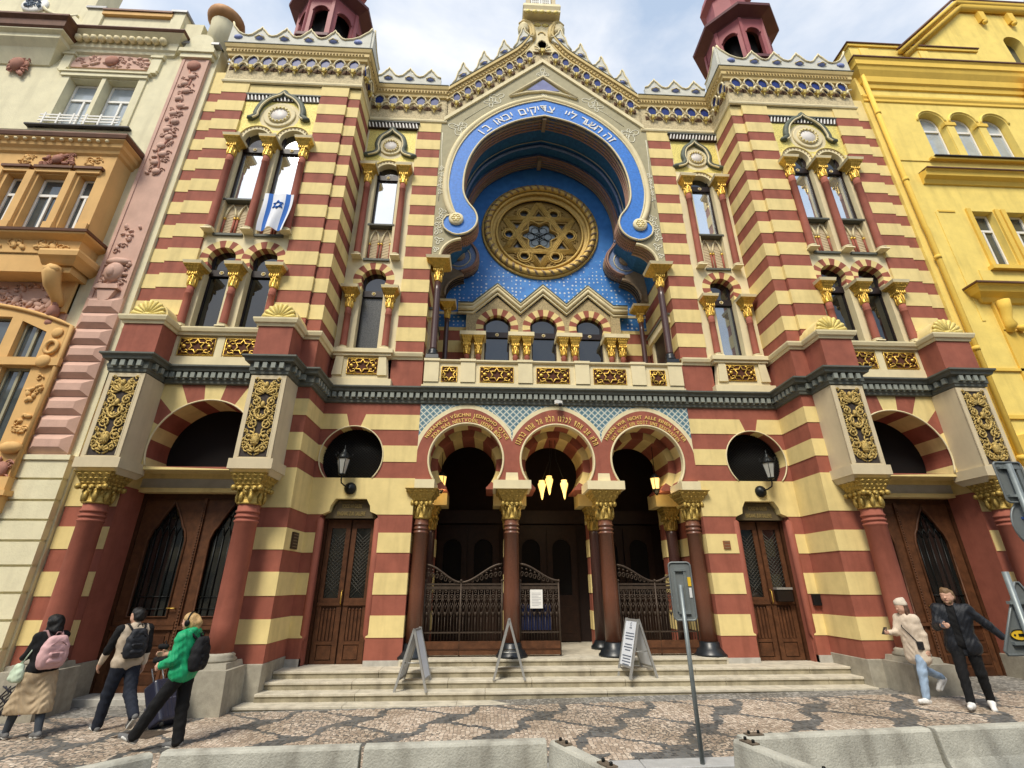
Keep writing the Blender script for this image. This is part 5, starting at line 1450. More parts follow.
low = [(-15.42,19.1),(-13.1,19.1),(-13.1,20.45),(-15.42,20.45)]; seg = [(-14.27+1.02*math.cos(R(a)), 19.35+.48*math.sin(R(a))) for a in range(0, 181, 10)]
mb.plate([low, seg], [], lambda x, z: None if inpoly(x, z, seg) else LC, YF+.05, YF+.45)
mb.box(-13.12, -12.7, YF-.02, YF+.6, 19.1, 20.72, LC); mb.box(-12.7, -12.05, YF+.1, YF+.6, 19.1, 20.35, LC)
at = mb.build('attic', CB)
mb = MB(); mb.box(-15.45, -13.1, YF-.06, YF+.5, 20.45, 20.62, ORG); mb.build('attic_moulding', at)
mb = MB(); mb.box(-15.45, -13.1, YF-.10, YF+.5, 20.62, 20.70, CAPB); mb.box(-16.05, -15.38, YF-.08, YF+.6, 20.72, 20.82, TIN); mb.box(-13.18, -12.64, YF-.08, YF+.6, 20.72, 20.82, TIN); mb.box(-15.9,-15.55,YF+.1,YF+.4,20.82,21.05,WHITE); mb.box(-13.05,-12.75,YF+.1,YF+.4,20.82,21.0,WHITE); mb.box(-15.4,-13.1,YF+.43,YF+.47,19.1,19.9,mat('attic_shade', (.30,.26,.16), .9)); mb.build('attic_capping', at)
mb = MB(); mb.lathe(-11.50, YF+.30, [(.40,18.9),(.40,20.4),(.42,20.5),(.42,20.7)], LC, 20); tw = mb.build('corner_turret', CB)
mb = MB(); mb.lathe(-11.50, YF+.30, [(.42,20.55),(.56,20.7),(.60,20.85),(.58,20.95),(.3,21.3)], mat('copper_cap', (.42,.22,.09), .6, .2, var=.2), 24); mb.build('turret_cap', tw)
mb = MB(); mb.lathe(0, 0, [(.55,0),(.55,.05),(.45,.08),(.0,.09)], WHITE, 24); mb.v = [Vector((-17.95+p.x*.8, YF+.1-p.z, 20.95+p.y*.75)) for p in mb.v]; bd = mb.build('badge', CB)
mb = MB(); relief_blobs(mb, -18.2, -17.7, 20.7, 21.2, YF-.01, mat('slate_badge', (.14,.18,.24), .6), 26, .05, .10, 8); mb.build('badge_relief', bd)
mb = MB(); mb.prism([(-16.8,19.9),(-15.9,19.9),(-16.35,20.35)], YF+.0, YF+.12, LC); mb.tube([(-16.7+1.2*math.cos(R(a)), YF+.08, 21.6+1.2*math.sin(R(a))) for a in range(180, 300, 12)], .07, LC, 5); mb.build('gable_moulding', CB)
# pink pilaster
mb = MB(); mb.box(-12.12, -11.26, YF-.10, YF+.1, 4.87, 18.25, PNK)
for a, b in ((-12.12,-12.03),(-11.35,-11.26)): mb.box(a, b, YF-.125, YF-.09, 8.9, 18.2, PNK)
pp = mb.build('pink_pilaster', CB)
mb = MB(); zz = 4.92
for k in range(9):
    z0 = 4.92+k*.455; z1 = z0+.435; x0, x1 = -12.15, -11.24
    v = [(x0,YF-.11,z0),(x1,YF-.11,z0),(x1,YF-.11,z1),(x0,YF-.11,z1),(x0+.17,YF-.21,z0+.13),(x1-.17,YF-.21,z0+.13),(x1-.17,YF-.21,z1-.13),(x0+.17,YF-.21,z1-.13)]
    mb.add(v, [(0,1,5,4),(1,2,6,5),(2,3,7,6),(3,0,4,7),(4,5,6,7)], PNK)
    for i in range(6):
        for s in (-1, 1): mb.box(-11.695+s*.27+s*i*.025, -11.695+s*.27+s*i*.025+.01, YF-.19+i*.012, YF-.17+i*.012, z0+.12-i*.01, z1-.12+i*.01, PNKD)
mb.build('diamond_rustication', pp)
mb = MB(); mb.ell((-11.69, YF-.16, 9.75), (.24,.14,.30), PNK, 10, 7); mb.ell((-11.69, YF-.24, 9.72), (.12,.10,.18), PNK, 8, 6); mb.ell((-11.69,YF-.14,10.1),(.34,.10,.12),PNK,8,5); mb.prism([(-12.0,9.22),(-11.38,9.22),(-11.44,9.35),(-11.94,9.35)], YF-.24, YF-.1, PNK); mb.prism([(-11.92,9.2),(-11.46,9.2),(-11.56,8.92),(-11.69,8.85),(-11.82,8.92)], YF-.20, YF-.1, PNK)
relief_blobs(mb, -12.0, -11.4, 9.3, 10.2, YF-.13, PNK, 30, .05, .12, 11); relief_blobs(mb, -11.9, -11.48, 10.4, 11.3, YF-.12, PNK, 14, .05, .10, 12); mb.build('mask_relief', pp)
mb = MB()
for k, z in enumerate([13.3+.34*i for i in range(13)]):
    mb.ell((-11.69+.07*(-1)**k, YF-.13, z), (.13,.06,.11), PNK, 7, 5); relief_blobs(mb, -11.92, -11.46, z-.15, z+.18, YF-.12, PNK, 5, .05, .1, 20+k)
mb.tube([(-11.69+.09*math.sin(q*1.3), YF-.11, 13.2+q*.25) for q in range(19)], .03, PNKD, 5)
mb.ell((-11.69, YF-.12, 17.9), (.22,.10,.22), PNKD, 12, 6); mb.build('fruit_garland', pp)
mb = MB(); mb.box(-12.2, -11.18, YF-.18, YF+.1, 18.25, 18.45, LC); mb.box(-12.26, -11.12, YF-.24, YF+.1, 18.45, 18.62, LC); mb.prism(arc(-11.69, 19.0, .40, 0, 180, 12)+[(-12.2,18.62),(-11.18,18.62)], YF-.18, YF+.1, LC); mb.box(-12.3, -12.05, YF-.2, YF+.1, 18.9, 19.0, TIN); mb.box(-11.33, -11.08, YF-.2, YF+.1, 18.9, 19.0, TIN); mb.build('pilaster_capital', pp)
# rusticated base
mb = MB()
zs = [-.3,.55,1.05,1.55,2.05,2.56,3.05,3.47,3.88,4.34,4.85]
for k, (a, b) in enumerate(zip(zs[:-1], zs[1:])):
    mb.box(-22, -11.12-.0, YF-.16, YF+.05, a+.025, b-.025, LC if k else GRAN)
mb.box(-22, -11.14, YF-.11, YF, -.3, 4.83, LC); mb.box(-22, -11.09, YF-.20, YF+.05, 4.76, 4.87, LC)
mb.build('rusticated_base', CB)
mb = MB(); mb.box(-14.6, -11.11, YF-.24, YF+.05, -.4, .62, GRAN); bevel(mb.build('granite_plinth', CB), .02)
mb = MB(); mb.box(-12.42, -12.17, YF-.175, YF-.15, 1.30, 1.48, mat('brass_plate', (.55,.40,.14), .4, .6)); mb.build('brass_plate', CB)
# orange bay
YO = -1.75
wins = [(-14.28,-13.52,10.66,12.62),(-13.20,-12.74,10.66,12.62),(-15.1,-14.62,10.66,12.62),(-16.4,-15.6,10.66,12.62)]
mb = MB(); body = [(-17.6,10.5),(-12.42,10.5),(-12.42,13.5),(-17.6,13.5)]; o_ = [[(a,b),(c,b),(c,d),(a,d)] for a, c, b, d in wins]
mb.plate([body]+o_, [], lambda x, z: None if any(a < x < c and b < z < d for a, c, b, d in wins) else ORG, YO, YO+.3)
mb.box(-12.5, -12.42, YO+.301, YF+.05, 10.5, 13.5, ORG)
mb.box(-17.6, -12.52, YF-.15, YF-.01, 10.5, 13.5, mat('room_dark', (.03,.03,.03), .9))
by = mb.build('bay_window', CB)
for a, c, b, d in wins: casement((a+c)/2, c-a-.02, b+.01, d-.01, YO+.18, by, PANE, .70)
mb = MB()
for a, b in ((-13.50,-13.22),(-14.60,-14.30),(-15.55,-15.15)): mb.box(a+.05, b-.05, YO-.08, YO+.02, 10.9, 12.7, ORG); mb.box(a+.02, b-.02, YO-.12, YO+.02, 10.6, 10.92, ORG)
for a, b in ((-14.35,-13.45),(-13.28,-12.66),(-15.2,-14.55)): mb.box(a, b, YO-.07, YO+.02, 12.66, 12.78, ORG); mb.box(a-.06, b+.06, YO-.12, YO+.02, 12.78, 12.86, CAPB)
mb.box(-12.7, -12.42, YO-.06, YO+.02, 10.55, 10.95, ORG)
mb.build('window_piers', by)
mb = MB(); mb.sweep([(0,13.35),(.06,13.4),(.09,13.48),(.16,13.55),(.18,13.65),(.26,13.72),(.28,13.80),(0,13.90)], [(-17.6,YO),(-12.42,YO),(-12.42,YF)], ORG); ev = mb.build('bay_cornice', by)
mb = MB(); mb.sweep([(.19,13.70),(.29,13.76),(.32,13.86),(.30,13.92),(0,13.98)], [(-17.6,YO),(-12.42,YO),(-12.42,YF)], CAPB)
for k in range(20): mb.ell((-17.3+k*.245, YO-.23, 13.68), (.06,.05,.05), STONE, 6, 4)
mb.build('cornice_capping', ev)
mb = MB(); mb.sweep([(.30,13.95),(.15,14.1),(0,14.25)], [(-17.6,YO),(-12.42,YO),(-12.42,YF)], TIN); mb.build('tin_roof', by)
mb = MB(); relief_blobs(mb, -14.35, -13.5, 12.95, 13.3, YO-.03, PNKD, 26, .06, .13, 31); mb.ell((-13.92, YO-.07, 13.12), (.14,.09,.15), PNKD, 8, 6); mb.build('mask_relief', by)
mb = MB(); relief_blobs(mb, -13.2, -12.8, 13.0, 13.25, YO-.01, ORG, 10, .06, .12, 32); relief_blobs(mb, -15.0, -14.6, 13.0, 13.25, YO-.01, ORG, 10, .06, .12, 33); mb.build('garland', by)
mb = MB(); mb.sweep([(0,9.98),(.02,10.0),(.03,10.38),(.10,10.42),(.22,10.48),(.24,10.55),(0,10.60)], [(-17.6,YO),(-12.42,YO),(-12.42,YF)], ORG); lg = mb.build('bay_ledge', by)
mb = MB(); mb.sweep([(.18,10.50),(.26,10.53),(.27,10.60),(0,10.64)], [(-17.6,YO),(-12.42,YO),(-12.42,YF)], CAPB); mb.build('cornice_capping', lg)
mb = MB(); relief_blobs(mb, -15.5, -12.7, 10.1, 10.3, YO-.04, ORG, 26, .08, .15, 34); mb.build('scroll_frieze', lg)
mb = MB(); mb.box(-17.6, -12.42, YO+.02, YF+.02, 9.45, 10.0, ORG)
mb.sweep([(0,9.62),(.05,9.66),(.12,9.74),(.20,9.80),(.22,9.92),(.20,9.98),(0,10.0)], [(-13.1,YO-.04),(-12.36,YO-.04),(-12.36,YF)], ORG); mb.build('bay_corbel', by)
mb = MB(); 
for cx in (-12.75,):
    mb.tube([(cx, YO-.04, 9.55), (cx, YO-.06, 9.35), (cx, YO+.06, 9.1), (cx, YO+.28, 8.9), (cx, YF-.1, 8.72)], [.16,.19,.17,.13,.12], ORG, 8)
    mb.ell((cx, YO-.12, 9.45), (.20,.10,.12), ORG, 8, 5); mb.box(cx-.2, cx+.2, YF-.12, YF, 8.55, 9.6, ORG)
    mb.ell((cx, YF-.2, 8.5), (.13,.13,.2), PNKD, 8, 6); mb.ell((cx, YF-.2, 8.72), (.08,.09,.09), PNKD, 7, 5); mb.ell((cx, YF-.14, 8.2), (.16,.12,.12), PNKD, 7, 5)
mb.build('console', by)
mb = MB(); rel = [(-17.2,8.4),(-12.95,8.4),(-12.95,9.3)]+[(-15.1+2.2*math.cos(R(a)), 9.15+.35*math.sin(R(a))) for a in range(5, 176, 10)]
mb.prism([(-17.3,8.2),(-12.55,8.2),(-12.55,9.5),(-17.3,9.5)], YF-.05, YF, PNK); relief_blobs(mb, -15.5, -12.9, 8.5, 9.35, YF-.07, PNK, 90, .07, .18, 40); mb.build('pink_relief', CB)
# arched orange window group below
YA = -1.42
def arch_top(x): return 8.08+.62*(1-((x+15.0)/2.9)**2) if abs(x+15.0) < 2.9 else 8.08
P = [(-17.9,4.35),(-12.12,4.35)]+[(x, arch_top(x)) for x in [-12.12-.3*i for i in range(0, 20)]]+[(-17.9,8.08)]
wa = [[(-13.35,7.22),(-12.68,7.22),(-12.68,7.93),(-13.35,8.22)], [(-13.35,4.9),(-12.68,4.9),(-12.68,6.98),(-13.35,6.98)], [(-15.2,7.22),(-13.62,7.22),(-13.62,8.32),(-15.2,8.36)], [(-15.2,4.9),(-13.62,4.9),(-13.62,6.98),(-15.2,6.98)]]
mb = MB(); mb.plate([P]+wa, [], lambda x, z: None if any(inpoly(x, z, w_) for w_ in wa) or not inpoly(x, z, P) else ORG, YA, YF+.02)
aw = mb.build('arched_window', CB)
for k, w_ in enumerate(wa):
    xs = [p[0] for p in w_]; zs_ = [p[1] for p in w_]
    casement((min(xs)+max(xs))/2, max(xs)-min(xs)-.02, min(zs_)+.01, max(zs_)-.01, YF-.10, aw, PANE, .995, True, mat('olive_frame', (.36,.33,.22), .6))
mb = MB(); mb.tube([(x, YA-.02, z) for x, z in P[1:-1]], .05, ORG, 6); mb.box(-17.9, -12.05, YA-.08, YA+.02, 7.0, 7.2, ORG); mb.ell((-12.4, YA-.08, 7.1), (.17,.08,.17), ORG, 10, 6); mb.ell((-12.4, YA-.02, 7.9), (.14,.05,.14), ORG, 10, 6)
mb.tube([(-12.4+.14*math.cos(R(a)), YA-.03, 7.5+.17*math.sin(R(a))) for a in range(0, 360, 30)], .05, ORG, 6, True); relief_blobs(mb, -12.52, -12.25, 5.3, 6.9, YA-.02, ORG, 26, .05, .11, 44); mb.ell((-12.35, YA-.06, 5.0), (.26,.12,.14), ORG, 8, 5)
mb.build('window_ornament', aw)
mb = MB(); relief_blobs(mb, -12.55, -12.2, 4.2, 4.75, YA-.03, PNKD, 12, .06, .12, 45); mb.ell((-12.4, YA-.04, 4.5), (.16,.08,.2), PNKD, 8, 5); mb.build('shell_relief', aw)
mb = MB(); mb.box(-17.9, -12.1, YA-.1, YF+.02, 3.6, 4.35, ORG); mb.box(-17.9, -12.02, YA-.16, YF+.02, 3.95, 4.06, ORG); mb.build('window_apron', aw)

# ------------------------------------------------------------------ yellow house on the right
YB_ = thing('townhouse', 'bright yellow stuccoed house with triple arched window, right of the striped facade', 'building', (0,0,0))
YW = -1.2
aw3 = [(13.25,.8),(14.40,.8),(15.55,.8)]
def aop(c): return [(c-.33,15.16),(c+.33,15.16)]+arc(c, 16.86, .45, 0, 180, 16)[0:0]+arc(c, 16.95, .42, -20, 200, 18)
def aop(c): return [(c-.43,15.16),(c+.43,15.16)]+arc(c, 16.92, .43, 0, 180, 16)
rw = [(13.12,10.92,13.86,12.98),(14.25,10.92,15.0,12.98),(15.4,10.92,16.2,12.98)]
lw_ = [(13.05,5.6,13.9,8.1)]
holes_ = [aop(c) for c, w_ in aw3]
mb = MB(); W_ = [(11.08,-.2),(24,-.2),(24,19.0),(11.08,19.0)]
o_ = holes_+[[(a,b),(c,b),(c,d),(a,d)] for a, b, c, d in rw+lw_]
mb.plate([W_]+o_, [], lambda x, z: None if any(inpoly(x, z, h) for h in o_) else YEL, YW, YW+.38)
mb.box(11.08, 24, YW+.40, 7, -.2, 19.0, YEL)
mb.build('facade_wall', YB_)
for i, (c, w_) in enumerate(aw3): casement(c, .82, 15.18, 17.33, YW+.22, YB_, PANEB, .70, False, arched=True)
for a, b, c, d in rw: casement((a+c)/2, c-a-.02, b+.01, d-.01, YW+.2, YB_, PANE, .70)
for a, b, c, d in lw_: casement((a+c)/2, c-a-.02, b+.01, d-.01, YW+.2, YB_, PANE, .70)
mb = MB()
for c in (13.825, 14.975): mb.box(c-.20, c+.20, YW-.06, YW+.1, 16.72, 16.86, YELD); mb.box(c-.13, c+.13, YW-.03, YW+.1, 15.2, 16.72, YEL)
for c, w_ in aw3: mb.tube([(p, YW-.01, q) for p, q in arc(c, 16.92, .50, 0, 180, 14)], .035, YEL, 5)
mb.box(12.5, 24, YW-.14, YW+.05, 15.04, 15.12, YELD); mb.build('arched_surround', YB_)
mb = MB(); mb.box(12.6, 24, YW-.20, YW+.02, 15.12, 15.155, mat('dark_sill', (.05,.045,.045))); mb.build('window_sill', YB_)
mb = MB(); mb.sweep([(0,14.0),(.05,14.02),(.10,14.15),(.22,14.22),(.24,14.36),(.30,14.42),(0,14.46)], [(11.95,YW),(24,YW)], YELD); st_ = mb.build('string_course', YB_)
mb = MB(); mb.sweep([(.2,14.40),(.33,14.42),(.33,14.46),(0,14.49)], [(11.95,YW),(24,YW)], CAPB); mb.build('course_capping', st_)
mb = MB(); mb.box(11.4, 24, YW-.03, YW+.02, 15.02, 15.10, YEL)
mb.sweep([(0,17.75),(.04,17.78),(.04,17.86),(.02,17.9),(.06,17.98),(.06,18.06),(0,18.1)], [(11.08,YW),(24,YW)], YELD)
mb.build('wall_moulding', YB_)
mb = MB(); mb.sweep([(0,18.4),(.06,18.42),(.08,18.6),(.14,18.65),(.16,18.9),(.26,19.1),(.30,19.25),(.34,19.28),(.34,19.50),(.38,19.58),(0,19.66)], [(11.34,YW+.4),(11.34,YW),(24,YW)], YELD); mc = mb.build('main_cornice', YB_)
mb = MB(); mb.sweep([(.32,19.55),(.41,19.59),(.41,19.64),(0,19.70)], [(11.34,YW+.4),(11.34,YW),(24,YW)], CAPB); mb.build('cornice_capping', mc)
mb = MB(); mb.box(11.25, 16.2, YW-.08, YW+.6, 19.68, 20.70, YEL)
for a in (11.6, 13.9): mb.box(a, a+.35, YW-.12, YW, 20.1, 20.5, YEL)
mb.box(11.2, 16.25, YW-.14, YW+.6, 20.60, 20.72, YELD); at2 = mb.build('attic', YB_)
mb = MB(); mb.box(11.16, 16.3, YW-.18, YW+.6, 20.72, 20.765, CAPB); mb.build('attic_capping', at2)
mb = MB(); G = [(12.9,19.9),(24,19.9),(24,23.35),(16.3,23.35)]; go = [(17.8,20.3),(18.5,20.3)]+arc(18.15, 21.5, .36, 0, 180, 10)
mb.plate([G, go], [], lambda x, z: None if inpoly(x, z, go) or not inpoly(x, z, G) else YEL, YW+.02, YW+.4); mb.box(17.8, 18.6, YW+.3, YW+.35, 20.2, 22, PANE)
for a in (17.2, 18.4, 19.6): mb.box(a, a+.22, YW-.14, YW+.05, 22.6, 23.1, YELD); mb.ell((a+.11, YW-.1, 22.5), (.1,.08,.1), YELD, 7, 5)
gb = mb.build('gable', YB_)
mb = MB()
for o1_, t_ in ((0.0,.17),(.22,.11)): mb.tube([(13.3-o1_, YW-.06-o1_*.6, 20.2+o1_*.4), (16.55-o1_, YW-.06-o1_*.6, 23.35+o1_*.4), (24, YW-.06-o1_*.6, 23.35+o1_*.4)], t_, YELD, 4)
mb.tube([(13.0, YW-.2, 20.4), (16.3, YW-.2, 23.65), (24, YW-.2, 23.65)], .06, CAPB, 4); mb.build('gable_moulding', gb)
mb = MB()
for a in (17.25, 17.95, 18.65, 19.35):
    mb.tube([(a, YW-.48, 19.1), (a, YW-.5, 18.85), (a, YW-.3, 18.6), (a, YW-.18, 18.3), (a, YW-.12, 18.1)], [.17,.2,.16,.14,.12], YELD, 8); mb.ell((a, YW-.5, 18.95), (.2,.14,.14), YELD, 8, 5)
mb.build('scroll_brackets', YB_)
mb = MB()
for a, b, c, d in rw[:2]:
    mb.box(a-.16, a-.02, YW-.06, YW+.06, b-.1, d+.06, YELD); mb.box(c+.02, c+.16, YW-.06, YW+.06, b-.1, d+.06, YELD)
mb.box(12.5, 15.3, YW-.03, YW+.03, 10.3, 10.72, YEL); mb.box(12.85, 24, YW-.16, YW+.06, 10.72, 10.85, YELD); mb.box(11.95, 12.05, YW-.02, YW+.02, 9.0, 12.9, YEL); mb.box(12.05, 12.6, YW-.025, YW+.02, 12.9, 12.96, YELD)
mb.build('window_surround', YB_)
mb = MB(); mb.sweep([(0,9.55),(.08,9.58),(.14,9.7),(.3,9.8),(.36,9.95),(.42,10.0),(0,10.05)], [(12.2,YW+.3),(12.2,YW),(24,YW)], YELD); hd = mb.build('window_hood', YB_)
mb = MB(); mb.sweep([(.34,9.98),(.45,10.0),(.45,10.05),(0,10.09)], [(12.2,YW+.3),(12.2,YW),(24,YW)], CAPB); mb.build('hood_capping', hd)
mb = MB(); mb.tube([(12.55, YW-.22, 9.55), (12.55, YW-.2, 9.3), (12.55, YW-.12, 9.0), (12.55, YW-.16, 8.8), (12.55, YW-.05, 8.65)], [.15,.14,.12,.14,.1], YELD, 8); mb.box(12.4, 12.72, YW-.08, YW, 8.7, 9.58, YELD); mb.box(12.40, 12.95, YW-.05, YW, 4.5, 8.7, YELD); mb.ell((12.9, YW-.14, 8.72), (.2,.1,.1), YELD, 7, 5); mb.build('console', YB_)
mb = MB(); mb.box(11.3, 24, YW-.05, YW+.02, 7.45, 7.53, YELD); mb.box(11.3, 24, YW-.05, YW+.02, 6.1, 6.2, YELD); mb.prism([(11.3,5.0),(12.1,5.0),(12.1,5.6),(11.95,5.75),(11.3,5.6)], YW-.1, YW, YELD); mb.build('lower_moulding', YB_)
mb = MB(); mb.box(11.12, 24, YW-.05, YW+.1, -.2, 4.4, YELD); mb.box(11.10, 24, YW-.12, YW+.1, -.2, 1.0, GRAN); mb.build('house_base', YB_)
mb = MB(); mb.tube([(11.28, YW-.12, 19.1), (11.28, YW-.12, 12.2), (11.30, YW-.12, 12.1), (11.30, YW-.12, .6)], .07, YELD, 8)
for z in (17, 14, 11, 8, 5): mb.lathe(11.29, YW-.12, [(.085,z),(.085,z+.12)], YELD, 10)
mb.build('drainpipe', YB_)

# ------------------------------------------------------------------ houses across the street: the panes opposite mirror them
OP = thing('terrace', 'pale row of houses across the street, seen only as reflections in the windows', 'building', (0, -27, 0))
OC = mat('ochre_render', (.55,.47,.33), .85, var=.15, scale=.6, grime=.2); mb = MB(); mb.M = Matrix.Rotation(PI, 4, 'Z'); ws_ = [(x, z) for x in np.arange(-38, 38, 2.6) for z in (1.0, 4.8, 8.4, 11.8)]
o_ = [[(x,z),(x+1.2,z),(x+1.2,z+2.1),(x,z+2.1)] for x, z in ws_]
ft_ = [[(-40,-1),(40,-1),(40,15.5),(-40,15.5)]]
mb.plate(ft_+o_, [], lambda x, z: None if (abs(((x+38) % 2.6)-.6) < .6 and x < 38 and any(b < z < b+2.1 for b in (1.0,4.8,8.4,11.8))) else OC, 0, .3)
mb.box(-40, 40, -.4, .3, 15.5, 16.1, STONE); mb.box(-40, 40, -.15, 0, 4.1, 4.4, STONE); wl_ = mb.build('facade_wall', OP)
mb = MB(); mb.M = Matrix.Rotation(PI, 4, 'Z'); mb.box(-40, 40, .25, .28, -1, 15.5, PANE); mb.build('window_panes', OP)
mb = MB(); mb.M = Matrix.Rotation(PI, 4, 'Z'); mb.add([(-40,-.3,16.1),(40,-.3,16.1),(40,5,19),(-40,5,19)], [(0,1,2,3)], mat('tiled_roof', (.25,.09,.05), .8, var=.3, scale=5)); mb.build('roof', OP)
# ================================================================== GROUND
GX_, GY_ = .014, .015
def gz_(x, y): return .13+GX_*x+GY_*(y+1.5)
def sheet(name, x0, x1, y0, y1, dz, m):
    mb = MB(); mb.add([(x, y, gz_(x, y)+dz) for x, y in ((x0,y0),(x1,y0),(x1,y1),(x0,y1))], [(0,1,2,3)], m)
    o = mb.build(name); o['kind'] = 'structure'; return o
def node_tools(m):
    nt = m.node_tree; N = nt.nodes; L = nt.links
    def mth(op, a, b=None, c=None):
        n = N.new('ShaderNodeMath'); n.operation = op
        for i, q in enumerate((a, b, c)):
            if q is None: continue
            if isinstance(q, (int, float)): n.inputs[i].default_value = q
            else: L.new(q, n.inputs[i])
        return n.outputs[0]
    return nt, N, L, mth
PAV = bpy.data.materials.new('mosaic_cobbles'); PAV.use_nodes = True
def _pav():
    nt, N, L, mth = node_tools(PAV); b = N['Principled BSDF']; b.inputs['Roughness'].default_value = .8
    tc = N.new('ShaderNodeTexCoord'); ge = tc.outputs['Object']
    vo = N.new('ShaderNodeTexVoronoi'); vo.inputs['Scale'].default_value = 15.5; vo.inputs['Randomness'].default_value = .55; L.new(ge, vo.inputs['Vector'])
    ve = N.new('ShaderNodeTexVoronoi'); ve.feature = 'DISTANCE_TO_EDGE'; ve.inputs['Scale'].default_value = 15.5; ve.inputs['Randomness'].default_value = .55; L.new(ge, ve.inputs['Vector'])
    sp = N.new('ShaderNodeSeparateXYZ')
    L.new(vo.outputs['Position'], sp.inputs[0])       # the pattern is laid stone by stone
    x, y = sp.outputs['X'], sp.outputs['Y']
    nz = N.new('ShaderNodeTexNoise'); nz.inputs['Scale'].default_value = 1.6; L.new(ge, nz.inputs['Vector'])
    wob = mth('MULTIPLY', mth('SUBTRACT', nz.outputs['Fac'], .5), .22)
    u = mth('ADD', mth('DIVIDE', mth('ADD', x, .78), 1.62), mth('ADD', wob, mth('MULTIPLY', mth('SINE', mth('MULTIPLY', y, 6.3)), .085)))
    v = mth('DIVIDE', mth('ADD', y, 2.5), 2.0)
    f1 = mth('ABSOLUTE', mth('SINE', mth('MULTIPLY', mth('ADD', u, v), PI))); f2 = mth('ABSOLUTE', mth('SINE', mth('MULTIPLY', mth('SUBTRACT', u, v), PI)))
    line = mth('LESS_THAN', mth('MINIMUM', f1, f2), .15)
    node = mth('LESS_THAN', mth('ADD', f1, f2), .82)
    edge = mth('LESS_THAN', y, -4.48); edge2 = mth('GREATER_THAN', y, -1.72)
    dark = mth('MAXIMUM', mth('MAXIMUM', line, node), mth('MULTIPLY', edge, mth('GREATER_THAN', nz.outputs['Fac'], .40)))
    n4 = N.new('ShaderNodeTexWhiteNoise'); n4.noise_dimensions = '3D'; L.new(vo.outputs['Position'], n4.inputs['Vector'])
    r1 = N.new('ShaderNodeValToRGB'); e = r1.color_ramp.elements; e[0].color = (.35,.27,.20,1); e[1].color = (.72,.61,.49,1); e.new(.5).color = (.53,.415,.32,1); L.new(n4.outputs['Value'], r1.inputs['Fac'])
    r2 = N.new('ShaderNodeValToRGB'); e = r2.color_ramp.elements; e[0].color = (.050,.052,.054,1); e[1].color = (.165,.168,.165,1); L.new(n4.outputs['Value'], r2.inputs['Fac'])
    r3 = N.new('ShaderNodeValToRGB'); e = r3.color_ramp.elements; e[0].color = (.14,.14,.13,1); e[1].color = (.42,.40,.36,1); L.new(n4.outputs['Value'], r3.inputs['Fac'])
    def mix(f, a, c):
        n = N.new('ShaderNodeMix'); n.data_type = 'RGBA'; L.new(f, n.inputs['Factor'])
        for s_, q in (('A', a), ('B', c)):
            if isinstance(q, tuple): n.inputs[s_].default_value = q
            else: L.new(q, n.inputs[s_])
        return n.outputs['Result']
    c = mix(edge2, mix(dark, r1.outputs['Color'], r2.outputs['Color']), r3.outputs['Color'])
    joint = mth('LESS_THAN', ve.outputs['Distance'], .07)
    n5 = N.new('ShaderNodeTexNoise'); n5.inputs['Scale'].default_value = .9; n5.inputs['Detail'].default_value = 7; L.new(ge, n5.inputs['Vector'])
    r5 = N.new('ShaderNodeValToRGB'); e = r5.color_ramp.elements; e[0].position = .35; e[0].color = (.72,.70,.66,1); e[1].position = .65; e[1].color = (1,1,1,1); L.new(n5.outputs['Fac'], r5.inputs['Fac'])
    mu = N.new('ShaderNodeMix'); mu.data_type = 'RGBA'; mu.blend_type = 'MULTIPLY'; mu.inputs['Factor'].default_value = 1; L.new(mix(joint, c, (.15,.135,.115,1)), mu.inputs['A']); L.new(r5.outputs['Color'], mu.inputs['B'])
    L.new(mu.outputs['Result'], b.inputs['Base Color'])
    bp = N.new('ShaderNodeBump'); bp.inputs['Strength'].default_value = .9; bp.inputs['Distance'].default_value = .012
    L.new(mth('MINIMUM', ve.outputs['Distance'], .25), bp.inputs['Height']); L.new(bp.outputs['Normal'], b.inputs['Normal'])
_pav()
ASPH = mat('asphalt', (.050,.050,.052), .9, var=.25, scale=2, bump=.5, bscale=160)
KERB = mat('kerb_granite', (.40,.40,.39), .8, var=.15, scale=8, bump=.2)
sheet('pavement', -42, 42, -4.75, 1.2, 0, PAV)
mb = MB()
for k in range(64):
    x0, x1 = -42+k*1.32, -42+(k+1)*1.32-.008
    v = [(x, y, gz_(x, y)+d) for d in (-.3, .006) for x, y in ((x0,-5.06),(x1,-5.06),(x1,-4.74),(x0,-4.74))]
    mb.add(v, [(0,3,2,1),(4,5,6,7),(0,1,5,4),(1,2,6,5),(2,3,7,6),(3,0,4,7)], KERB)
kb = bevel(mb.build('kerb'), .012); kb['kind'] = 'structure'
sheet('road', -42, 42, -60, -5.05, -.12, ASPH)
mb = MB(); mb.add([(-600,-600,-1.8),(600,-600,-1.8),(600,600,-1.8),(-600,600,-1.8)], [(0,1,2,3)], ASPH); g_ = mb.build('ground'); g_['kind'] = 'structure'
mb = MB(); mb.add([(x, y, gz_(x, y)+.005) for x, y in ((-7.6,-3.05),(-6.95,-3.15),(-6.8,-2.75),(-7.45,-2.65))], [(0,1,2,3)], mat('rusty_cover', (.10,.075,.055), .7, .3, var=.5, scale=20, bump=.6, bscale=60)); tag(mb.build('manhole_cover'), 'rusty brown cover plate let into the cobbles in front of the green jacket walker', 'manhole cover')

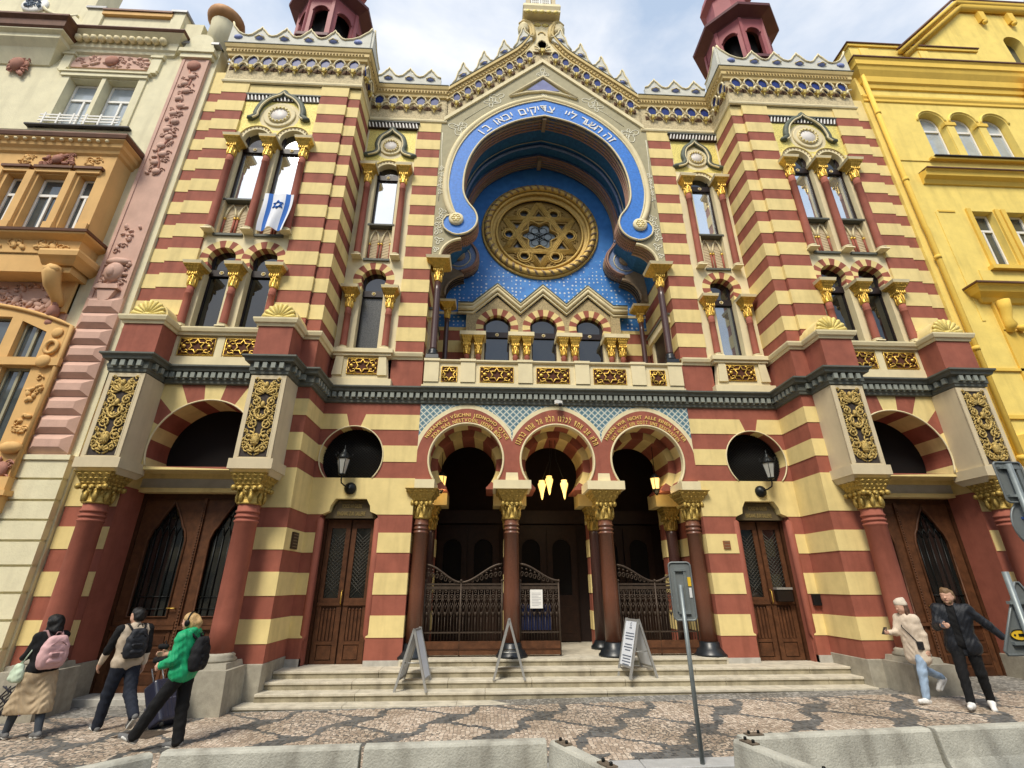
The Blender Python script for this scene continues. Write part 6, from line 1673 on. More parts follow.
# ================================================================== CONCRETE BARRIERS
CONC = mat('weathered_concrete', (.46,.45,.385), .85, var=.22, scale=3, bump=.5, bscale=45, grime=.85)
def barrier(ax, ay, bx, by, label, grp='concrete barriers round the excavation', plate=None, graffiti=False):
    a = Vector((ax, ay)); b = Vector((bx, by)); L = (b-a).length; an = math.atan2(by-ay, bx-ax)
    c = (a+b)/2; z0 = gz_(c.x, c.y)-.12
    t = thing('concrete_barrier', label, 'barrier', (c.x, c.y, z0), an, grp)
    h = .60+.0-z0
    pr = [(-.22,0),(.22,0),(.22,.09),(.19,.12),(.115,.30),(.075,h-.03),(.055,h),(-.055,h),(-.075,h-.03),(-.115,.30),(-.19,.12),(-.22,.09)]
    n = len(pr); l = L/2-.012; mb = MB()
    mb.add([(-l, p, q) for p, q in pr]+[(l, p, q) for p, q in pr], [(i, (i+1) % n, (i+1) % n+n, i+n) for i in range(n)][0:0]+[(i+n, (i+1) % n+n, (i+1) % n, i) for i in range(n)]+[tuple(range(n)), tuple(range(2*n-1, n-1, -1))], CONC)
    o = bevel(mb.build('body', t), .012)
    if plate is not None:
        for s in plate:
            mb = MB(); mb.box(s*(l-.18)-.10, s*(l-.18)+.10, -.05, .05, h+.002, h+.014, mat('rusty_plate', (.20,.16,.12), .6, .4, var=.4, scale=18))
            for q in (-.06, .06): mb.lathe(s*(l-.18)+q, 0, [(.017,h+.01),(.017,h+.04),(.012,h+.045)], IRONB, 6)
            mb.build('coupling_plate', t)
    if graffiti:
        mb = MB(); PNT = mat('black_marker', (.03,.03,.03), .7)
        def S(p): mb.tube([(u, .082+(.35-w_)*.12, .15+w_) for u, w_ in p], .008, PNT, 4)
        yy = 1
        S([(.30,.30),(.33,.08),(.24,.26),(.22,.06)]); S([(.14,.34),(.10,.05)]); S([(.18,.28),(.05,.30)]); S([(.08,.22),(.00,.20),(.0,.12),(.09,.12)]); S([(-.06,.30),(-.12,.28),(-.12,.20),(-.06,.17),(-.14,.12),(-.08,.06)]); S([(-.2,.33),(-.28,.30),(-.2,.18),(-.29,.08)])
        mb.build('graffiti', t)
    return t
barrier(-5.13, -6.05, -3.10, -5.94, 'concrete barrier at the left rear of the excavation, nearest the green jacket walker', plate=())
barrier(-3.08, -5.94, -1.08, -5.84, 'long concrete barrier below the middle A-board, between two joints', plate=())
barrier(-1.00, -5.86, -.52, -6.9, 'concrete barrier running toward the viewer with bolted steel plates, left of the leaning sign post', plate=(-1, 1))
barrier(-5.20, -6.10, -6.2, -7.2, 'concrete barrier at the far left, angled towards the viewer', plate=())
barrier(1.06, -5.92, 1.42, -7.25, 'concrete barrier with black graffiti scrawl on its side', plate=(-1, 1), graffiti=True)
barrier(1.12, -5.83, 3.56, -5.60, 'concrete barrier running behind the graffiti barrier', plate=(-1,))
barrier(3.60, -5.60, 6.0, -5.38, 'concrete barrier below the man in the black jacket, far right', plate=())
# ================================================================== PEOPLE
def surface_nets(D, org, vox):
    """blocky field -> smooth quads (naive surface nets)"""
    S = D < 0
    nx, ny, nz = D.shape
    cnt = np.zeros((nx-1, ny-1, nz-1), np.int8); 
    c8 = [(a, b, c) for a in (0, 1) for b in (0, 1) for c in (0, 1)]
    for a, b, c in c8: cnt += S[a:nx-1+a, b:ny-1+b, c:nz-1+c]
    act = (cnt > 0) & (cnt < 8)
    idx = -np.ones(act.shape, np.int64); ijk = np.argwhere(act); idx[act] = np.arange(len(ijk))
    acc = np.zeros((len(ijk), 3)); num = np.zeros(len(ijk)); i, j, k = ijk.T
    for p in c8:
        for ax in range(3):
            if p[ax]: continue
            q = list(p); q[ax] = 1
            d0 = D[i+p[0], j+p[1], k+p[2]]; d1 = D[i+q[0], j+q[1], k+q[2]]
            m = (d0 < 0) != (d1 < 0); t = np.where(m, d0/np.where(m, d0-d1, 1), 0)
            pt = np.tile(np.array(p, float), (len(ijk), 1)); pt[:, ax] = t
            acc[m] += pt[m]; num[m] += 1
    V = (ijk + acc/num[:, None])*vox + org
    F = []
    for ax in range(3):
        u, v = (ax+1) % 3, (ax+2) % 3
        sl0 = [slice(1, -1)]*3; sl0[ax] = slice(0, -1); sl1 = [slice(1, -1)]*3; sl1[ax] = slice(1, None)
        a, b = S[tuple(sl0)], S[tuple(sl1)]
        for sgn, m in ((1, a & ~b), (-1, ~a & b)):
            e = np.argwhere(m)
            if not len(e): continue
            e = e + np.array([0 if q == ax else 1 for q in range(3)])
            du = np.eye(3, dtype=int)[u]; dv = np.eye(3, dtype=int)[v]
            g = lambda w: idx[w[:, 0], w[:, 1], w[:, 2]]
            q = np.stack([g(e-du-dv), g(e-dv), g(e), g(e-du)], 1)
            F.append(q if sgn > 0 else q[:, ::-1])
    return V, np.concatenate(F) if F else np.zeros((0, 4), int)
def sdf_obj(name, prims, m, parent, vox=.011, k=.03, wrinkle=0.0, cut=None, label=None):
    P = [(np.array(a, float), r0, np.array(b, float), r1) for a, r0, b, r1 in prims]
    lo = np.min([np.minimum(a-r0, b-r1) for a, r0, b, r1 in P], 0)-.05; hi = np.max([np.maximum(a+r0, b+r1) for a, r0, b, r1 in P], 0)+.05
    n = np.ceil((hi-lo)/vox).astype(int)+1
    D = np.full(n, .08, np.float32); ax = [lo[q]+np.arange(n[q])*vox for q in range(3)]
    for a, r0, b, r1 in P:
        l2 = np.minimum(a-r0, b-r1)-.07; h2 = np.maximum(a+r0, b+r1)+.07
        s = [slice(max(0, int((l2[q]-lo[q])/vox)), min(n[q], int((h2[q]-lo[q])/vox)+2)) for q in range(3)]
        X, Y, Z = np.meshgrid(ax[0][s[0]], ax[1][s[1]], ax[2][s[2]], indexing='ij', sparse=True)
        ab = b-a; L2 = max(1e-9, ab@ab)
        t = np.clip(((X-a[0])*ab[0]+(Y-a[1])*ab[1]+(Z-a[2])*ab[2])/L2, 0, 1)
        d = np.sqrt((X-a[0]-t*ab[0])**2+(Y-a[1]-t*ab[1])**2+(Z-a[2]-t*ab[2])**2)-(r0+(r1-r0)*t)
        c = D[s[0], s[1], s[2]]; kk = min(k, .9*min(r0, r1)+.004); h = np.maximum(kk-np.abs(c-d), 0)/kk
        D[s[0], s[1], s[2]] = np.minimum(c, d)-h*h*kk/4
    X, Y, Z = np.meshgrid(*ax, indexing='ij', sparse=True)
    if wrinkle:
        D = D+(wrinkle*(np.sin(31*Z+9*np.sin(11*X+3)+5*np.sin(13*Y))*np.sin(17*X+13*Y+6*Z)+.6*np.sin(55*Z+20*X-17*Y+4*np.sin(23*Y)))).astype(np.float32)
    if cut is not None: D = np.maximum(D, cut(X, Y, Z))
    V, F = surface_nets(D, lo, vox)
    me = bpy.data.meshes.new(name); me.from_pydata(V.tolist(), [], F.tolist()); me.materials.append(m)
    me.polygons.foreach_set('use_smooth', [True]*len(me.polygons)); me.update()
    o = bpy.data.objects.new(name, me); COL.objects.link(o); o.parent = parent
    if label: o['label'] = label
    return o
V3 = lambda *a: np.array(a, float)
SKIN = mat('skin', (.58,.34,.24), .55, var=.06, scale=8)
def cloth(name, c, rough=.85): return mat(name, c, rough, var=.12, scale=9, bump=.25, bscale=180)
def dirv(flex, abd=0.0, side=1):   # from straight down: forward by flex, outward by abd
    f, a = R(flex), R(abd); return V3(math.sin(f)*math.cos(a), side*math.sin(a), -math.cos(f)*math.cos(a))
class Figure:
    """joints of a posed body; local +x is the walking direction, +y the left side"""
    def __init__(s, H, sh, legs, arms, lean=3, head=(0, 0), women=False):
        k = H/1.75; s.k = k; s.H = H
        s.hipw = .092*k; s.shw = sh*k
        s.pel = V3(0, 0, 0)
        L = math.radians(lean); up = V3(math.sin(L), 0, math.cos(L))
        s.waist = s.pel+up*.14*k; s.chest = s.pel+up*.33*k; s.neck = s.pel+up*.53*k; s.headc = s.neck+up*.135*k+V3(.025*k, 0, 0); s.up = up
        s.hip = {}; s.knee = {}; s.ank = {}; s.toe = {}; s.sho = {}; s.elb = {}; s.wri = {}; s.hand = {}; s.pitch = {}
        for sd, (hf, kf, ft) in legs.items():
            q = 1 if sd == 'L' else -1
            h = s.pel+V3(0, q*s.hipw, -.04*k); kn = h+dirv(hf, 2, q)*.415*k; an = kn+dirv(hf-kf, 1, q)*.41*k
            s.hip[sd], s.knee[sd], s.ank[sd] = h, kn, an
            p = R(ft); s.pitch[sd] = p; s.toe[sd] = an+V3(.155*math.cos(p), q*.015, .155*math.sin(p)-.055)*k
        for sd, (sf, ab, ef, ia) in arms.items():
            q = 1 if sd == 'L' else -1
            c = s.pel+up*.475*k+V3(0, q*s.shw, 0); e = c+dirv(sf, ab, q)*.29*k
            w = e+dirv(sf+ef, ia, q)*.245*k
            s.sho[sd], s.elb[sd], s.wri[sd] = c, e, w; d = (w-e)/np.linalg.norm(w-e); s.hand[sd] = (w, d)
        low = min(min(a[2]-.085*k for a in s.ank.values()), min(t[2]-.03*k for t in s.toe.values()))
        for dct in (s.hip, s.knee, s.ank, s.toe, s.sho, s.elb, s.wri):
            for q in dct: dct[q] = dct[q]-V3(0, 0, low)
        for a in ('pel', 'waist', 'chest', 'neck', 'headc'): setattr(s, a, getattr(s, a)-V3(0, 0, low))
        s.hand = {q: (w-V3(0, 0, low), d) for q, (w, d) in s.hand.items()}
        hy, hp = R(head[0]), R(head[1]); s.hd = V3(math.cos(hy)*math.cos(hp), math.sin(hy)*math.cos(hp), math.sin(hp)); s.hl = V3(-math.sin(hy), math.cos(hy), 0); s.hu = np.cross(s.hd, s.hl)
    def hp(s, f, l, u): return s.headc+(s.hd*f+s.hl*l+s.hu*u)*s.k
    def fingers(s, sd, curl=35):
        w, d = s.hand[sd]; k = s.k; q = 1 if sd == 'L' else -1
        nrm = V3(0, q, 0); nrm = nrm-d*(nrm@d); nrm /= np.linalg.norm(nrm)         # back of the hand, outward
        wd = np.cross(d, nrm)*q; wd /= np.linalg.norm(wd)                           # towards the thumb (front)
        if wd[0] < 0 and abs(d[0]) < .8: wd = -wd
        out = [(w, .026*k, w+d*.04*k, .030*k)]
        for i, (o, ln) in enumerate(((.030,.072),(.010,.080),(-.010,.075),(-.029,.058))):
            b = w+(d*.085+wd*o)*k; out.append((w+(d*.02+wd*o*.6)*k, .017*k, b, .0125*k)); c = R(curl); cur = d
            for t in (.45, .32, .25):
                cur = cur*math.cos(c*t*1.6)-nrm*math.sin(c*t*1.6); e = b+cur*ln*t*1.15*k; out.append((b, .0105*k, e, .0095*k)); b = e
        t0 = w+(d*.03+wd*.028)*k; t1 = t0+(d*.035+wd*.025-nrm*.012)*k; t2 = t1+(d*.034+wd*.004-nrm*.014)*k
        out += [(t0, .0145*k, t1, .0125*k), (t1, .012*k, t2, .0095*k)]
        return out
    def body(s):
        k = s.k; P = []
        for q in (1, -1): pass
        def bar(c, hw, r, r2=None): P.append((c-V3(0, hw, 0)*k, r*k, c+V3(0, hw, 0)*k, (r2 or r)*k))
        bar(s.pel, .085, .095); bar(s.waist, .06, .088); bar(s.chest, .095, .098); bar(s.chest*.5+s.waist*.5, .075, .092); bar(s.chest+s.up*.09*k, .10, .08)
        P.append((s.sho['L'], .055*k, s.sho['R'], .055*k)); P.append((s.neck-s.up*.06*k, .062*k, s.headc-s.up*.05*k, .054*k))
        for a in 'LR':
            P += [(s.hip[a], .092*k, s.knee[a], .058*k), (s.knee[a], .056*k, s.knee[a]*.62+s.ank[a]*.38-V3(.006, 0, 0), .052*k), (s.knee[a]*.62+s.ank[a]*.38-V3(.006, 0, 0), .051*k, s.ank[a], .036*k)]
            P += [(s.ank[a]+V3(-.02, 0, -.03)*k, .030*k, s.ank[a]*.2+s.toe[a]*.8, .022*k)]
            P += [(s.sho[a], .056*k, s.elb[a], .041*k), (s.elb[a], .040*k, s.elb[a]*.7+s.wri[a]*.3, .042*k), (s.elb[a]*.7+s.wri[a]*.3, .041*k, s.wri[a], .026*k)] + s.fingers(a)
        h = s.hp                                              # head: skull, face, jaw, nose, brow, lips, ears
        P += [(h(-.02, 0, .03), .086*k, h(.025, 0, .035), .078*k), (h(.02, -.012, -.03), .063*k, h(.02, .012, -.03), .063*k), (h(.045, 0, -.072), .036*k, h(.055, 0, -.082), .028*k),
              (h(.088, 0, .012), .010*k, h(.108, 0, -.022), .014*k), (h(.085, -.03, .03), .013*k, h(.085, .03, .03), .013*k), (h(.083, -.018, -.052), .010*k, h(.083, .018, -.052), .010*k)]
        for q in (1, -1): P.append((h(-.005, q*.078, .012), .012*k, h(-.012, q*.082, -.02), .010*k)); P.append((h(.06, q*.03, -.015), .028*k, h(.05, q*.035, -.03), .028*k))
        return P
    def face(s, parent):
        for q in (1, -1):
            mb = MB(); c = s.hp(.081, q*.031, .010); mb.ell(c, (.011, .013, .008), mat('eye_white', (.7,.68,.64), .3, var=0), 8, 6); c2 = s.hp(.090, q*.031, .010); mb.ell(c2, (.005, .006, .006), mat('iris', (.03,.02,.015), .2, var=0), 8, 6); mb.build('eye', parent)
            mb = MB(); mb.tube([s.hp(.090, q*.014, .033), s.hp(.093, q*.03, .040), s.hp(.084, q*.048, .034)], [.004,.005,.003], HAIRS[s.hair], 5); mb.build('eyebrow', parent)
        mb = MB(); mb.tube([s.hp(.088, -.022, -.053), s.hp(.0945, 0, -.050), s.hp(.088, .022, -.053)], [.003,.006,.003], mat('lips', (.42,.16,.13), .5, var=0), 6); mb.build('mouth', parent)
    def legs_prims(s, rt, rk, ra, hem=0.0, waist=True):
        k = s.k; P = [(s.pel-V3(0, .07, 0)*k, .115*k, s.pel+V3(0, .07, 0)*k, .115*k)]
        if waist: P.append((s.waist-V3(0, .07, .02)*k, .104*k, s.waist+V3(0, .07, -.02)*k, .104*k))
        for a in 'LR': P += [(s.hip[a], rt*k, s.knee[a], rk*k), (s.knee[a], rk*k, s.ank[a]+V3(0, 0, hem)*k, ra*k)]
        return P
    def torso_prims(s, g, drop=-.06, sleeves=(.062,.054,.042), flare=0.0, hood=False, cuff=.02):
        k = s.k; P = []
        def bar(c, hw, r): P.append((c-V3(0, hw, 0)*k, r*k, c+V3(0, hw, 0)*k, r*k))
        bar(s.pel+s.up*drop*k, .085+flare, .098+g+flare); bar(s.pel+s.up*(.5*drop+.02)*k, .08+flare*.6, .098+g+flare*.5); bar(s.pel+s.up*.04*k, .08, .098+g); bar(s.waist, .07, .094+g); bar(s.chest*.5+s.waist*.5, .08, .098+g); bar(s.chest, .098, .102+g); bar(s.chest+s.up*.09*k, .105, .085+g)
        P.append((s.sho['L'], (.057+g)*k, s.sho['R'], (.057+g)*k)); P.append((s.neck-s.up*.07*k, (.078+g*.5)*k, s.neck-s.up*.0*k, (.066+g*.3)*k))
        for a in 'LR':
            d = s.wri[a]-s.elb[a]; d = d/np.linalg.norm(d)
            P += [(s.sho[a], sleeves[0]*k, s.elb[a], sleeves[1]*k), (s.elb[a], sleeves[1]*k, s.wri[a]-d*cuff*k, sleeves[2]*k)]
        if hood: P.append((s.neck-s.up*.0*k+V3(-.07, -.05, .02)*k, .055*k, s.neck+V3(-.07, .05, .02)*k, .055*k)); P.append((s.neck+V3(.02, .08, .01)*k, .04*k, s.neck+V3(-.07, .05, .02)*k, .05*k)); P.append((s.neck+V3(.02, -.08, .01)*k, .04*k, s.neck+V3(-.07, -.05, .02)*k, .05*k))
        return P
    def shoes(s, parent, m, sole):
        k = s.k
        for a in 'LR':
            p = s.pitch[a]; d = s.toe[a]-s.ank[a]; d = d/np.linalg.norm(d)
            heel = s.ank[a]+V3(-.045*math.cos(p)+.05*math.sin(p), 0, -.045*math.sin(p)-.048)*k; to = s.toe[a]+V3(.035*math.cos(p), 0, .035*math.sin(p))*k
            o = sdf_obj('shoe', [(heel, .040*k, s.ank[a]+V3(.03, 0, -.035)*k, .046*k), (s.ank[a]+V3(0, 0, .0)*k, .045*k, s.ank[a]+V3(.03, 0, -.04)*k, .046*k), (s.ank[a]+V3(.03, 0, -.04)*k, .044*k, to, .034*k)], m, parent, .010, .02)
            hz = min(heel[2]-.036*k, to[2]-.03*k)
            sdf_obj('sole', [(heel+V3(0,0,-.024)*k, .028*k, to+V3(0,0,-.016)*k, .027*k), (heel+V3(0,.012,-.024)*k, .022*k, to+V3(-.05,.022,-.014)*k, .02*k), (heel+V3(0,-.012,-.024)*k, .022*k, to+V3(-.05,-.022,-.014)*k, .02*k)], sole, o, .010, .01)
HAIRS = {'black': mat('black_hair', (.010,.009,.009), .45, var=.3, scale=60, bump=.3, bscale=200), 'brown': mat('brown_hair', (.10,.05,.03), .5, var=.4, scale=50, bump=.3, bscale=200), 'blond': mat('blond_hair', (.52,.34,.15), .5, var=.35, scale=50, bump=.3, bscale=200), 'sandy': mat('sandy_hair', (.20,.12,.06), .5, var=.35, scale=50, bump=.3, bscale=200)}
def person(label, pos, heading, fig, hair):
    t = thing('person', label, 'person', pos, math.atan2(heading[1], heading[0])); fig.hair = hair
    sdf_obj('body', fig.body(), SKIN, t, .0095, .028); fig.face(t); return t
def world(t, p):
    c, s_ = math.cos(t.rotation_euler.z), math.sin(t.rotation_euler.z); return Vector((t.location.x+c*p[0]-s_*p[1], t.location.y+s_*p[0]+c*p[1], t.location.z+p[2]))
def short_hair(F, t, m, top=.012):
    h = F.hp; k = F.k
    sdf_obj('hair', [(h(-.03,0,.045), .090*k, h(.03,0,.070), .074*k), (h(-.05,-.03,-.01), .062*k, h(-.05,.03,-.01), .062*k), (h(-.01,-.066,.04), .03*k, h(-.015,-.07,.0), .018*k), (h(-.01,.066,.04), .03*k, h(-.015,.07,.0), .018*k), (h(.03,-.03,.115), .03*k, h(.065,.02,.10), .024*k)], m, t, .010, .03, .003)
def backpack(label, F, t, m, m2, size=(.15,.20,.085), drop=0.0, pocket=True):
    """worn on the back: shell, pocket, two straps over the shoulders"""
    w, h, d = size; k = F.k
    o = thing('backpack', label, 'backpack', t.location, t.rotation_euler.z)
    c = F.chest-F.up*(.03+drop)*k+V3(-.20, 0, 0)*k
    P = []
    for z0, hw, dd in ((-h*.8, w*.62, d*.80), (-h*.35, w*.66, d*.95), (h*.2, w*.62, d*.88), (h*.7, w*.42, d*.70)):
        P.append((c+V3(0, -hw*.9, z0), dd, c+V3(0, hw*.9, z0), dd))
    sdf_obj('shell', P, m, o, .012, .06, .003)
    if pocket:
        sdf_obj('front_pocket', [(c+V3(-d*.72, -w*.38, -h*.62), d*.45, c+V3(-d*.72, w*.38, -h*.62), d*.45), (c+V3(-d*.72, -w*.38, -h*.2), d*.42, c+V3(-d*.72, w*.38, -h*.2), d*.42)], m, o, .012, .05, .002)
        mb = MB(); mb.tube([c+V3(-d*1.16, -w*.48, -h*.02), c+V3(-d*1.18, 0, .0), c+V3(-d*1.16, w*.48, -h*.02)], .006, m2, 4); mb.tube([c+V3(-d*.80, -w*.62, h*.35), c+V3(-d*.92, -w*.2, h*.62), c+V3(-d*.92, w*.2, h*.62), c+V3(-d*.80, w*.62, h*.35)], .006, m2, 4)
        M_ = Matrix.Translation(Vector(c+V3(-d*1.19, w*.12, -h*.25))); mb.M = M_; mb.box(-.004, .006, -.05, .05, -.028, .028, m2); mb.M = None; mb.build('zip', o)
    for q in (1, -1):
        s_ = F.sho['L' if q > 0 else 'R']; y = q*F.shw*.62
        mb = MB(); mb.tube([c+V3(.02, q*w*.5, h*.75), V3(F.neck[0]-.05, y, s_[2]+.085*k), V3(F.neck[0]+.05, y, s_[2]+.085*k), V3(F.chest[0]+.135*k, y*1.02, F.chest[2]+.05*k), V3(F.chest[0]+.11*k, y*1.25, F.waist[2]+.10*k), V3(F.chest[0]-.03*k, y*1.5, F.waist[2]+.03*k), c+V3(.03, q*w*.6, -h*.8)], .017, m2, 6, flat=1.0); mb.build('strap', o)
    mb = MB(); mb.tube([c+V3(.02, -.04, h*1.05), c+V3(.02, -.02, h*1.25), c+V3(.02, .02, h*1.25), c+V3(.02, .04, h*1.05)], .009, m2, 5); mb.build('grab_handle', o)
    return o
BLK = cloth('black_cloth', (.007,.007,.008)); DNM = cloth('light_denim', (.30,.40,.53)); BEIGEC = cloth('beige_wool', (.66,.55,.43)); KHA = cloth('khaki_skirt_cloth', (.47,.36,.23)); NAVYC = cloth('dark_navy_cloth', (.014,.018,.030)); GRN = cloth('green_quilted_nylon', (.012,.34,.14), .5); PNKC = cloth('pale_pink_nylon', (.66,.40,.40), .7); GRYC = cloth('dark_grey_knit', (.05,.06,.075)); SNK = cloth('white_leather', (.78,.77,.74), .5); SOLE = mat('rubber_sole', (.62,.61,.57), .7, var=.1); GSNK = cloth('grey_sneaker', (.16,.16,.16)); JKT = cloth('black_padded_nylon', (.011,.013,.018), .5)
PHN = mat('phone_glass', (.02,.02,.025), .15, var=0, spec=.6)

# 1 woman with pink backpack
F = Figure(1.76, .165, {'L': (18, 6, 8), 'R': (-10, 8, -8)}, {'L': (18, 10, 62, -14), 'R': (12, 12, 40, -10)}, 5, (12, -6))
x, y = -8.98, -2.98; t = person('dark haired woman in black top and long beige skirt, walking away with a pink backpack', (x, y, gz_(x, y)), (-.88, .47), F, 'black')
sdf_obj('jacket', F.torso_prims(.022, .0), BLK, t, .011, .035, .004)
k = F.k
sk = [(F.pel+V3(0,-.075,.08)*k, .108*k, F.pel+V3(0,.075,.08)*k, .108*k)]
for t_ in (0, .2, .4, .6, .8, 1.0, 1.15, 1.3): sk.append((F.hip['L']+(F.knee['L']-F.hip['L'])*t_, (.118+.012*t_)*k, F.hip['R']+(F.knee['R']-F.hip['R'])*t_, (.118+.012*t_)*k))
zc_ = F.pel[2]-.60*k
sdf_obj('skirt', sk, KHA, t, .012, .06, .007, cut=lambda X, Y, Z: zc_-Z+0*X+0*Y)
sdf_obj('stockings', [(F.knee[a], .074*k, F.ank[a], .048*k) for a in 'LR'], GRYC, t, .011, .02)
F.shoes(t, GSNK, SOLE)
h = F.hp; sdf_obj('hair', [(h(-.02,0,.04), .102*k, h(.02,0,.06), .086*k), (h(-.04,-.02,0), .095*k, h(-.06,0,-.12), .085*k), (h(-.06,-.03,-.12), .075*k, h(-.07,0,-.27), .05*k), (h(-.0,-.075,.02), .035*k, h(.0,-.078,-.12), .03*k), (h(-.0,.075,.02), .035*k, h(.0,.078,-.12), .03*k)], HAIRS['black'], t, .011, .03, .004)
backpack('pale pink backpack with front pocket on the dark haired woman in the long skirt', F, t, PNKC, mat('pink_strap', (.30,.17,.17), .8), (.175,.22,.105), .03)
o = thing('shoulder_bag', 'small pale green cloth bag hanging at the hip of the woman with the pink backpack', 'bag', t.location, t.rotation_euler.z)
c = F.pel+V3(.12, .26, .0)*k; GRB = cloth('pale_green_canvas', (.52,.62,.47)); sdf_obj('pouch', [(c+V3(-.08,0,-.10), .06, c+V3(.10,0,-.10), .06), (c+V3(-.08,0,-.02), .055, c+V3(.09,0,-.02), .055), (c+V3(-.05,0,.06), .045, c+V3(.06,0,.06), .045)], GRB, o, .011, .05, .004)
mb = MB(); mb.tube([c+V3(-.03,-.0,.08), c+V3(-.10,-.02,.22)+V3(0,.0,0), V3(F.chest[0]-.02, F.shw*.95, F.chest[2]-.02)+V3(0,.05,0), V3(F.neck[0]-.02, F.shw*.6, F.sho['L'][2]+.09), V3(F.chest[0]+.13, F.shw*.5, F.chest[2]), c+V3(.05,-.02,.10)], .011, GRB, 5); mb.build('strap', o)

# 2 man with two-tone sweater
F = Figure(1.84, .19, {'L': (16, 8, 4), 'R': (-20, 34, -38)}, {'L': (14, 16, 18, 4), 'R': (-8, 10, 16, 2)}, 3, (28, 2)); k = F.k
x, y = -7.88, -2.66; t = person('man in beige and black two-tone sweater and black trousers, seen from behind', (x, y, gz_(x, y)), (-.78, .62), F, 'black')
TWO = cloth('beige_sweatshirt', (.50,.41,.31)); P = F.torso_prims(.024, .0)
sdf_obj('sweater', P[:-4], TWO, t, .011, .035, .004)
P[-4] = (P[-4][0], .084*k, P[-4][2], .058*k); P[-2] = (P[-2][0], .084*k, P[-2][2], .058*k)
sdf_obj('sleeve', [P[-4], (P[-3][0], P[-3][1], P[-3][0]*.65+P[-3][2]*.35, .05*k)], BLK, t, .011, .02, .003); sdf_obj('sleeve', [P[-2], (P[-1][0], P[-1][1], P[-1][0]*.65+P[-1][2]*.35, .05*k)], BLK, t, .011, .02, .003)
for i in (-3, -1): sdf_obj('cuff', [(P[i][0]*.62+P[i][2]*.38, .052*k, P[i][2], P[i][3])], BEIGEC, t, .011, .02, .003)
sdf_obj('trousers', F.legs_prims(.108, .084, .072, -.01), NAVYC, t, .011, .03, .004); F.shoes(t, GSNK, SOLE); short_hair(F, t, HAIRS['black'])
backpack('black rucksack on the man in the two-tone sweater', F, t, cloth('black_nylon', (.020,.022,.028), .6), BLK, (.16,.22,.085))
sc = thing('suitcase', 'large dark navy wheeled suitcase tilted behind the man in the two-tone sweater', 'suitcase', (-7.02, -2.52, gz_(-7.02, -2.52)), R(155))
CASE = mat('navy_shell', (.022,.024,.045), .35, var=.2, scale=5, spec=.5); tilt = Matrix.Rotation(R(32), 4, 'Y')
mb = MB(); mb.M = tilt; mb.box(-.15, .15, -.24, .24, .07, .74, CASE); bevel(mb.build('shell', sc), .04, 3)
mb = MB(); mb.M = tilt
for q in (-.16,-.08,0,.08,.16): mb.box(-.158, .158, q-.012, q+.012, .12, .69, CASE)
mb.box(-.155, .155, -.247, .247, .39, .41, mat('zip_band', (.10,.10,.14), .5)); mb.build('ribs', sc)
mb = MB(); mb.M = tilt; mb.tube([(.10,-.09,.74),(.10,-.09,1.02),(.10,.09,1.02),(.10,.09,.74)], .012, ALU, 6); mb.build('handle', sc)
for a in (-.11, .11):
    for b in (-.19, .19):
        mb = MB(); mb.M = tilt @ Matrix.Translation((a, b, .035)) @ Matrix.Rotation(PI/2, 4, 'X'); mb.lathe(0, 0, [(.034,-.014),(.034,.014)], mat('black_rubber', (.02,.02,.02), .8, var=.1), 14); mb.build('wheel', sc)

# 3 woman in green jacket
F = Figure(1.78, .165, {'L': (33, 4, 16), 'R': (-4, 2, -2)}, {'L': (2, 14, 66, -18), 'R': (16, 8, 80, -22)}, 4, (4, 4)); k = F.k
x, y = -6.34, -3.72; t = person('blond woman in a bright green quilted jacket and black trousers, striding left', (x, y, gz_(x, y)), (-1, .05), F, 'blond')
sdf_obj('jacket', F.torso_prims(.036, .0, (.075,.066,.055), hood=True), GRN, t, .011, .04, .006)
sdf_obj('trousers', F.legs_prims(.105, .082, .076, -.01), BLK, t, .011, .03, .004); F.shoes(t, GSNK, SOLE)
h = F.hp; sdf_obj('hair', [(h(-.025,0,.04), .098*k, h(.02,0,.062), .083*k), (h(-.05,-.02,-.01), .075*k, h(-.06,.02,-.03), .07*k), (h(-.11,0,.05), .04*k, h(-.13,0,.02), .045*k), (h(-.13,0,.0), .045*k, h(-.12,0,-.12), .032*k), (h(.02,-.07,.05), .025*k, h(.0,-.08,-.06), .02*k), (h(.02,.07,.05), .025*k, h(.0,.08,-.06), .02*k)], HAIRS['blond'], t, .011, .03, .004)
hd_ = thing('headphones', 'black over-ear headphones worn by the blond woman in green', 'headphones', t.location, t.rotation_euler.z)
for q in (1, -1):
    mb = MB(); mb.ell(h(-.005, q*.098, .0), (.042,.022,.05), IRONB, 12, 8); mb.build('ear_cup', hd_)
mb = MB(); mb.tube([h(-.005, .104*math.cos(R(a)), .03+.125*math.sin(R(a))) for a in range(0, 181, 15)], .010, IRONB, 6); mb.build('headband', hd_)
backpack('black backpack on the blond woman in the green jacket', F, t, cloth('black_canvas', (.014,.014,.016)), BLK, (.16,.22,.095), .04)
o = thing('handbag', 'black handbag held in front of the woman in the green jacket', 'bag', t.location, t.rotation_euler.z)
c = F.hand['R'][0]+V3(.10, .04, .05); sdf_obj('pouch', [(c+V3(-.06,0,-.12), .05, c+V3(.06,0,-.12), .05), (c+V3(-.04,0,.06), .04, c+V3(.04,0,.06), .04)], BLK, o, .012, .05, .003)
mb = MB(); mb.tube([c+V3(-.04,0,.06), c+V3(-.02,0,.14), c+V3(.04,0,.06)], .010, BLK, 5); mb.build('handle', o)

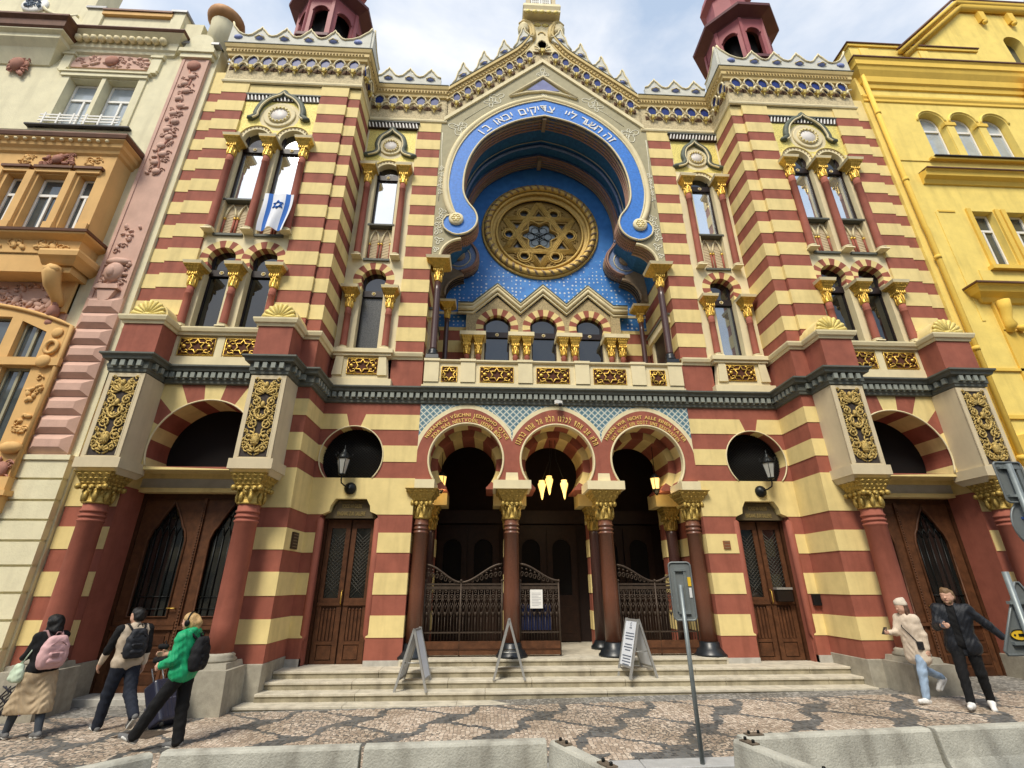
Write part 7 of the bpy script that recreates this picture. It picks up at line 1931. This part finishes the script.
# 4 woman in beige coat and knitted hat
F = Figure(1.72, .16, {'L': (17, 6, 6), 'R': (-26, 40, -42)}, {'L': (-12, 9, 14, 2), 'R': (26, 6, 66, -12)}, 3, (-6, -4)); k = F.k
x, y = 6.36, -2.34; t = person('woman in a beige short coat, pale knitted hat and light blue jeans', (x, y, gz_(x, y)), (-.98, -.18), F, 'brown')
sdf_obj('coat', F.torso_prims(.024, -.20, (.064,.056,.046), .010), BEIGEC, t, .010, .05, .003)
sdf_obj('jeans', F.legs_prims(.098, .074, .060, .02), DNM, t, .011, .03, .005); F.shoes(t, SNK, SOLE)
h = F.hp; sdf_obj('hat', [(h(-.02,0,.065), .100*k, h(.02,0,.085), .088*k), (h(-.03,0,.12), .07*k, h(-.07,0,.14), .05*k)], cloth('cream_knit', (.60,.52,.42)), t, .011, .03, .002, cut=lambda X, Y, Z, zz=float(h(0,0,.045)[2]): zz-Z+0*X+0*Y)
sdf_obj('hair', [(h(-.04,0,.02), .09*k, h(-.05,0,-.06), .075*k), (h(-.02,.072,.03), .03*k, h(.0,.085,-.17), .034*k), (h(-.02,-.072,.03), .03*k, h(.0,-.085,-.17), .034*k), (h(-.06,0,-.06), .07*k, h(-.06,0,-.16), .05*k)], HAIRS['brown'], t, .011, .03, .004)
o = thing('crossbody_bag', 'small black crossbody bag on the hip of the woman in the beige coat', 'bag', t.location, t.rotation_euler.z)
c = F.pel+V3(.02, .185, .02)*k; mb = MB(); mb.M = Matrix.Translation(Vector(c)); mb.box(-.11, .11, -.03, .03, -.07, .07, cloth('black_leather', (.018,.018,.02), .4)); bevel(mb.build('pouch', o), .015, 2)
mb = MB(); mb.tube([c+V3(-.10,0,.06), V3(F.chest[0]-.12, .03, F.chest[2]), V3(F.neck[0]-.03, -F.shw*.62, F.sho['R'][2]+.095), V3(F.chest[0]+.14, -.02, F.chest[2]), c+V3(.10,0,.06)], .008, BLK, 5); mb.build('strap', o)
def phone(label, F, t, sd, up=.03):
    w, d = F.hand[sd]; o = thing('phone', label, 'phone', world(t, w+d*.10+V3(.0,0,up)), t.rotation_euler.z)
    mb = MB(); mb.M = Matrix.Rotation(R(-35), 4, 'Y'); mb.box(-.004, .004, -.036, .036, -.075, .075, PHN); bevel(mb.build('phone_body', o), .004, 2)
    mb = MB(); mb.M = Matrix.Rotation(R(-35), 4, 'Y'); mb.box(-.0052, -.0042, -.032, .032, -.068, .068, mat('phone_screen', (.05,.06,.08), .1, var=0, spec=.7)); mb.build('screen', o); return o
phone('phone in the raised hand of the woman in the beige coat', F, t, 'R')

# 5 man in black jacket
F = Figure(1.91, .19, {'L': (-8, 10, -14), 'R': (13, 5, 4)}, {'L': (-16, 40, 6, 38), 'R': (22, 12, 74, -20)}, 4, (-14, 3)); k = F.k
x, y = 6.74, -2.98; t = person('man in an open black jacket, black clothes and white trainers, holding a phone', (x, y, gz_(x, y)), (-.72, -.69), F, 'sandy')
sdf_obj('sweater', F.torso_prims(.012, -.03, (.055,.048,.038)), BLK, t, .011, .035, .003)
P = F.torso_prims(.030, -.08, (.072,.062,.050), .012)
JX = lambda X, Y, Z: (np.minimum((X-.075-.0*Z), .055-np.abs(Y+.01)))+0*Z
sdf_obj('jacket', P, JKT, t, .010, .04, .004, cut=JX)
sdf_obj('collar', [(F.neck+V3(-.05,-.07,.0)*k, .035*k, F.neck+V3(-.07,.07,.0)*k, .035*k), (F.neck+V3(-.05,-.07,.0)*k, .03*k, F.neck+V3(.05,-.085,-.05)*k, .03*k), (F.neck+V3(-.05,.07,.0)*k, .03*k, F.neck+V3(.05,.085,-.05)*k, .03*k)], JKT, t, .011, .03, .003)
sdf_obj('trousers', F.legs_prims(.100, .072, .058, .01), BLK, t, .011, .03, .004); F.shoes(t, SNK, SOLE); short_hair(F, t, HAIRS['sandy'])
sdf_obj('beard', [(F.hp(.052,-.03,-.085), .022*k, F.hp(.052,.03,-.085), .022*k), (F.hp(.03,-.056,-.05), .014*k, F.hp(.05,-.03,-.08), .02*k), (F.hp(.03,.056,-.05), .014*k, F.hp(.05,.03,-.08), .02*k)], HAIRS['sandy'], t, .009, .02)
phone('black phone in the hand of the man in the open black jacket', F, t, 'R')
# ================================================================== GATES, LAMPS, SIGNS
def gate_panel(mb, x0, x1, zt0, zt1, y, dip):
    """wrought iron leaf: rails, rosettes, lily bars; the top edge runs from zt0 to zt1"""
    n = max(3, int((x1-x0)/.125)); w = (x1-x0)/n
    for z, r in ((2.12,.035),(2.20,.022),(1.16,.016)): mb.box(x0, x1, y-r*.6, y+r*.6, z-r, z+r, IRON)
    for i in range(n+1):
        x = x0+i*w; mb.tube([(x, y, .98), (x, y, 1.66), (x, y, 2.1)], .010, IRON, 4)
        if i < n:
            c = x+w/2
            for zc, r in ((1.92,.055),(2.04,.028)): mb.tube([(c+r*math.cos(a), y-.012, zc+r*math.sin(a)) for a in [j*PI/4 for j in range(8)]], .011, IRON, 4, True)
            mb.ell((c, y-.015, 1.92), (.022,.02,.022), IRON, 6, 4)
            for s in (-1, 1):
                mb.tube([(c, y-.01, 1.50), (c+s*.035, y-.01, 1.58), (c+s*.055, y-.01, 1.70), (c+s*.02, y-.01, 1.79)], .010, IRON, 4)
                mb.tube([(c+s*.02, y-.01, 1.79), (c+s*.05, y-.01, 1.83), (c+s*.055, y-.01, 1.88)], .009, IRON, 4)
            mb.tube([(c, y, 1.0), (c, y, 1.52)], .008, IRON, 4); mb.ell((c, y-.01, 1.55), (.022,.02,.05), IRON, 6, 4); mb.ell((c, y-.01, 1.70), (.016,.016,.04), IRON, 5, 4)
    P = []
    for i in range(13):
        t = i/12; P.append((x0+(x1-x0)*t, y-.01, zt0+(zt1-zt0)*(t*t*(3-2*t))))
    mb.tube(P, .028, IRON, 5)
    m_ = int((x1-x0)/.10)
    for i in range(m_):
        t = (i+.5)/m_; x = x0+(x1-x0)*t; zt = zt0+(zt1-zt0)*(t*t*(3-2*t)); h = (zt-2.2)
        if h < .04: continue
        r = min(.05, h*.3); mb.tube([(x+r*math.cos(a)*(1-a/12), y-.01, 2.22+h*.45+r*1.3*math.sin(a)*(1-a/12)) for a in [j*.7 for j in range(11)]], .011, IRON, 4)
        mb.ell((x, y-.015, 2.22+h*.75), (.03,.02,.022), IRON, 6, 3)
def gate(label, spans, posts):
    cx = sum(posts)/len(posts); t = thing('iron_gate', label, 'gate', (0, 0, 0), 0, 'wrought iron gates of the porch')
    for x0, x1, a, b in spans:
        mb = MB(); gate_panel(mb, x0, x1, a, b, .30, 0); o = mb.build('gate_leaf', t)
        mb = MB(); mb.box(x0, x1, .27, .33, .70, .98, WOODL); mb.box(x0, x1, .262, .34, .80, .83, WOOD); mb.build('kick_board', o)
    for p in posts:
        mb = MB(); mb.tube([(p, .29, .68), (p, .29, 2.26)], .022, IRON, 8); mb.ell((p, .28, 2.28), (.035,.035,.035), IRON, 8, 6); mb.build('gate_post', t)
    return t
gate('dark wrought iron double gate filling the left porch arch', [(-3.27,-2.41,2.64,2.24), (-2.41,-1.42,2.24,2.66)], [-3.27,-2.41,-1.42])
gate('single dark wrought iron gate leaf in the middle arch with a paper notice on it', [(-.99,-.05,2.66,2.28)], [-.99,-.05])
gate('dark wrought iron double gate filling the right porch arch', [(1.42,2.33,2.64,2.26), (2.33,3.24,2.26,2.64)], [1.42,2.33,3.24])
mb = MB(); mb.box(-.75, -.45, .235, .245, 1.67, 2.08, WHITE)
for k in range(9): mb.box(-.71, -.49-(.06 if k % 3 == 2 else 0), .232, .236, 2.0-k*.034, 2.008-k*.034, mat('print_grey', (.35,.35,.36), .7, var=0))
tag(mb.build('notice'), 'white printed notice hung on the middle iron gate', 'notice')
mb = MB(); mb.box(-.95, -.25, .36, .37, 1.2, 1.75, mat('blue_poster', (.008,.014,.055), .6, var=.2)); tag(mb.build('banner'), 'dark blue banner behind the bars of the middle gate', 'banner')

def wall_lantern(x, label):
    s = 1 if x > 0 else -1
    t = thing('wall_lantern', label, 'lamp', (x, -.02, 4.42), 0, 'black lanterns by the round windows')
    mb = MB(); mb.M = Matrix.Rotation(PI/2, 4, 'X'); mb.lathe(0, 0, [(.15,.0),(.15,.03),(.115,.09),(.04,.13),(.0,.135)], IRONB, 16); mb.M = None; mb.build('wall_boss', t)
    dx = -s*-.0+(.16 if x > 0 else -.16)*1.0
    mb = MB(); mb.tube([(0,-.08,0),(dx*.5,-.2,.02),(dx*.95,-.30,.08),(dx,-.33,.16),(dx,-.33,.28)], .018, IRONB, 7); mb.build('bracket', t)
    mb = MB(); mb.lathe(dx, -.33, [(.03,.25),(.085,.27),(.09,.30),(.06,.31)], IRONB, 6); mb.lathe(dx, -.33, [(.165,.66),(.175,.70),(.11,.80),(.05,.86),(.06,.89),(.02,.92),(.012,1.0),(.0,1.04)], IRONB, 6)
    for k in range(6):
        a = 2*PI*k/6; mb.tube([(dx+.085*math.cos(a), -.33+.085*math.sin(a), .29), (dx+.16*math.cos(a), -.33+.16*math.sin(a), .68)], .010, IRONB, 4); mb.tube([(dx+.165*math.cos(a), -.33+.165*math.sin(a), .69), (dx+.20*math.cos(a), -.33+.20*math.sin(a), .75), (dx+.215*math.cos(a), -.33+.215*math.sin(a), .80)], .010, IRONB, 4)
    mb.build('lantern_frame', t)
    mb = MB(); mb.lathe(dx, -.33, [(.078,.30),(.150,.665)], CLEARG, 6, False); mb.build('glass', t)
    return t
wall_lantern(-5.25, 'black six-sided wall lantern below the left round window'); wall_lantern(5.28, 'black six-sided wall lantern below the right round window')
def porch_lantern(x, y, z, label):
    t = thing('porch_lantern', label, 'lamp', (x, y, z), 0, 'lit lanterns inside the porch')
    mb = MB(); mb.tube([(0,0,.42),(0,0,1.2)], .010, IRONB, 5); mb.lathe(0, 0, [(.03,-.16),(.10,-.02),(.12,0)], IRONB, 6); mb.lathe(0, 0, [(.15,.30),(.13,.34),(.05,.42),(.0,.44)], IRONB, 6)
    for k in range(6): a = 2*PI*k/6; mb.tube([(.105*math.cos(a), .105*math.sin(a), 0), (.145*math.cos(a), .145*math.sin(a), .31)], .009, IRONB, 4)
    mb.build('lantern_frame', t); mb = MB(); mb.lathe(0, 0, [(.10,.01),(.135,.30)], LITG, 6, False); mb.build('glass', t)
    l = bpy.data.lights.new('porch_lamp', 'POINT'); l.energy = 6; l.color = (1, .72, .35); l.shadow_soft_size = .1; lo = bpy.data.objects.new('porch_lamp', l); COL.objects.link(lo); lo.location = (0, 0, -.12); lo.parent = t
porch_lantern(2.84, .85, 4.62, 'lit yellow lantern hanging in the right porch arch'); porch_lantern(-3.08, .85, 4.62, 'lit yellow lantern hanging in the left porch arch')
t = thing('pendant_lamp', 'cluster of three lit amber glass drops hanging in the middle arch', 'lamp', (0, .9, 6.6))
for dx, dy, dz in ((-.33, 0, -2.1), (.29, 0, -2.08), (-.11, .1, -1.95)):
    mb = MB(); mb.lathe(dx, dy, [(.01,dz-.18),(.03,dz-.12),(.05,dz),(.10,dz+.18),(.11,dz+.24),(.075,dz+.30),(.08,dz+.34)], LITG, 12); mb.build('glass_drop', t)
    mb = MB(); mb.tube([(dx, dy, dz+.34), (dx*.3, dy, dz+.9), (dx*.2, 0, 0)], .008, IRONB, 4); mb.build('chain', t)
l = bpy.data.lights.new('pendant_light', 'POINT'); l.energy = 8; l.color = (1, .74, .38); l.shadow_soft_size = .2; lo = bpy.data.objects.new('pendant_light', l); COL.objects.link(lo); lo.location = (0, -.1, -2.45); lo.parent = t

mb = MB(); BRZ = mat('bronze_plaque', (.085,.055,.035), .5, .4, var=.3, scale=20); mb.box(-5.0, -4.0, 0, 0, 0, 0, BRZ) if False else None
def plaque(name, label, x, y, z, w, h, m, side=False, lines=5, lm=None):
    mb = MB()
    if side: mb.box(x-.02*(1 if x > 0 else -1), x+.02*(1 if x > 0 else -1), y-w/2, y+w/2, z-h/2, z+h/2, m)
    else: mb.box(x-w/2, x+w/2, y-.025, y+.01, z-h/2, z+h/2, m)
    o = tag(mb.build(name), label, 'plaque')
    mb = MB(); lm = lm or mat('plaque_lines', (.30,.24,.14), .5, .4)
    for k in range(lines):
        q = z+h*.36-k*h*.72/max(1, lines-1)
        if side: mb.box(x-(.024 if x > 0 else -.024), x-(.02 if x > 0 else -.02), y-w*.38, y+w*.38, q-.008, q+.008, lm)
        else: mb.box(x-w*.38, x+w*.38, y-.029, y-.024, q-.008, q+.008, lm)
    mb.build('plaque_text', o); return o
plaque('plaque', 'dark bronze memorial plaque on the striped return left of the left gallery door', -6.185, -.62, 3.12, .34, .36, BRZ, True)
plaque('plaque', 'small copper coloured plaque on the cream course right of the porch', 4.15, -.02, 3.10, .17, .19, mat('copper_plate', (.30,.12,.055), .5, .4, var=.2), False, 3)
plaque('plaque', 'small blue-grey house number plate on the far left tower pier', -10.55, T1-.02, 2.62, .15, .12, mat('number_plate', (.22,.25,.27), .5), False, 1, WHITE)
t = thing('mailbox', 'dark letter box with pale lid on the right gallery door', 'mailbox', (5.52, .30, 1.80))
mb = MB(); mb.box(-.20, .20, -.10, .05, 0, .27, mat('letterbox_brown', (.02,.015,.012), .35, .2)); bevel(mb.build('box', t), .015); mb = MB(); mb.box(-.20, .20, -.12, .05, .272, .32, ALU); mb.build('lid', t)
mb = MB(); mb.box(6.02, 6.2, -.10, -.015, 1.72, 1.98, IRONB); tag(bevel(mb.build('intercom'), .01), 'small black intercom box beside the right gallery door', 'intercom')
t = thing('security_camera', 'small white camera above the middle porch arch', 'camera', (.0, -.14, 6.68))
mb = MB(); mb.M = Matrix.Rotation(R(25), 4, 'Z'); mb.box(-.06, .14, -.10, -.02, .02, .12, WHITE); mb.build('housing', t); mb = MB(); mb.lathe(.1, -.09, [(.05,-.06),(.05,.02),(.03,.03)], IRONB, 10); mb.build('lens', t)

# flag out of the tower window
t = thing('flag', 'white and blue flag with six-pointed star draped from the upper left tower window', 'flag', (-7.90, -1.42, 12.50))
W_, H_ = .80, 1.30
def fp(u, v): return (u*W_*(1-.12*v*v)+.02*math.sin(v*5), -.02-.05*math.sin(u*11+v*2)*(.3+v)-.05*v, -v*H_*(1-.04*math.cos(u*6)))
def strip(u0, u1, m, off=0.0):
    mb = MB(); nu, nv = max(2, int((u1-u0)*20)), 20; vs_ = []; 
    for j in range(nv+1):
        for i in range(nu+1): a = fp(u0+(u1-u0)*i/nu, j/nv); vs_.append((a[0], a[1]-off, a[2]))
    mb.add(vs_, [(j*(nu+1)+i, (j+1)*(nu+1)+i, (j+1)*(nu+1)+i+1, j*(nu+1)+i+1) for j in range(nv) for i in range(nu)], m, True); return mb
FW = mat('flag_white', (.74,.75,.78), .8, var=.04); FB = mat('flag_blue', (.03,.14,.48), .8, var=.08)
strip(-.5, -.36, FW).build('flag_cloth', t); strip(-.21, .24, FW).build('flag_cloth', t); strip(.40, .5, FW).build('flag_cloth', t); strip(-.36, -.21, FB).build('blue_stripe', t); strip(.24, .40, FB).build('blue_stripe', t)
mb = MB()
for q in (0, 1):
    P = []
    for i in range(3):
        a, b = [(.02+.20*math.cos(R(90+180*q+120*(i+e))), .34-.125*math.sin(R(90+180*q+120*(i+e)))) for e in (0, 1)]
        for j in range(6): u, v = a[0]+(b[0]-a[0])*j/6, a[1]+(b[1]-a[1])*j/6; p = fp(u, v); P.append((p[0], p[1]-.012, p[2]))
    mb.tube(P, .018, FB, 4, True)
mb.build('flag_star', t)

# ---- A-boards on the steps
BRDW = mat('poster_white', (.66,.69,.74), .5, var=.05)
def a_board(label, x, y, z, rz, text):
    t = thing('a_board', label, 'sign board', (x, y, z), rz, 'folding A-boards on the steps')
    w, h = .50, 1.11; sp = .32
    for s in (-1, 1):
        an = math.atan2(sp, h); M_ = Matrix.Translation((s*sp, 0, 0)) @ Matrix.Rotation(-s*an, 4, 'Y')
        mb = MB(); mb.M = M_; L_ = math.hypot(sp, h)
        for q in (-1, 1): mb.box(-.022, .022, q*w/2-.02, q*w/2+.02, 0, L_, ALU)
        for z_ in (.22, L_-.03): mb.box(-.014, .014, -w/2+.02, w/2-.02, z_-.02, z_+.02, ALU)
        fr_ = mb.build('board_frame', t)
        mb = MB(); mb.M = M_; mb.box(-.006, .006, -w/2+.02, w/2-.02, .24, L_-.05, BRDW if text else mat('board_back', (.13,.14,.15), .6, var=.2)); pn = mb.build('panel', fr_)
        if text:
            mb = MB(); mb.M = M_; TX = mat('board_print', (.10,.12,.16), .7, var=0)
            if s < 0:
                for k, wd_ in enumerate((.10,.0,.34,.36,.30,0,.28,.34,.22,0,.36,.30,.34,.26)):
                    if wd_: mb.box(-.009, -.007, -wd_/2, wd_/2, L_-.20-k*.055, L_-.178-k*.055, TX)
                mb.tube([(-.008, .03*math.cos(a), L_-.12+.04*math.sin(a)) for a in [j*PI/3 for j in range(6)]], .006, TX, 4, True)
            mb.build('print', fr_)
    mb = MB(); mb.tube([(-sp*.55, -w/2+.03, h*.45), (sp*.55, -w/2+.03, h*.45)], .010, ALU, 5); mb.tube([(-sp*.55, w/2-.03, h*.45), (sp*.55, w/2-.03, h*.45)], .010, ALU, 5); mb.build('spreader', t)
    return t
a_board('metal A-board sign seen edge-on, standing on the steps by the left porch column', -3.22, -1.02, .25, R(-7), True)
a_board('metal A-board sign seen edge-on, in front of the second porch column', -1.29, -.72, .39, R(-2), False)
a_board('metal A-board with a printed white poster, right of the porch opening', 1.42, -.72, .39, R(15), True)

# ---- traffic signs seen from behind
SGB = mat('sign_back', (.205,.225,.225), .5, .4, var=.15, scale=5, grime=.4)
STK1 = mat('yellow_sticker', (.75,.48,.03), .5, var=.06); STK2 = mat('sticker_white', (.7,.7,.68), .5, var=.05)
def round_rect(w, h, r, n=5):
    P = []
    for cx, cz, a in ((w/2-r,-h/2+r,-90),(w/2-r,h/2-r,0),(-w/2+r,h/2-r,90),(-w/2+r,-h/2+r,180)): P += [(cx+r*math.cos(R(a+90*i/n)), cz+r*math.sin(R(a+90*i/n))) for i in range(n+1)]
    return P
def sign_plate(parent, P, y, name='sign_plate'):
    mb = MB(); mb.prism(P, y, y+.012, SGB); mb.tube([(x, y-.004, z) for x, z in P], .014, SGB, 5, True); return mb.build(name, parent)
zg = gz_(1.0, -5.0)
t = thing('traffic_sign', 'grey back of a small rectangular traffic sign on a slim galvanised post at the kerb', 'traffic sign', (.985, -4.98, zg), R(-14))
mb = MB(); mb.tube([(0,.0,-.02),(0,.0,2.1)], .030, STEEL, 10); mb.build('post', t)
pl_ = sign_plate(t, [(x+.02, z+2.02) for x, z in round_rect(.30, .76, .05)], .035)
mb = MB(); mb.box(-.06, .10, .0, .035, 2.28, 2.31, STEEL); mb.box(-.06, .10, .0, .035, 1.72, 1.75, STEEL); mb.box(.06, .10, .01, .035, 1.75, 2.28, STEEL); mb.box(-.08,-.05,.01,.035,1.75,2.28,STEEL); mb.build('mounting_rail', pl_)
mb = MB(); mb.box(.11, .155, .026, .034, 2.08, 2.2, STK1); mb.box(.115, .15, .026, .034, 1.93, 2.06, STK2); mb.build('sticker', pl_)
# group at the right edge
gx, gy = 4.78, -6.6; zg = gz_(gx, gy)-.12
t = thing('traffic_sign', 'grey post at the right edge carrying a rectangular and a round sign, seen from behind', 'traffic sign', (gx, gy, 0), 0)
mb = MB(); mb.tube([(.0,-.02,zg),(0,-.02,3.60)], .034, STEEL, 10); mb.build('post', t)
p_ = sign_plate(t, [(x+.03, z+3.38) for x, z in round_rect(.36, .50, .04)], .03)
mb = MB(); mb.box(-.12,.16,-.01,.03,3.54,3.57,STEEL); mb.box(-.12,.16,-.01,.03,3.19,3.22,STEEL); mb.box(.10,.14,-.005,.03,3.2,3.56,STEEL); mb.build('mounting_rail', p_)
p_ = sign_plate(t, [(x+.15, z+2.86) for x, z in circ(0, 0, .31, 28)], .06, 'round_sign_plate')
mb = MB(); mb.box(-.02,.02,.045,.058,2.93,2.955,mat('blue_sticker', (.03,.08,.30), .5, var=0)); mb.build('sticker', p_)
gx, gy = 3.78, -7.0; zg = gz_(gx, gy)-.12
t = thing('warning_sign', 'grey back of a triangular warning sign with a yellow oval sticker, at the right edge', 'traffic sign', (gx, gy, 0), 0)
mb = MB(); mb.tube([(0,-.03,zg),(0,-.03,2.32)], .030, STEEL, 10); mb.build('post', t)
TRI = [(-.27,1.53),(.55,1.53),(.14,2.25)]
TRI = [(-.245,1.53),(.505,1.53),(.525,1.565),(.15,2.215),(.11,2.215),(-.265,1.565)]
p_ = sign_plate(t, TRI, .02, 'triangle_plate')
mb = MB(); mb.box(-.06,.30,-.02,.02,2.0,2.03,STEEL); mb.box(-.16,.42,-.02,.02,1.62,1.65,STEEL); mb.build('mounting_rail', p_)
SX, SZ = -.05, 1.71
mb = MB(); mb.prism([(SX+.10*math.cos(a), SZ+.05*math.sin(a)) for a in [2*PI*i/20 for i in range(20)]], .008, .014, STK1); so_ = mb.build('sticker', p_)
mb = MB(); mb.tube([(SX+.10*math.cos(a), .006, SZ+.05*math.sin(a)) for a in [2*PI*i/20 for i in range(20)]], .005, IRONB, 4, True); mb.ell((SX-.055,.005,SZ),(.013,.004,.011),IRONB,6,4); mb.box(SX-.015,SX+.06,.003,.007,SZ-.013,SZ+.013,IRONB); mb.build('sticker_print', so_)
# lighting levels
CLOUD, SKYS, SUNE, EXPO = 5.9, .12, 2.3, .66
# ================================================================== camera, light, sky
cam = bpy.data.cameras.new('camera'); cam.sensor_width = 36; cam.lens = 480.3/1024*36; cam.clip_end = 2000; cam.clip_start = .05
co = bpy.data.objects.new('camera', cam); COL.objects.link(co); SC.camera = co
pit, yaw, rol = R(22.63), R(2.71), R(-.06)
cy_, sy_, cp_, sp_ = math.cos(yaw), math.sin(yaw), math.cos(pit), math.sin(pit)
fw = Vector((sy_*cp_, cy_*cp_, sp_)); rt = Vector((cy_, -sy_, 0)); up = rt.cross(fw)
rt, up = rt*math.cos(rol)+up*math.sin(rol), -rt*math.sin(rol)+up*math.cos(rol)
co.matrix_world = Matrix(((rt.x, up.x, -fw.x, -1.774), (rt.y, up.y, -fw.y, -12.32), (rt.z, up.z, -fw.z, 2.2), (0, 0, 0, 1)))
w = bpy.data.worlds.new('World'); SC.world = w; w.use_nodes = True
N = w.node_tree.nodes; L = w.node_tree.links; bg = N['Background']
SUN_EL, SUN_AZ = R(52), R(205)     # azimuth clockwise from +y (behind the camera, to its left)
sky = N.new('ShaderNodeTexSky'); sky.sky_type = 'NISHITA'; sky.sun_disc = False; sky.sun_elevation = SUN_EL; sky.sun_rotation = SUN_AZ; sky.air_density = 1.0; sky.dust_density = 1.5; sky.ozone_density = 1.5
tc = N.new('ShaderNodeTexCoord'); mp = N.new('ShaderNodeMapping'); mp.inputs['Scale'].default_value = (1.0, 1.0, 1.9); mp.inputs['Location'].default_value = (.35, .2, .1)
nz = N.new('ShaderNodeTexNoise'); nz.inputs['Scale'].default_value = 2.3; nz.inputs['Detail'].default_value = 7; nz.inputs['Roughness'].default_value = .55; nz.inputs['Distortion'].default_value = .35
L.new(tc.outputs['Generated'], mp.inputs['Vector']); L.new(mp.outputs['Vector'], nz.inputs['Vector'])
rp = N.new('ShaderNodeValToRGB'); rp.color_ramp.elements[0].position = .40; rp.color_ramp.elements[1].position = .70; rp.color_ramp.elements[0].color = (.08,.08,.08,1)
L.new(nz.outputs['Fac'], rp.inputs['Fac'])
mx = N.new('ShaderNodeMix'); mx.data_type = 'RGBA'; L.new(rp.outputs['Color'], mx.inputs['Factor']); ms = N.new('ShaderNodeMix'); ms.data_type = 'RGBA'; ms.inputs['Factor'].default_value = .5; L.new(sky.outputs['Color'], ms.inputs['A']); ms.inputs['B'].default_value = (3.9, 4.9, 6.1, 1); L.new(ms.outputs['Result'], mx.inputs['A']); mx.inputs['B'].default_value = (CLOUD, CLOUD, CLOUD*1.02, 1)
L.new(mx.outputs['Result'], bg.inputs['Color']); bg.inputs['Strength'].default_value = SKYS
sl = bpy.data.lights.new('sun', 'SUN'); sl.energy = SUNE; sl.angle = R(18); sl.color = (1, .93, .80)
so = bpy.data.objects.new('sun', sl); COL.objects.link(so)
d = Vector((math.sin(SUN_AZ)*math.cos(SUN_EL), math.cos(SUN_AZ)*math.cos(SUN_EL), math.sin(SUN_EL)))
so.rotation_euler = d.to_track_quat('Z', 'Y').to_euler(); so.location = (0, -20, 40)
vs = SC.view_settings; SC.display_settings.display_device = 'sRGB'; vs.view_transform = 'Standard'; vs.look = 'None'; vs.exposure = EXPO; vs.gamma = 1.0; vs.use_curve_mapping = False
SC.cycles.max_bounces = 6; SC.cycles.diffuse_bounces = 4; SC.cycles.glossy_bounces = 3
